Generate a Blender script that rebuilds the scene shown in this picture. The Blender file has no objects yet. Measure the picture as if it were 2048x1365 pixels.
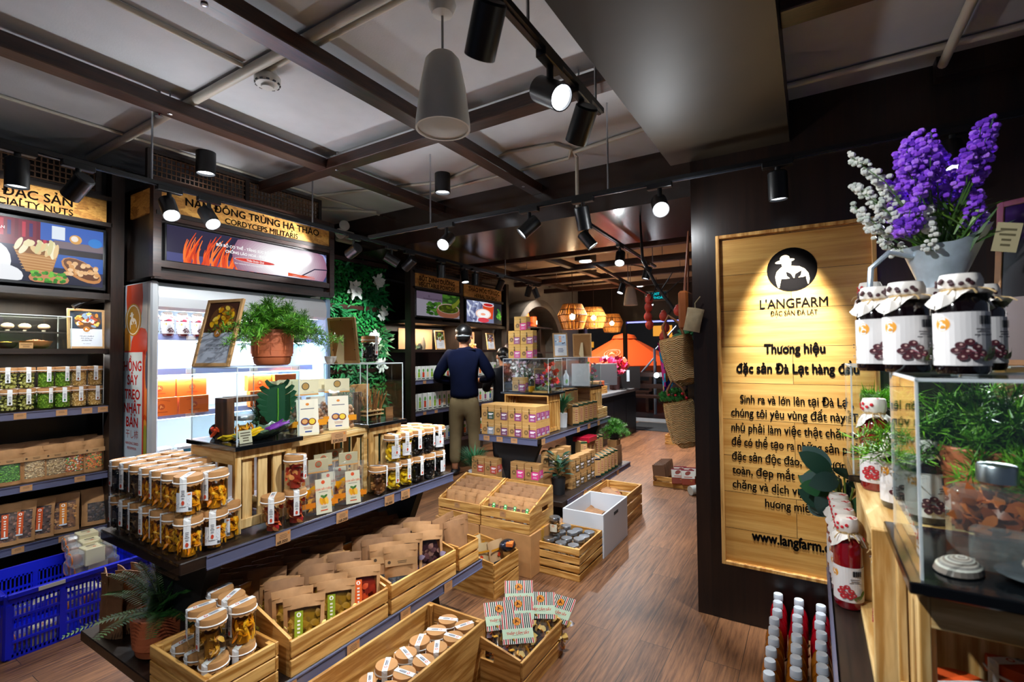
import bpy, bmesh, math, random
from mathutils import Vector, Matrix, Euler
PI = math.pi
rnd = random.Random(11)
sc = bpy.context.scene
COL = sc.collection

# ------------------------------------------------------------------ camera, world, exposure
EYE = Vector((0.0, 0.0, 1.42))
cam_r = Vector((0.85187491, 0.52365415, -0.00977047))
cam_u = Vector((0.02175573, -0.01674077, 0.99962315))
cam_f = Vector((-0.52329324, 0.85176645, 0.02565353))
FPX = 973.6
cam = bpy.data.cameras.new('camera')
cam.sensor_width = 36.0
cam.lens = FPX * 36.0 / 2048.0
cam.clip_start = 0.02
cam.dof.use_dof = True
cam.dof.focus_distance = 2.6
cam.dof.aperture_fstop = 4.0
camo = bpy.data.objects.new('camera', cam)
COL.objects.link(camo)
camo.matrix_world = Matrix(((cam_r.x, cam_u.x, -cam_f.x, EYE.x), (cam_r.y, cam_u.y, -cam_f.y, EYE.y), (cam_r.z, cam_u.z, -cam_f.z, EYE.z), (0, 0, 0, 1)))
sc.camera = camo

world = bpy.data.worlds.new('world')
sc.world = world
world.use_nodes = True
bg = world.node_tree.nodes['Background']
bg.inputs[0].default_value = (0.42, 0.52, 0.75, 1)
bg.inputs[1].default_value = 0.075
sc.view_settings.view_transform = 'Standard'
sc.view_settings.look = 'None'
sc.view_settings.gamma = 1.0
sc.view_settings.use_curve_mapping = False
sc.view_settings.exposure = 0.85
cy = sc.cycles
cy.max_bounces = 7
cy.diffuse_bounces = 3
cy.glossy_bounces = 3
cy.transmission_bounces = 5
cy.transparent_max_bounces = 26
cy.caustics_reflective = False
cy.caustics_refractive = False
cy.sample_clamp_indirect = 4.0
cy.use_denoising = True
cy.adaptive_threshold = 0.02


def G(px, py, x=None, y=None, z=None):
 """A point of the room: along the sight line (px, py) of the photograph on the plane x=, y= or z=."""
 d = cam_r * ((px - 1024) / FPX) + cam_u * (-(py - 682.5) / FPX) + cam_f
 t = x / d.x if x is not None else (y / d.y if y is not None else (z - 1.42) / d.z)
 return EYE + d * t


def spot_light(loc, target, power, angle=40, color=(1, 1, 1), blend=0.6, radius=0.025):
 l = bpy.data.lights.new('spot_beam', 'SPOT')
 l.energy = power
 l.spot_size = math.radians(angle)
 l.spot_blend = blend
 l.color = color
 l.shadow_soft_size = radius
 o = bpy.data.objects.new('spot_beam', l)
 COL.objects.link(o)
 o.location = loc
 o.rotation_euler = (Vector(target) - Vector(loc)).to_track_quat('-Z', 'Y').to_euler()
 return o


def point_light(loc, power, color=(1, 1, 1), radius=0.05):
 l = bpy.data.lights.new('bulb_light', 'POINT')
 l.energy = power
 l.color = color
 l.shadow_soft_size = radius
 o = bpy.data.objects.new('bulb_light', l)
 COL.objects.link(o)
 o.location = loc
 return o


def area_light(loc, rot, sx, sy, power, color=(1, 1, 1)):
 l = bpy.data.lights.new('area_lamp', 'AREA')
 l.shape = 'RECTANGLE'
 l.size, l.size_y = sx, sy
 l.energy = power
 l.color = color
 o = bpy.data.objects.new('area_lamp', l)
 COL.objects.link(o)
 o.location = loc
 o.rotation_euler = rot
 return o


COOL = (0.93, 0.97, 1.0)
WARM = (1.0, 0.72, 0.42)
# ------------------------------------------------------------------ helpers
def lin(h):
 if not isinstance(h, str):
  return tuple(h)
 o = []
 for i in (0, 2, 4):
  c = int(h[i:i + 2], 16) / 255.0
  o.append(c / 12.92 if c <= 0.04045 else ((c + 0.055) / 1.055) ** 2.4)
 return tuple(o)


def tr(x=0, y=0, z=0):
 return Matrix.Translation((x, y, z))


def ROT(ax, deg):
 return Matrix.Rotation(math.radians(deg), 4, ax)


# frames for flat prints: x right, y up, z out
FRONT = Matrix(((1, 0, 0, 0), (0, 0, -1, 0), (0, 1, 0, 0), (0, 0, 0, 1)))      # faces -Y
SIDE = Matrix(((0, 0, 1, 0), (1, 0, 0, 0), (0, 1, 0, 0), (0, 0, 0, 1)))        # faces +X
LEFTF = Matrix(((0, 0, -1, 0), (-1, 0, 0, 0), (0, 1, 0, 0), (0, 0, 0, 1)))     # faces -X


class MB:
 def __init__(s):
  s.v, s.f, s.m, s.sm, s.c = [], [], [], [], []

 def add(s, vs, fs, m=0, smooth=False, T=None, col=None):
  b = len(s.v)
  if T is not None:
   vs = [T @ Vector(p) for p in vs]
  s.v.extend([tuple(p) for p in vs])
  for f in fs:
   s.f.append([b + i for i in f])
   s.m.append(m)
   s.sm.append(smooth)
   s.c.append(col)

 def box(s, c, d, m=0, T=None, bevel=0.0, rz=0, col=None, taper=1.0):
  x, y, z = d[0] / 2, d[1] / 2, d[2] / 2
  M_ = tr(*c)
  if rz:
   M_ = M_ @ ROT('Z', rz)
  if T is not None:
   M_ = T @ M_
  if bevel <= 0:
   t = taper
   vs = [(-x, -y, -z), (x, -y, -z), (x, y, -z), (-x, y, -z), (-x * t, -y * t, z), (x * t, -y * t, z), (x * t, y * t, z), (-x * t, y * t, z)]
   fs = [(0, 3, 2, 1), (4, 5, 6, 7), (0, 1, 5, 4), (1, 2, 6, 5), (2, 3, 7, 6), (3, 0, 4, 7)]
  else:
   b = min(bevel, x * .45, y * .45, z * .45)
   vs, idx = [], {}
   for sx in (-1, 1):
    for sy in (-1, 1):
     for sz in (-1, 1):
      for k in range(3):
       p = [sx * (x - b), sy * (y - b), sz * (z - b)]
       p[k] += (sx, sy, sz)[k] * b
       idx[(sx, sy, sz, k)] = len(vs)
       vs.append(tuple(p))
   fs = []
   I = lambda a, b_, c_, k: idx[(a, b_, c_, k)]
   for q in (-1, 1):
    fs.append([I(q, -1, -1, 0), I(q, 1, -1, 0), I(q, 1, 1, 0), I(q, -1, 1, 0)][::q])
    fs.append([I(-1, q, -1, 1), I(-1, q, 1, 1), I(1, q, 1, 1), I(1, q, -1, 1)][::q])
    fs.append([I(-1, -1, q, 2), I(1, -1, q, 2), I(1, 1, q, 2), I(-1, 1, q, 2)][::q])
   for a in (-1, 1):
    for c_ in (-1, 1):
     fs.append([I(a, c_, -1, 0), I(a, c_, 1, 0), I(a, c_, 1, 1), I(a, c_, -1, 1)][::-a * c_])
     fs.append([I(a, -1, c_, 0), I(a, 1, c_, 0), I(a, 1, c_, 2), I(a, -1, c_, 2)][::a * c_])
     fs.append([I(-1, a, c_, 1), I(1, a, c_, 1), I(1, a, c_, 2), I(-1, a, c_, 2)][::-a * c_])
     for e in (-1, 1):
      fs.append([I(a, c_, e, 0), I(a, c_, e, 1), I(a, c_, e, 2)][::a * c_ * e])
  s.add(vs, fs, m, False, M_, col)
  return s

 def lathe(s, prof, m=0, seg=20, c=(0, 0, 0), T=None, smooth=True, col=None, sx=1, sy=1):
  vs, fs = [], []
  n = len(prof)
  for r, z in prof:
   for k in range(seg):
    a = 2 * PI * k / seg
    vs.append((c[0] + r * math.cos(a) * sx, c[1] + r * math.sin(a) * sy, c[2] + z))
  for i in range(n - 1):
   for k in range(seg):
    k2 = (k + 1) % seg
    fs.append((i * seg + k, i * seg + k2, (i + 1) * seg + k2, (i + 1) * seg + k))
  if prof[0][0] > 1e-5:
   fs.append(tuple(range(seg))[::-1])
  if prof[-1][0] > 1e-5:
   fs.append(tuple((n - 1) * seg + k for k in range(seg)))
  s.add(vs, fs, m, smooth, T, col)
  return s

 def openlathe(s, prof, m=0, seg=20, c=(0, 0, 0), T=None, col=None):
  vs, fs = [], []
  for r, z in prof:
   for k in range(seg):
    a = 2 * PI * k / seg
    vs.append((c[0] + r * math.cos(a), c[1] + r * math.sin(a), c[2] + z))
  for i in range(len(prof) - 1):
   for k in range(seg):
    k2 = (k + 1) % seg
    fs.append((i * seg + k, i * seg + k2, (i + 1) * seg + k2, (i + 1) * seg + k))
  s.add(vs, fs, m, True, T, col)
  return s

 def tube(s, pts, r, m=0, seg=8, T=None, closed=False, col=None):
  pts = [Vector(p) for p in pts]
  n = len(pts)
  rs = list(r) if isinstance(r, (list, tuple)) else [r] * n
  vs, fs = [], []
  up = None
  for i, p in enumerate(pts):
   a = pts[i - 1] if (i > 0 or closed) else p
   b = pts[(i + 1) % n] if (i < n - 1 or closed) else p
   t = (b - a)
   if t.length < 1e-9:
    t = Vector((0, 0, 1))
   t.normalize()
   if up is None:
    up = t.orthogonal().normalized()
   else:
    up = up - t * up.dot(t)
    up = up.normalized() if up.length > 1e-6 else t.orthogonal().normalized()
   w = t.cross(up)
   for k in range(seg):
    q = 2 * PI * k / seg
    vs.append(p + (up * math.cos(q) + w * math.sin(q)) * rs[i])
  for i in range(n if closed else n - 1):
   j = (i + 1) % n
   for k in range(seg):
    k2 = (k + 1) % seg
    fs.append((i * seg + k, i * seg + k2, j * seg + k2, j * seg + k))
  if not closed:
   fs.append(tuple(range(seg))[::-1])
   fs.append(tuple((n - 1) * seg + k for k in range(seg)))
  s.add(vs, fs, m, seg > 4, T, col)
  return s

 def cyl(s, p0, p1, r, m=0, seg=12, r2=None, T=None, col=None):
  return s.tube([p0, p1], [r, r if r2 is None else r2], m, seg, T, False, col)

 def prism(s, poly, d, m=0, T=None, col=None, smooth=False):
  n = len(poly)
  vs = [(p[0], p[1], 0) for p in poly] + [(p[0], p[1], d) for p in poly]
  fs = [tuple(range(n))[::-1], tuple(range(n, 2 * n))] + [(i, (i + 1) % n, n + (i + 1) % n, n + i) for i in range(n)]
  s.add(vs, fs, m, smooth, T, col)
  return s

 def sphere(s, c, r, m=0, seg=10, rings=7, T=None, col=None):
  if not isinstance(r, (tuple, list)):
   r = (r, r, r)
  vs = [(0, 0, -1)]
  fs = []
  for i in range(1, rings):
   a = -PI / 2 + PI * i / rings
   for k in range(seg):
    b = 2 * PI * k / seg
    vs.append((math.cos(a) * math.cos(b), math.cos(a) * math.sin(b), math.sin(a)))
  vs.append((0, 0, 1))
  for k in range(seg):
   k2 = (k + 1) % seg
   fs.append((0, 1 + k2, 1 + k))
   for i in range(rings - 2):
    o = 1 + i * seg
    fs.append((o + k, o + k2, o + seg + k2, o + seg + k))
   o = 1 + (rings - 2) * seg
   fs.append((o + k, o + k2, len(vs) - 1))
  vs = [(c[0] + p[0] * r[0], c[1] + p[1] * r[1], c[2] + p[2] * r[2]) for p in vs] if T is None else [T @ Vector((p[0] * r[0], p[1] * r[1], p[2] * r[2])) + Vector(c) for p in vs]
  s.add(vs, fs, m, True, None, col)
  return s

 def quad(s, a, b, c, d, m=0, col=None, smooth=False, T=None):
  s.add([a, b, c, d], [(0, 1, 2, 3)], m, smooth, T, col)
  return s

 def leaf(s, p, d, n, L, w, m=0, bend=0.3, k=4, col=None, shape=None):
  """a bent blade from p along d, its face towards n"""
  p, d, n = Vector(p), Vector(d).normalized(), Vector(n)
  side = d.cross(n)
  if side.length < 1e-4:
   side = d.orthogonal()
  side.normalize()
  n = side.cross(d).normalized()
  vs, fs = [], []
  for i in range(k + 1):
   t = i / k
   ww = w * (math.sin(PI * min(1, t * .92 + .08)) ** .7 if shape is None else shape(t)) / 2
   q = p + d * (L * t) - n * (bend * L * t * t)
   vs += [q - side * ww, q + side * ww]
  for i in range(k):
   fs.append((2 * i, 2 * i + 1, 2 * i + 3, 2 * i + 2))
  s.add(vs, fs, m, True, None, col)
  return s

 def build(s, name, mats, parent=None, label=None, loc=None, rot=None):
  me = bpy.data.meshes.new(name)
  me.from_pydata(s.v, [], s.f)
  if not isinstance(mats, (list, tuple)):
   mats = [mats]
  for a in mats:
   me.materials.append(a)
  me.polygons.foreach_set('material_index', s.m)
  me.polygons.foreach_set('use_smooth', s.sm)
  if any(c is not None for c in s.c):
   at = me.color_attributes.new('Col', 'FLOAT_COLOR', 'CORNER')
   buf = []
   for f, c in zip(s.f, s.c):
    buf += (list(lin(c)) + [1.0] if c is not None else [1, 1, 1, 1]) * len(f)
   at.data.foreach_set('color', buf)
  if getattr(s, 'weld', False):
   bm = bmesh.new()
   bm.from_mesh(me)
   bmesh.ops.remove_doubles(bm, verts=bm.verts, dist=2e-5)
   bm.to_mesh(me)
   bm.free()
  if any(s.sm):
   me.set_sharp_from_angle(angle=0.75)
  me.update()
  o = bpy.data.objects.new(name, me)
  COL.objects.link(o)
  if parent is not None:
   o.parent = parent
  if loc is not None:
   o.location = loc
  if rot is not None:
   o.rotation_euler = rot
  if label:
   o['label'] = label
  return o


_tc = {}
HORN = dict(zip('ơờớởợỡưừứửữựƠỜỚỢƯỪỨỰỠỮ', 'oòóỏọõuùúủũụOÒÓỌUÙÚỤÕŨ'))


def text_geo(body, size, bold=0.0, sx=1.0, align='CENTER', shear=0.0, spacing=1.0, line=1.0):
 key = (body, size, bold, sx, align, shear, spacing, line)
 if key not in _tc:
  c = bpy.data.curves.new('lettering', 'FONT')
  c.body, c.size, c.align_x, c.shear, c.space_character, c.space_line = body, size, align, shear, spacing, line
  c.resolution_u = 3
  c.fill_mode = 'FRONT'
  o = bpy.data.objects.new('lettering', c)
  # horned vowels: plain vowel plus a drawn horn
  plain = ''.join(HORN.get(ch, ch) for ch in body)
  horns = []
  for i, ch in enumerate(body):
   if ch in HORN:
    c.body = plain[:i + 1]
    c.align_x = 'LEFT'
    m0 = bpy.data.meshes.new_from_object(o)
    horns.append((max(v.co.x for v in m0.vertices), ch in 'ơờớởợỡƠỜỚỢỠ', ch.isupper()))
    bpy.data.meshes.remove(m0)
  c.body = plain
  c.align_x = 'LEFT'
  m0 = bpy.data.meshes.new_from_object(o)
  xa, xb = min(v.co.x for v in m0.vertices), max(v.co.x for v in m0.vertices)
  bpy.data.meshes.remove(m0)
  c.align_x = align
  me = bpy.data.meshes.new_from_object(o)
  sh = min(v.co.x for v in me.vertices) - xa
  vs, fs, n = [], [], len(me.vertices)
  k = bold * size
  for i, (dx, dy) in enumerate(((0, 0), (k, 0), (-k, 0), (0, k), (0, -k)) if bold else ((0, 0),)):
   vs += [(v.co.x * sx + dx, v.co.y + dy, i * 4e-5) for v in me.vertices]
   fs += [tuple(a + i * n for a in p.vertices) for p in me.polygons]
  for xr, rnd_, cap in horns:
   b0, e, y0 = len(vs), size, (.66 if cap else .44) * size
   x0 = (xr + sh) * sx - (.09 if rnd_ else .05) * e
   vs += [(x0, y0, 2e-4), (x0 + .10 * e, y0 + .02 * e, 2e-4), (x0 + .17 * e, y0 + .14 * e, 2e-4), (x0 + .09 * e, y0 + .15 * e, 2e-4), (x0 + .08 * e, y0 + .09 * e, 2e-4), (x0, y0 + .07 * e, 2e-4)]
   fs.append(tuple(range(b0, b0 + 6)))
  _tc[key] = (vs, fs)
  bpy.data.objects.remove(o)
  bpy.data.curves.remove(c)
  bpy.data.meshes.remove(me)
 return _tc[key]


class Pic:
 """a flat printed picture; every shape is a thin layer above the one before"""
 def __init__(s, step=0.0001):
  s.b, s.z, s.step = MB(), 0.0002, 0.0001

 def up(s):
  s.z += s.step
  return s.z

 def poly(s, pts, col):
  z = s.up()
  s.b.add([(p[0], p[1], z) for p in pts], [tuple(range(len(pts)))], 0, False, None, col)
  return s

 def rect(s, x, y, w, h, col, a=0, nx=1):
  z = s.up()
  ca, sa = math.cos(a), math.sin(a)
  vs, fs = [], []
  for i in range(nx + 1):
   for j in (0, 1):
    u, v = -w / 2 + w * i / nx, -h / 2 + h * j
    vs.append((x + u * ca - v * sa, y + u * sa + v * ca, z))
  for i in range(nx):
   fs.append((2 * i, 2 * i + 2, 2 * i + 3, 2 * i + 1))
  s.b.add(vs, fs, 0, False, None, col)
  return s

 def ell(s, x, y, rx, ry, col, a=0, n=16, a0=0, a1=2 * PI):
  z = s.up()
  ca, sa = math.cos(a), math.sin(a)
  pts = []
  for k in range(n + (1 if a1 - a0 < 6.28 else 0)):
   t = a0 + (a1 - a0) * k / n
   u, v = rx * math.cos(t), ry * math.sin(t)
   pts.append((x + u * ca - v * sa, y + u * sa + v * ca, z))
  s.b.add(pts, [tuple(range(len(pts)))], 0, False, None, col)
  return s

 def ring(s, x, y, r0, r1, col, n=20):
  z = s.up()
  vs = []
  for k in range(n):
   t = 2 * PI * k / n
   vs += [(x + r0 * math.cos(t), y + r0 * math.sin(t), z), (x + r1 * math.cos(t), y + r1 * math.sin(t), z)]
  s.b.add(vs, [(2 * k, 2 * k + 1, (2 * k + 3) % (2 * n), (2 * k + 2) % (2 * n)) for k in range(n)], 0, False, None, col)
  return s

 def line(s, pts, w, col, taper=False):
  z = s.up()
  vs = []
  n = len(pts)
  for i, p in enumerate(pts):
   a, b = pts[max(0, i - 1)], pts[min(n - 1, i + 1)]
   dx, dy = b[0] - a[0], b[1] - a[1]
   L = math.hypot(dx, dy) or 1
   ww = w / 2 * ((1 - .8 * i / (n - 1)) if taper else 1)
   vs += [(p[0] - dy / L * ww, p[1] + dx / L * ww, z), (p[0] + dy / L * ww, p[1] - dx / L * ww, z)]
  s.b.add(vs, [(2 * i + 1, 2 * i + 3, 2 * i + 2, 2 * i) for i in range(n - 1)], 0, False, None, col)
  return s

 def text(s, body, x, y, size, col, **k):
  z = s.up()
  vs, fs = text_geo(body, size, **k)
  s.b.add([(x + p[0], y + p[1], z + p[2]) for p in vs], fs, 0, False, None, col)
  return s

 def lines(s, x, y, w, h, n, col, seed=1):
  """n lines of small print"""
  q = random.Random(seed)
  for i in range(n):
   ww = w * q.uniform(.55, 1)
   s.rect(x, y + h / 2 - h * (i + .5) / n, ww, h / n * .42, col)
  return s

 def emblem(s, x, y, r, dark, light):
  """round farmer emblem: hat, shoulders, basket and two leaves"""
  s.ell(x, y, r, r, dark, n=36)
  P_ = lambda pts, c: s.poly([(x + r * a, y + r * b) for a, b in pts], c)
  P_([(-.62, -.58), (-.66, -.3), (-.6, -.08), (-.46, .08), (-.34, .18), (-.36, .3), (-.1, .3), (-.06, .2), (.0, .16), (.3, .12), (.52, -.02), (.66, -.22), (.7, -.48), (.66, -.7), (.62, -.7), (.55, -.38), (-.42, -.42), (-.5, -.82), (-.56, -.8)], light)
  s.ell(x - r * .2, y + r * .3, r * .2, r * .24, light)
  s.ell(x - r * .26, y + r * .4, r * .4, r * .09, light, a=.14)
  s.ell(x - r * .26, y + r * .52, r * .2, r * .16, light, a=.14)
  P_([(-.4, -.46), (-.1, -.5), (.2, -.5), (.56, -.34), (.58, -.72), (.3, -.9), (-.1, -.94), (-.38, -.84)], dark)
  P_([(.1, -.46), (-.02, -.2), (-.22, -.08), (-.2, -.28), (-.06, -.42)], dark)
  P_([(.1, -.46), (.14, -.22), (.4, -.08), (.36, -.3), (.22, -.42)], dark)
  return s

 def build(s, name, mat_, parent=None, T=None, bend=None, label=None):
  if bend:  # wrap round a vertical cylinder of that radius whose front is at -Y
   s.b.v = [((bend + z) * math.sin(x / bend), -(bend + z) * math.cos(x / bend), y) for x, y, z in s.b.v]
  if T is not None:
   s.b.v = [tuple(T @ Vector(p)) for p in s.b.v]
  return s.b.build(name, mat_, parent, label)


def tag(o, label, cat=None, group=None, kind=None):
 o['label'] = label
 if cat:
  o['category'] = cat
 if group:
  o['group'] = group
 if kind:
  o['kind'] = kind
 return o


def thing(name, label, cat, loc=(0, 0, 0), rz=0, group=None, rot=None):
 o = bpy.data.objects.new(name, None)
 o.empty_display_size = 0.05
 COL.objects.link(o)
 o.location = loc
 o.rotation_euler = rot if rot is not None else (0, 0, math.radians(rz))
 return tag(o, label, cat, group)


def struct(name, mb, mats, parent=None):
 o = mb.build(name, mats, parent)
 o['kind'] = 'structure'
 return o


def copytree(o, parent=None):
 c = o.copy()
 COL.objects.link(c)
 if parent is not None:
  c.parent = parent
 for ch in list(o.children):
  if ch.name in COL.objects:
   copytree(ch, c)
 return c


_proto = {}


def place(key, fn, loc, rz, label, group=None, rot=None, scale=None):
 """first use builds the thing, later uses copy it with all its parts"""
 if key not in _proto:
  o = _proto[key] = fn()
 else:
  o = copytree(_proto[key])
 o.location = loc
 o.rotation_euler = rot if rot is not None else (0, 0, math.radians(rz))
 if scale is not None:
  o.scale = scale if isinstance(scale, (tuple, list)) else (scale,) * 3
 o['label'] = label
 if group:
  o['group'] = group
 elif 'group' in o:
  del o['group']
 return o


ORD = ['first', 'second', 'third', 'fourth', 'fifth', 'sixth', 'seventh', 'eighth', 'ninth', 'tenth', 'eleventh', 'twelfth', 'thirteenth', 'fourteenth', 'fifteenth', 'sixteenth', 'seventeenth', 'eighteenth', 'nineteenth', 'twentieth']

# ------------------------------------------------------------------ materials
_mc = {}


def nodes(name):
 m = bpy.data.materials.new(name)
 m.use_nodes = True
 nt = m.node_tree
 b = nt.nodes['Principled BSDF']
 return m, nt, b


def M(col, rough=0.5, metal=0.0, var=0.0, scale=12.0, bump=0.0, bscale=60.0, spec=0.5, trans=0.0, coat=0.0, stretch=None):
 key = (col, rough, metal, var, scale, bump, bscale, spec, trans, coat, stretch)
 if key in _mc:
  return _mc[key]
 m, nt, b = nodes('paint_' + str(col))
 c = lin(col)
 b.inputs['Base Color'].default_value = (*c, 1)
 b.inputs['Roughness'].default_value = rough
 b.inputs['Metallic'].default_value = metal
 b.inputs['Specular IOR Level'].default_value = spec
 b.inputs['Transmission Weight'].default_value = trans
 b.inputs['Coat Weight'].default_value = coat
 if var or bump:
  tc = nt.nodes.new('ShaderNodeTexCoord')
  oi = nt.nodes.new('ShaderNodeObjectInfo')
  mp = nt.nodes.new('ShaderNodeMapping')
  nt.links.new(tc.outputs['Object'], mp.inputs['Vector'])
  nt.links.new(oi.outputs['Random'], mp.inputs['Location'])
  if stretch:
   mp.inputs['Scale'].default_value = stretch
  if var:
   n = nt.nodes.new('ShaderNodeTexNoise')
   n.inputs['Scale'].default_value = scale
   n.inputs['Detail'].default_value = 4
   nt.links.new(mp.outputs['Vector'], n.inputs['Vector'])
   r = nt.nodes.new('ShaderNodeValToRGB')
   r.color_ramp.elements[0].position = 0.3
   r.color_ramp.elements[1].position = 0.7
   r.color_ramp.elements[0].color = (*[x * (1 - var) for x in c], 1)
   r.color_ramp.elements[1].color = (*[min(1, x * (1 + var)) for x in c], 1)
   nt.links.new(n.outputs['Fac'], r.inputs['Fac'])
   nt.links.new(r.outputs['Color'], b.inputs['Base Color'])
  if bump:
   n2 = nt.nodes.new('ShaderNodeTexNoise')
   n2.inputs['Scale'].default_value = bscale
   nt.links.new(mp.outputs['Vector'], n2.inputs['Vector'])
   bp = nt.nodes.new('ShaderNodeBump')
   bp.inputs['Strength'].default_value = bump
   bp.inputs['Distance'].default_value = 0.004
   nt.links.new(n2.outputs['Fac'], bp.inputs['Height'])
   nt.links.new(bp.outputs['Normal'], b.inputs['Normal'])
 _mc[key] = m
 return m


def wood(name, c1, c2, axis, rough=0.5, fine=38.0, coat=0.0, knots=True, spec=0.5):
 """grain runs along the axis"""
 m, nt, b = nodes(name)
 L, N = nt.links.new, nt.nodes.new
 tc = N('ShaderNodeTexCoord')
 oi = N('ShaderNodeObjectInfo')
 ad = N('ShaderNodeVectorMath')
 ad.operation = 'ADD'
 ml = N('ShaderNodeVectorMath')
 ml.operation = 'SCALE'
 cb = N('ShaderNodeCombineXYZ')
 for i in range(3):
  L(oi.outputs['Random'], cb.inputs[i])
 L(cb.outputs[0], ml.inputs[0])
 ml.inputs['Scale'].default_value = 7.3
 L(tc.outputs['Object'], ad.inputs[0])
 L(ml.outputs[0], ad.inputs[1])
 mp = N('ShaderNodeMapping')
 scl = [1.0, 1.0, 1.0]
 scl[axis] = 0.09
 mp.inputs['Scale'].default_value = scl
 L(ad.outputs[0], mp.inputs['Vector'])
 n1 = N('ShaderNodeTexNoise')
 n1.inputs['Scale'].default_value = 7.0
 n1.inputs['Detail'].default_value = 2
 L(mp.outputs[0], n1.inputs['Vector'])
 mm = N('ShaderNodeMath')
 mm.operation = 'MULTIPLY'
 mm.inputs[1].default_value = fine * 1.6
 L(n1.outputs['Fac'], mm.inputs[0])
 sn = N('ShaderNodeMath')
 sn.operation = 'SINE'
 L(mm.outputs[0], sn.inputs[0])
 n2 = N('ShaderNodeTexNoise')
 n2.inputs['Scale'].default_value = fine * 3
 n2.inputs['Detail'].default_value = 5
 L(mp.outputs[0], n2.inputs['Vector'])
 mx = N('ShaderNodeMath')
 mx.operation = 'MULTIPLY_ADD'
 mx.inputs[1].default_value = 0.22 if knots else 0.08
 L(sn.outputs[0], mx.inputs[0])
 L(n2.outputs['Fac'], mx.inputs[2])
 r = N('ShaderNodeValToRGB')
 r.color_ramp.elements[0].position = 0.25
 r.color_ramp.elements[1].position = 0.75
 r.color_ramp.elements[0].color = (*lin(c1), 1)
 r.color_ramp.elements[1].color = (*lin(c2), 1)
 L(mx.outputs[0], r.inputs['Fac'])
 L(r.outputs['Color'], b.inputs['Base Color'])
 b.inputs['Roughness'].default_value = rough
 b.inputs['Coat Weight'].default_value = coat
 b.inputs['Specular IOR Level'].default_value = spec
 bp = N('ShaderNodeBump')
 bp.inputs['Strength'].default_value = 0.15
 bp.inputs['Distance'].default_value = 0.002
 L(mx.outputs[0], bp.inputs['Height'])
 L(bp.outputs['Normal'], b.inputs['Normal'])
 return m


def planks(name, c1, c2, wid, length, along, rough=0.4, gap=0.004, across=0, fine=60, spec=0.5, rand=0.5):
 """boards in world axes: 'along' is the board direction, 'across' the axis over which the boards repeat"""
 m, nt, b = nodes(name)
 L, N = nt.links.new, nt.nodes.new
 tc = N('ShaderNodeTexCoord')
 sp = N('ShaderNodeSeparateXYZ')
 L(tc.outputs['Object'], sp.inputs[0])
 cb = N('ShaderNodeCombineXYZ')
 L(sp.outputs[along], cb.inputs[0])
 L(sp.outputs[across], cb.inputs[1])
 br = N('ShaderNodeTexBrick')
 br.offset = 0.37
 br.inputs['Scale'].default_value = 1.0
 br.inputs['Brick Width'].default_value = length
 br.inputs['Row Height'].default_value = wid
 br.inputs['Mortar Size'].default_value = gap
 br.inputs['Mortar Smooth'].default_value = 0.3
 br.inputs['Color1'].default_value = (0, 0, 0, 1)
 br.inputs['Color2'].default_value = (1, 1, 1, 1)
 br.inputs['Mortar'].default_value = (0.5, 0.5, 0.5, 1)
 L(cb.outputs[0], br.inputs['Vector'])
 mp = N('ShaderNodeMapping')
 s3 = [1.0, 1.0, 1.0]
 s3[along] = 0.05
 mp.inputs['Scale'].default_value = s3
 L(tc.outputs['Object'], mp.inputs['Vector'])
 av = N('ShaderNodeVectorMath')
 av.operation = 'ADD'
 L(mp.outputs[0], av.inputs[0])
 L(br.outputs['Color'], av.inputs[1])
 n = N('ShaderNodeTexNoise')
 n.inputs['Scale'].default_value = fine
 n.inputs['Detail'].default_value = 6
 n.inputs['Roughness'].default_value = 0.65
 L(av.outputs[0], n.inputs['Vector'])
 ma = N('ShaderNodeMath')
 ma.operation = 'MULTIPLY_ADD'
 ma.inputs[1].default_value = rand * 0.4
 L(br.outputs['Color'], ma.inputs[0])
 L(n.outputs['Fac'], ma.inputs[2])
 r = N('ShaderNodeValToRGB')
 r.color_ramp.elements[0].position = 0.36
 r.color_ramp.elements[1].position = 0.36 + 0.34 + rand * 0.3
 r.color_ramp.elements[0].color = (*lin(c1), 1)
 r.color_ramp.elements[1].color = (*lin(c2), 1)
 L(ma.outputs[0], r.inputs['Fac'])
 mixd = N('ShaderNodeMix')
 mixd.data_type = 'RGBA'
 L(br.outputs['Fac'], mixd.inputs[0])
 L(r.outputs['Color'], mixd.inputs[6])
 mixd.inputs[7].default_value = (0.008, 0.006, 0.005, 1)
 L(mixd.outputs[2], b.inputs['Base Color'])
 b.inputs['Roughness'].default_value = rough
 b.inputs['Specular IOR Level'].default_value = spec
 bp = N('ShaderNodeBump')
 bp.inputs['Strength'].default_value = 0.12
 bp.inputs['Distance'].default_value = 0.003
 L(n.outputs['Fac'], bp.inputs['Height'])
 L(bp.outputs['Normal'], b.inputs['Normal'])
 return m


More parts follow.
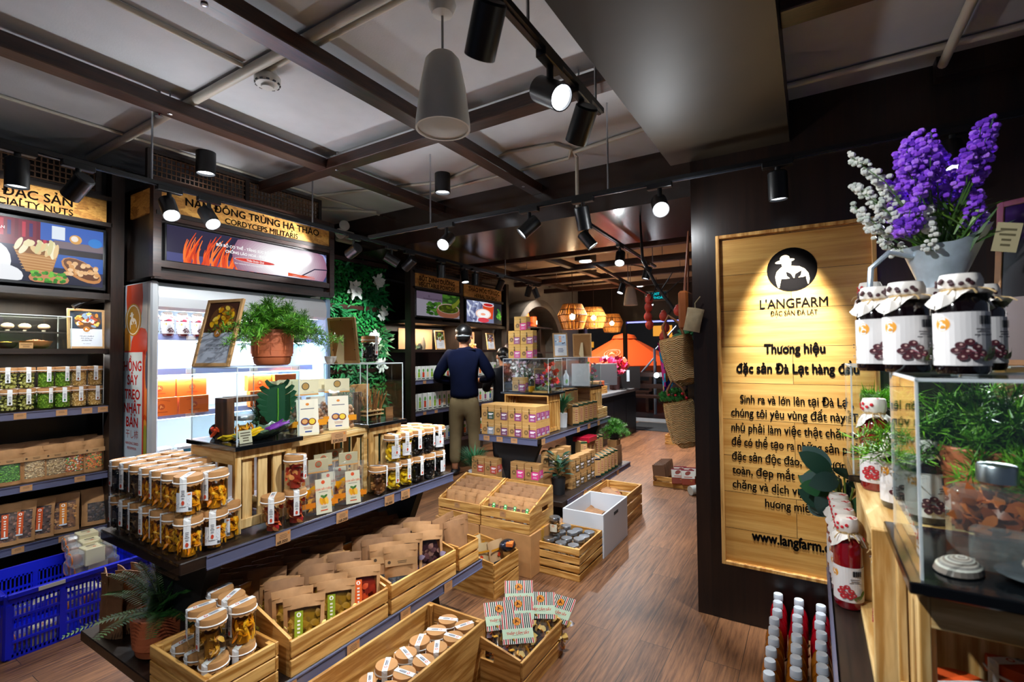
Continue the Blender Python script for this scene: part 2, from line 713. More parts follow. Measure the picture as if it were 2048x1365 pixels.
def osb():
 m, nt, b = nodes('strand_board')
 L, N = nt.links.new, nt.nodes.new
 tc = N('ShaderNodeTexCoord')
 mp = N('ShaderNodeMapping')
 mp.inputs['Scale'].default_value = (14, 14, 38)
 L(tc.outputs['Object'], mp.inputs['Vector'])
 ns = N('ShaderNodeTexNoise')
 ns.inputs['Scale'].default_value = 0.5
 ns.inputs['Distortion'].default_value = 1.5
 L(mp.outputs[0], ns.inputs['Vector'])
 av = N('ShaderNodeMix')
 av.data_type = 'VECTOR'
 av.inputs[0].default_value = 0.6
 L(mp.outputs[0], av.inputs[4])
 L(ns.outputs['Color'], av.inputs[5])
 v = N('ShaderNodeTexVoronoi')
 v.inputs['Scale'].default_value = 1.6
 L(av.outputs[1], v.inputs['Vector'])
 n2 = N('ShaderNodeTexNoise')
 n2.inputs['Scale'].default_value = 2.5
 n2.inputs['Detail'].default_value = 6
 n2.inputs['Distortion'].default_value = 1.0
 L(mp.outputs[0], n2.inputs['Vector'])
 sp = N('ShaderNodeSeparateColor')
 L(v.outputs['Color'], sp.inputs[0])
 ma = N('ShaderNodeMath')
 ma.operation = 'MULTIPLY_ADD'
 ma.inputs[1].default_value = 0.45
 L(sp.outputs[0], ma.inputs[0])
 L(n2.outputs['Fac'], ma.inputs[2])
 r = N('ShaderNodeValToRGB')
 e = r.color_ramp.elements
 e[0].position, e[1].position = 0.3, 0.95
 e[0].color, e[1].color = (*lin('7a4a1a'), 1), (*lin('d8a04c'), 1)
 k = e.new(0.6)
 k.color = (*lin('b0762c'), 1)
 L(ma.outputs[0], r.inputs['Fac'])
 L(r.outputs['Color'], b.inputs['Base Color'])
 b.inputs['Roughness'].default_value = 0.5
 return m


def thin_glass(name, tint=(0.96, 0.99, 0.98), refl=1.0, rough=0.02, frost=0.0):
 """clear sheet: light goes straight through, the surface mirrors a little at grazing angles"""
 m = bpy.data.materials.new(name)
 m.use_nodes = True
 nt = m.node_tree
 for n in list(nt.nodes):
  nt.nodes.remove(n)
 N, L = nt.nodes.new, nt.links.new
 out = N('ShaderNodeOutputMaterial')
 t = N('ShaderNodeBsdfTransparent')
 t.inputs[0].default_value = (*tint, 1)
 g = N('ShaderNodeBsdfGlossy')
 g.inputs['Roughness'].default_value = rough
 g.inputs['Color'].default_value = (refl, refl, refl, 1)
 fr = N('ShaderNodeLayerWeight')
 pw = N('ShaderNodeMath')
 pw.operation = 'POWER'
 pw.inputs[1].default_value = 4.0
 L(fr.outputs['Facing'], pw.inputs[0])
 md = N('ShaderNodeMath')
 md.operation = 'MULTIPLY_ADD'
 md.inputs[1].default_value = 0.75
 md.inputs[2].default_value = 0.03
 L(pw.outputs[0], md.inputs[0])
 mx = N('ShaderNodeMixShader')
 L(md.outputs[0], mx.inputs[0])
 L(t.outputs[0], mx.inputs[1])
 L(g.outputs[0], mx.inputs[2])
 last = mx
 if frost:
  d = N('ShaderNodeBsdfDiffuse')
  d.inputs[0].default_value = (0.9, 0.93, 0.95, 1)
  m2 = N('ShaderNodeMixShader')
  m2.inputs[0].default_value = frost
  L(mx.outputs[0], m2.inputs[1])
  L(d.outputs[0], m2.inputs[2])
  last = m2
 L(last.outputs[0], out.inputs[0])
 return m


def emit(name, col, strength):
 key = ('E', col, strength)
 if key in _mc:
  return _mc[key]
 m = bpy.data.materials.new(name)
 m.use_nodes = True
 nt = m.node_tree
 b = nt.nodes['Principled BSDF']
 b.inputs['Base Color'].default_value = (0.02, 0.02, 0.02, 1)
 b.inputs['Emission Color'].default_value = (*lin(col), 1)
 b.inputs['Emission Strength'].default_value = strength
 _mc[key] = m
 return m


def attr_mat(name, strength=0.0, rough=0.5, spec=0.4):
 m, nt, b = nodes(name)
 a = nt.nodes.new('ShaderNodeAttribute')
 a.attribute_name = 'Col'
 if strength:
  b.inputs['Base Color'].default_value = (0.01, 0.01, 0.01, 1)
  nt.links.new(a.outputs['Color'], b.inputs['Emission Color'])
  b.inputs['Emission Strength'].default_value = strength
  b.inputs['Roughness'].default_value = 0.3
  b.inputs['Specular IOR Level'].default_value = 0.08
 else:
  nt.links.new(a.outputs['Color'], b.inputs['Base Color'])
  b.inputs['Roughness'].default_value = rough
  b.inputs['Specular IOR Level'].default_value = spec
 return m


PRINT = attr_mat('printed_paper')
INKM = attr_mat('sign_ink', rough=.8, spec=.0)
GLOSS = attr_mat('glossy_print', rough=0.25)
FRUIT = attr_mat('dried_fruit', rough=0.35)
PLANT = attr_mat('plant_leaves', rough=0.45)
SCREEN = attr_mat('lit_screen', strength=.55)
PINE = [wood('pine_x', 'a06a28', 'd9a860', 0), wood('pine_y', 'a06a28', 'd9a860', 1), wood('pine_z', 'a06a28', 'd9a860', 2)]
PALE = [wood('pale_pine_x', 'b98a48', 'e8c688', 0), wood('pale_pine_y', 'b98a48', 'e8c688', 1), wood('pale_pine_z', 'b98a48', 'e8c688', 2)]
DARK = [wood('stained_wood_x', '0f0906', '2a1b13', 0, rough=.42, knots=False), wood('stained_wood_y', '0f0906', '2a1b13', 1, rough=.42, knots=False), wood('stained_wood_z', '0f0906', '2a1b13', 2, rough=.42, knots=False)]
BEAM = [wood('beam_wood_x', '1c0f0a', '40241a', 0, rough=.38, knots=False), wood('beam_wood_y', '1c0f0a', '40241a', 1, rough=.38, knots=False)]
BLACK = M('0b0c0e', .38, spec=.5)
MATTE = M('101113', .6)
STEEL = M('b8bcc2', .3, 1.0)
WHITE = M('d9dbdc', .45)
KRAFT = M('a87a4c', .72, var=.12, scale=30, bump=.08)
KRAFTD = M('8d6440', .72, var=.14, scale=25, bump=.1)
CARD = M('b5834f', .75, var=.08, scale=20)
STRING = M('e9e7e2', .7)
RAIL = M('5e617c', .25, .1, spec=.7)
SLATE = M('0d0f12', .12, spec=.7)
OSB = osb()
ACRYL = thin_glass('clear_acrylic')
JARGL = thin_glass('jar_plastic', (0.97, 0.985, 0.97))
CELLO = thin_glass('cellophane', (0.95, 0.96, 0.97), rough=.12, frost=.05)
FILM = thin_glass('kraft_tinted_film', (0.80, 0.62, 0.45), rough=.22, frost=.0)
TRAY = thin_glass('clear_tray', (0.93, 0.95, 0.97), rough=.15, frost=.18)
EDGE = thin_glass('acrylic_edge', (0.9, 0.95, 0.97), rough=.1, frost=.55)
TERRA = M('b8623a', .6, var=.06, scale=20)
# ------------------------------------------------------------------ the room
FLOORM = planks('floor_planks', '3a2114', '9a6a46', 0.15, 1.2, 1, rough=.42, gap=.0014, across=0, fine=95, rand=.38)
WALLM = planks('dark_cladding', '0c0705', '28170f', 0.16, 6.0, 2, rough=.36, gap=.003, across=0, fine=45, rand=.6)
WALLY = planks('dark_cladding_side', '0b0806', '21140d', 0.16, 6.0, 2, rough=.4, gap=.003, across=1, fine=45, rand=.6)
SOFFM = planks('glossy_dark_boards', '1a110c', '33211a', 0.28, 3.0, 0, rough=.2, gap=.002, across=1, fine=30, rand=.5, spec=.8)
SOFFP = M('281f12', .55, var=.25, scale=3.0, bump=.05, bscale=8, spec=.5)
CEIL = M('c9cbd0', .8, var=.05, scale=6, bump=.15, bscale=120)
CEILF = M('c8b49c', .8, var=.08, scale=5)
PIPEM = M('bdb6a8', .5)

b = MB(); b.box((-2.5, 4.2, -.02), (9, 12.4, .04), 0)
struct('floor', b, FLOORM)
b = MB(); b.box((-1.2, .7, 2.845), (6.6, 5.44, .05), 0)
struct('ceiling', b, CEIL)
b = MB(); b.box((-2.6, 7.5, 2.825), (7.2, 6.0, .05), 0)
struct('ceiling_far', b, CEILF)
b = MB(); b.box((-4.4, 1.8, 1.41), (.1, 8.8, 2.82), 0)
struct('wall_left', b, WALLY)
b = MB(); b.box((-4.45, 8.3, 1.4), (.1, 4.4, 2.8), 0)
struct('wall_left_plaster', b, M('8f8d88', .7, var=.12, scale=3, bump=.1, bscale=30))
b = MB(); b.box((1.0, 3.2, 1.41), (3.11, .76, 2.82), 0)
struct('wall_pier', b, WALLM)
# dropped bulkhead across the shop and the boxed soffit that meets it over the aisle
b = MB(); b.box((-2.49, 4.0, 2.645), (3.82, 1.16, .35), 0)
struct('trim_1', b, SOFFM)
b = MB(); b.box((-.365, .9, 2.65), (.59, 3.84, .338), 0)
struct('trim_2', b, SOFFP)
n = 3
def beam(c, d, ax, rods=()):
 global n
 q = MB(); q.box(c, d, 0, bevel=.004)
 o = struct('trim_%d' % n, q, BEAM[ax]); n += 1
 for i, (x, y) in enumerate(rods):
  r = MB(); r.cyl((x, y, c[2] + d[2] / 2), (x, y, 2.82), .0045, 0, 6)
  r.build('hanger_rod', STEEL, o)
  r = MB(); r.lathe([(.011, 0), (.013, -.004), (.006, -.007)], 0, 10, (x, y, c[2] - d[2] / 2))
  r.build('bolt_washer', STEEL, o)
beam((-2.85, 1.5, 2.735), (.1, 3.84, .07), 1, [(-2.85, 1.22), (-2.85, 2.78)])
beam((-1.85, 1.5, 2.735), (.1, 3.84, .07), 1, [(-1.85, .9), (-1.85, 3.2)])
beam((-1.52, 2.2, 2.729), (4.16, .1, .07), 0, [(-2.75, 2.2), (-1.74, 2.2), (-.95, 2.2)])
b = MB(); b.box((1.05, .9, 2.72), (2.24, 3.84, .06), 0)
struct('ceiling_right', b, M('a3a4a8', .8, var=.05, scale=6))
beam((.55, 1.96, 2.635), (1.24, .11, .08), 0)
beam((.86, 1.95, 2.62), (.16, 2.0, .12), 1)
b = MB(); b.box((.75, 2.78, 2.66), (.52, .07, .12), 0)
struct('trim_38', b, WALLM)
# beams of the far room
for y in (5.35, 6.3, 7.3, 8.4):
 beam((-2.4, y, 2.62), (4.0, .09, .08), 0, [(-3.6, y), (-1.6, y)])
for x in (-3.9, -2.85):
 beam((x, 7.0, 2.64), (.09, 3.4, .07), 1)

def pipe(pts, r, label, name='ceiling_pipe', m=PIPEM):
 q = MB(); q.tube(pts, r, 0, 10)
 return tag(q.build(name, m), label, 'pipe', kind='thing')
pipe([(-4.2, 1.31, 2.795), (-.7, 1.31, 2.795)], .024, 'thick cream pipe running across the ceiling behind the white pendant speaker')
pipe([(-2.3, 1.37, 2.805), (-.7, 1.37, 2.805)], .012, 'thin cream conduit beside the thick ceiling pipe')
pipe([(-2.28, -.8, 2.805), (-2.28, 1.28, 2.805)], .012, 'thin cream conduit that ends at the smoke detector')
pipe([(-3.62, -.2, 2.808), (-3.62, 3.4, 2.808)], .010, 'thin cream conduit feeding the left black ceiling lamp')
pipe([(-4.1, 2.55, 2.806), (-2.5, 3.02, 2.806), (-1.75, 2.82, 2.806), (-1.42, 2.87, 2.806), (-1.36, 3.0, 2.806), (-1.44, 3.14, 2.806), (-2.9, 3.18, 2.806)], .011, 'looped cream conduit on the ceiling above the black pendant lamp')
pipe([(-3.95, 2.9, 2.80), (-3.55, 3.3, 2.80)], .014, 'short cream pipe stub crossing the ceiling by the emergency light')
pipe([(-.8, 2.96, 2.80), (-1.36, 3.05, 2.80), (-1.37, 3.12, 2.79), (-1.37, 3.12, 2.40)], .013, 'cream conduit that drops from the ceiling in front of the bulkhead')
pipe([(-.07, 2.62, 2.67), (.9, 2.62, 2.67)], .014, 'grey pipe along the ceiling above the dark pier')
pipe([(.51, 1.4, 2.65), (.51, 2.8, 2.65)], .018, 'grey pipe crossing the ceiling at the far right')

# lattice screens above the left units
def lattice(y0, y1, z0, z1, x, label, bays=2):
 t = thing('lattice_screen', label, 'lattice screen', (x, y0, z0))
 w, h = y1 - y0, z1 - z0
 f = MB()
 for zz in (.012, h - .012):
  f.box((0, w / 2, zz), (.03, w, .024), 0)
 for i in range(bays + 1):
  f.box((0, .012 + (w - .024) * i / bays, h / 2), (.032, .03, h), 0)
 f.build('frame', DARK[1], t)
 g = MB()
 k = int(w / .028)
 for i in range(1, k):
  g.box((0, w * i / k, h / 2), (.006, .007, h - .03), 0)
 k = int(h / .032)
 for i in range(1, k):
  g.box((.004, w / 2, h * i / k), (.006, w - .03, .007), 0)
 g.build('lattice', M('5e4028', .6), t)
lattice(1.42, 2.72, 2.535, 2.77, -3.62, 'two-bay cane lattice screen above the lit cordyceps sign')
lattice(.2, 1.27, 2.46, 2.66, -3.9, 'dim cane lattice screen above the specialty nuts sign')
lattice(4.15, 6.05, 2.40, 2.58, -3.92, 'cane lattice screen above the vegetable powder and herbal tea signs')

# far end: glazed shop front, dark header, threshold
HEADM = M('1d1310', .5, var=.2, scale=2)
b = MB(); b.box((-3.2, 10.05, 2.45), (7.2, .14, .74), 0)
struct('wall_front_header', b, HEADM)
b = MB(); b.box((-5.9, 10.05, 1.05), (3.1, .14, 2.1), 0)
struct('wall_front', b, HEADM)
b = MB()
for x in (-4.32, -3.35):
 b.box((x, 10.03, 1.05), (.07, .09, 2.1), 0)
b.box((-3.2, 10.03, 2.1), (7, .10, .07), 0)
b.build('frame', DARK[2], struct('window_1', MB().box((-3.83, 10.05, 1.05), (.9, .012, 2.08), 0), ACRYL))
b = MB(); b.box((-2.6, 10.15, .006), (4.2, .5, .012), 0)
struct('trim_30', b, M('8d949b', .5, var=.1, scale=8))
b = MB(); b.box((-3, 18, -.06), (26, 15.6, .04), 0)
struct('ground_outside', b, M('15161a', .35, var=.3, scale=2))
b = MB(); b.box((-4, 24, 3), (26, .2, 7), 0)
struct('wall_across_street', b, M('17181c', .6, var=.3, scale=1.2))
b = MB(); b.box((-1.2, -2.2, 1.41), (6.6, .1, 2.82), 0)
# ------------------------------------------------------------------ shop fixtures
def price_tag(parent, T, body='', w=.052, h=.034):
 p = Pic()
 p.rect(0, 0, w, h, 'b5875c')
 p.lines(0, h * .12, w * .7, h * .4, 3, '7a5a3e', 3)
 p.ell(w * .36, h * .28, h * .1, h * .1, 'c9772e', n=10)
 if body:
  p.text(body, -w * .42, -h * .42, h * .36, '1c1410', bold=.02, align='LEFT')
 return p.build('price_tag', PRINT, parent, T)


def rail(parent, p0, p1, out, h=.042, mat_=None):
 """label channel along a shelf edge from p0 to p1 (bottom edge), facing 'out'"""
 q = MB()
 p0, p1, o = Vector(p0), Vector(p1), Vector(out)
 up = Vector((0, 0, 1))
 q.quad(p0 + o * .004, p1 + o * .004, p1 + up * h + o * .002, p0 + up * h + o * .002)
 for z, t in ((0, .007), (h - .004, .006)):
  for a in ((0, 0),):
   d = (p1 - p0).normalized()
   c = (p0 + p1) / 2 + up * (z + .002) + o * .004
   L = (p1 - p0).length
   q.box(c, (abs(d.x) * L + abs(o.x) * t, abs(d.y) * L + abs(o.y) * t, .005), 0)
 return q.build('label_rail', mat_ or RAIL, parent)


def wall_unit(label, y0, y1, xf, boards, top, rails, name='wall_shelf_unit', tags={}):
 t = thing(name, label, 'shelf unit')
 xb = -4.32
 for y in (y0, y1):
  q = MB(); q.box(((xf - .025), y, top / 2), (.09, .07, top), 0)
  q.build('post', DARK[2], t)
 q = MB(); q.box((xb, (y0 + y1) / 2, top / 2), (.03, y1 - y0, top), 0)
 q.build('back_panel', WALLY, t)
 for i, (z, d) in enumerate(boards):
  q = MB(); q.box(((xf + xb) / 2, (y0 + y1) / 2, z - d / 2), (xf - xb, y1 - y0, d), 0)
  bo = q.build('shelf_board', DARK[1], t)
 for z in rails:
  rail(t, (xf, y0 + .03, z - .045), (xf, y1 - .03, z - .045), (1, 0, 0))
  for y in tags.get(z, ()):
   price_tag(t, tr(xf + .010, y, z - .024) @ SIDE)
 return t


wall_unit('dark wooden wall shelf with jars and pouches of specialty nuts', -.3, 1.345, -3.85, [(1.475, .03), (1.115, .03), (.70, .03), (.36, .03), (1.83, .04), (.06, .06)], 2.66, (1.115, .70, .36),
          tags={1.115: (.90, 1.08, 1.2, 1.28), .70: (.93, 1.17), .36: (.9, 1.1)})
wall_unit('dark wooden wall shelf of powders and tea beyond the green wall', 4.10, 6.12, -3.85, [(1.475, .03), (1.12, .03), (.76, .03), (.36, .03), (1.82, .04)], 2.45, (1.12, .76, .36),
          tags={.76: (4.3, 4.5), 1.12: (4.3,), .36: (4.3,)})
b = MB()
b.box((-4.0, 5.03, 1.25), (.3, .06, 2.4), 0)
b.build('divider', DARK[2], bpy.data.objects['wall_shelf_unit.001'])


def sign_board(label, y0, y1, z0, z1, x, lines_, align='CENTER', group=None):
 t = thing('header_sign', label, 'sign', (x, (y0 + y1) / 2, (z0 + z1) / 2), group=group)
 w, h = y1 - y0, z1 - z0
 q = MB(); q.box((-.015, 0, 0), (.03, w, h), 0)
 q.build('board', OSB, t)
 p = Pic(.0004)
 for body, dx, dz, size, bold in lines_:
  p.text(body, dx, dz, size, '17120e', bold=bold, align=align)
 p.build('lettering', INKM, t, tr(.001, 0, 0) @ SIDE)
 q = MB()
 for zz in (-h / 2 - .012, h / 2 + .012):
  q.box((-.005, 0, zz), (.05, w + .05, .026), 0)
 q.build('frame', DARK[1], t)
 return t


sign_board('wooden strand-board sign reading ĐẶC SẢN and SPECIALTY NUTS', .0, 1.29, 2.285, 2.43, -3.85,
           [('HẠT ĐẶC SẢN', .48, -.012, .072, .024), ('SPECIALTY NUTS', .48, -.066, .054, .02)], 'RIGHT')
sign_board('wooden strand-board sign reading NẤM ĐÔNG TRÙNG HẠ THẢO and CORDYCEPS MILITARIS', 1.43, 2.69, 2.335, 2.49, -3.46,
           [('NẤM ĐÔNG TRÙNG HẠ THẢO', 0.02, -.004, .072, .024), ('CORDYCEPS MILITARIS', .05, -.066, .055, .02)])
sign_board('wooden strand-board sign reading BỘT DINH DƯỠNG and VEGETABLE POWDER', 4.13, 4.98, 2.20, 2.36, -3.85,
           [('BỘT DINH DƯỠNG', 0, .0, .075, .024), ('VEGETABLE POWDER', .0, -.066, .07, .024)])
sign_board('wooden strand-board sign reading THẢO MỘC TÚI LỌC and HERBAL TEA BAG', 5.08, 5.98, 2.17, 2.34, -3.85,
           [('THẢO MỘC TÚI LỌC', .02, .004, .08, .024), ('HERBAL TEA BAG', .05, -.07, .07, .024)])


def screen(label, y0, y1, z0, z1, x, paint, bez=.018, m=None):
 t = thing('display_screen', label, 'screen', (x, (y0 + y1) / 2, (z0 + z1) / 2))
 w, h = y1 - y0, z1 - z0
 q = MB(); q.box((-.02, 0, 0), (.04, w, h), 0, bevel=.003)
 q.build('bezel', M('08090b', .25), t)
 p = Pic(.0003)
 paint(p, w - 2 * bez, h - 2 * bez)
 # anything painted past the glass is cut off by the bezel edge
 W, H = (w - 2 * bez) / 2, (h - 2 * bez) / 2
 p.b.v = [(max(-W, min(W, a)), max(-H, min(H, c)), z) for a, c, z in p.b.v]
 p.build('picture', m or SCREEN, t, tr(.0012, 0, 0) @ SIDE)
 return t


def paint_nuts(p, w, h):
 q = random.Random(4)
 p.rect(0, 0, w, h, '2a2a4a')
 p.rect(-w * .2, h * .3, w * .55, h * .45, '7a2038')
 for i in range(9):
  p.rect(-w * .42 + i * w * .06, h * .34, w * .03, h * q.uniform(.2, .5), ('c23048', '402a6a', '6a1830')[i % 3])
 p.rect(w * .2, h * .36, w * .6, h * .3, '3a62b8')
 p.rect(w * .06, h * .36, w * .12, h * .22, 'dfe8f2')
 p.rect(w * .27, h * .17, w * .5, h * .12, '7a6a72')
 p.ell(w * .22, h * .29, w * .06, h * .08, 'd9a050')
 p.ell(w * .21, h * .3, w * .035, h * .05, 'f2e6d8')
 p.ell(w * .41, h * .27, w * .07, h * .08, '2f7fd0')
 p.rect(w * .2, h * .05, w * .6, h * .1, '241a1c')
 p.rect(w * .25, -h * .13, w * .5, h * .26, '2a5cb0')
 p.rect(-w * .12, -h * .38, w * 1.0, h * .3, '1e2038')
 p.ell(-w * .47, -h * .2, w * .13, h * .28, 'f4f6fa')
 p.ell(-w * .4, -h * .42, w * .16, h * .16, 'eef0f4')
 p.poly([(-w * .33, .04 * h), (w * .06, .0), (w * .0, -h * .36), (-w * .22, -h * .34)], 'b98248')
 for i in range(7):
  p.line([(-w * .31 + i * w * .01, -h * .03 - i * h * .045), (w * .05 - i * w * .01, -h * .05 - i * h * .045)], h * .012, 'd9ab70')
 p.ell(-w * .13, h * .02, w * .2, h * .07, '8a5a2c')
 for i in range(16):
  p.ell(-w * .13 + q.uniform(-.17, .17) * w, h * .06 + q.uniform(-.05, .09) * h, w * .05, h * .055, ('efe2b4', 'f4ecc8', 'd9cf98', 'e8c890')[i % 4], q.uniform(0, 3))
 p.ell(w * .28, -h * .24, w * .2, h * .17, 'c8884c', a=-.25)
 p.ell(w * .28, -h * .22, w * .18, h * .14, '6a3c1c', a=-.25)
 for i in range(30):
  p.ell(w * .28 + q.uniform(-.15, .15) * w, -h * .22 + q.uniform(-.1, .1) * h, w * .026, h * .034, ('e8b880', 'd99c5c', 'f0c898')[i % 3])
 p.ell(-w * .02, -h * .43, w * .18, h * .12, 'c8885c')
 for i in range(40):
  p.ell(-w * .02 + q.uniform(-.15, .15) * w, -h * .41 + q.uniform(-.08, .08) * h, w * .02, h * .026, ('4a9a2c', '77c040', '2f7a20')[i % 3])
 p.b.v = p.b.v[:4] + [(max(-w * .5, a * .54 + w * .235), c, z) for a, c, z in p.b.v[4:]]
 p.text('HẠT DINH DƯỠNG NGÀN', w * .02, h * .3, h * .06, 'ffffff', bold=.02, align='RIGHT')


def paint_cordyceps(p, w, h):
 q = random.Random(9)
 p.rect(0, 0, w, h, '4a4c80')
 p.rect(-w * .25, h * .12, w * .5, h * .75, '2a2440')
 p.ell(w * .36, -h * .1, w * .3, h * .7, '9aa4d8')
 p.ell(w * .44, -h * .3, w * .16, h * .36, '39416e')
 for i in range(90):
  x = q.uniform(-.46, .22) * w
  a = q.uniform(-.5, .45)
  L = q.uniform(.45, 1.0) * h
  pts = [(x * .8 + math.sin(a + .5 * t) * L * t * .7 - w * .05, -h * .55 + L * t * 1.02) for t in (0, .25, .5, .75, 1)]
  p.line(pts, h * q.uniform(.05, .085), ('e84a14', 'ff6a20', 'd03a10', 'ff7c30')[i % 4], True)
 for i in range(14):
  f_ = i / 13
  c = '%02x%02x%02x' % (int(150 + 105 * f_), int(105 + 150 * f_), int(130 + 125 * f_))
  p.ell(w * .17, -h * .05, w * (.33 - .2 * f_), h * (1.15 - .72 * f_), c, n=28)
 p.line([(w * .3, -h * .4), (w * .4, -h * .1), (w * .5, -h * .06)], h * .04, '2a2440')
 for i in range(5):
  p.line([(w * .2, -h * .45 + i * h * .02), (w * .4, -h * .4 + q.uniform(-.1, .05) * h)], h * .035, 'e8521c', True)
 p.text('BỒI BỔ CƠ THỂ - TĂNG SỨC ĐỀ KHÁNG', -w * .05, h * .14, h * .115, 'ffffff', bold=.03)
 p.text('CHỐNG LÃO HOÁ - ĐẸP DA', -w * .06, -h * .02, h * .115, 'ffffff', bold=.03)
 p.ell(-w * .02, -h * .16, w * .13, h * .07, 'ffffff')
 p.ell(-w * .02, -h * .16, w * .127, h * .062, 'd8382c')
 p.text('Thảo Dược Quý', -w * .02, -h * .19, h * .085, 'ffffff', bold=.02)
 p.text('Rare medicinal herb, nurturing health', -w * .06, -h * .32, h * .06, 'ffffff')


def paint_powder(p, w, h):
 q = random.Random(5)
 p.rect(0, 0, w, h, 'c9c2d4')
 p.poly([(-w * .5, h * .5), (w * .1, h * .5), (w * .3, h * .1), (-w * .5, h * .2)], '8a7690')
 p.rect(w * .3, h * .2, w * .45, h * .6, '3f6a2c')
 for i in range(30):
  p.ell(w * q.uniform(-.25, .0), -h * q.uniform(-.1, .4), w * .05, h * .06, ('2f5a1c', '4c8a2c', '6aa838')[i % 3])
 for i in range(14):
  p.ell(w * q.uniform(.12, .5), h * q.uniform(.1, .5), w * .06, h * .06, ('2f5a1c', '5c9a34')[i % 2])
 p.ell(w * .22, -h * .22, w * .29, h * .34, 'c4785c')
 p.ell(w * .22, -h * .1, w * .27, h * .22, 'e8c8b4')
 p.ell(w * .22, -h * .11, w * .245, h * .19, '4c5c14')
 for i in range(26):
  p.ell(w * (.22 + q.uniform(-.2, .2)), -h * (.1 + q.uniform(-.13, .13)), w * .03, h * .025, ('6a7c1c', '7f921f', '3c4a10')[i % 3])
 p.line([(w * .5, h * .34), (w * .4, h * .12), (w * .3, h * .0)], w * .07, '9aa832')
 p.text('ĐA DẠNG HƯƠNG VỊ TỪ THIÊN NHIÊN', -w * .16, h * .2, h * .062, '2a2030', bold=.02)
 p.ring(-w * .24, h * .33, h * .03, h * .045, '2a2030')


def paint_tea(p, w, h):
 q = random.Random(6)
 p.rect(0, 0, w, h, '7a80a4')
 p.rect(w * .38, 0, w * .24, h, '20242c')
 for i in range(40):
  p.ell(w * q.uniform(-.5, .1), h * q.uniform(-.5, .5), w * .08, h * .06, ('dfe4f4', '9aa4c8', 'c8d0e8', '5a6088')[i % 4], q.uniform(0, 3))
 p.poly([(-w * .08, h * .38), (w * .26, h * .4), (w * .22, -h * .3), (.0, -h * .3)], 'd8481c')
 p.ell(w * .09, h * .38, w * .17, h * .1, 'f0e4e4')
 p.ell(w * .09, h * .38, w * .14, h * .075, 'c01c24')
 for k, c in ((.22, 'ffd8c8'), (.18, 'ffffff')):
  p.ell(-w * .05, -h * .08, w * k, h * k * 1.1, c, n=28)
 p.ell(-w * .06, -h * .1, w * .07, h * .06, 'ffb090')
 p.ell(-w * .05, -h * .38, w * .16, h * .12, 'e04050')
 for i in range(14):
  p.ell(w * q.uniform(.36, .46), h * q.uniform(-.25, .2), w * .04, h * .06, ('3f8a2c', '6cc03c')[i % 2], q.uniform(0, 3))
 p.text('THẢO MỘC TÚI LỌC', -w * .32, h * .2, h * .05, 'ffffff')


screen('wide lit screen showing bowls and a basket of nuts above the nut shelves', .32, 1.285, 1.845, 2.235, -3.83, paint_nuts)
screen('lit orange cordyceps banner screen above the open refrigerator', 1.455, 2.665, 2.02, 2.27, -3.455, paint_cordyceps, bez=.012)
screen('lit screen showing a bowl of green powder below the vegetable powder sign', 4.14, 4.97, 1.85, 2.17, -3.83, paint_powder, m=attr_mat('dim_screen', strength=.2))
screen('lit screen showing red tea glasses below the herbal tea bag sign', 5.09, 5.96, 1.83, 2.15, -3.83, paint_tea, m=attr_mat('mid_screen', strength=.5))

# cabinet above the refrigerator
t = thing('overhead_cabinet', 'dark wooden cabinet framing the cordyceps sign and screen above the refrigerator', 'cabinet', (-3.83, 2.06, 1.93))
q = MB()
q.box((-.01, 0, .30), (.70, 1.29, .60), 0)
q.build('body', DARK[1], t)
q = MB()
for y in (-.648, .648):
 q.box((.358, y, .30), (.05, .045, .62), 0)
for z in (.0, .075, .375, .595):
 q.box((.356, 0, z), (.045, 1.32, .04), 0)
q.build('front_frame', BEAM[1], t)
q = MB(); q.box((.17, -.649, .48), (.3, .012, .16), 0)
q.build('side_panel', OSB, t, label='small strand-board panel')

# open refrigerator
FX = -3.5
t = thing('open_refrigerator', 'white open-front display refrigerator glowing beside the nut shelves', 'refrigerator', (-3.86, 2.07, 0))
W2 = M('c9d3dc', .4)
fr = thing  # keep name short
q = MB()
q.box((.0, -.645, .95), (.72, .045, 1.9), 0, bevel=.01)
sp1 = q.build('side_wall', M('cfd4d8', .4), t)
q = MB(); q.box((.0, .645, .95), (.72, .045, 1.9), 0, bevel=.01)
q.build('side_wall', M('9fc3e6', .4), t)
q = MB(); q.box((-.335, 0, .98), (.04, 1.26, 1.8), 0)
q.build('back_panel', M('dfe9f2', .5), t)
q = MB()
pts = [(.36, 1.80), (.355, 1.74), (.33, 1.72), (.2, 1.73), (.1, 1.80), (-.3, 1.82), (-.3, 1.9), (.3, 1.9), (.345, 1.87)]
q.prism(pts, 1.25, 0, T=Matrix(((1, 0, 0, 0), (0, 0, 1, -.625), (0, 1, 0, 0), (0, 0, 0, 1))))
q.build('canopy', M('e9eef2', .35), t)
q = MB(); q.box((.0, 0, .36), (.70, 1.25, .72), 0, bevel=.01)
q.build('base', M('d7dade', .4), t)
FZ = []
for py in (672, 742, 832):
 FZ.append(G(330, py, x=-3.66).z)
for i, z in enumerate(FZ):
 q = MB(); q.box((-.08, 0, z - .01), (.48, 1.245, .018), 0)
 s = q.build('shelf', M('d4dcea', .3), t)
 q = MB(); q.box((.165, 0, z - .008), (.012, 1.245, .042), 0)
 q.build('shelf_rail', M('9aa6d8', .3), s)
 for y in (-.35, .1, .45):
  q = MB(); q.box((.174, y, z - .008), (.004, .06, .03), 0)
  q.build('tag_holder', M('e4e6ea', .4), s)
for z, xx in ((1.735, .27), (FZ[0] - .028, .1), (FZ[1] - .028, .1)):
 q = MB(); q.cyl((xx, -.6, z), (xx, .6, z), .012, 0, 10)
 q.build('light_tube', emit('tube_light', 'e8f4ff', 8.0), t)
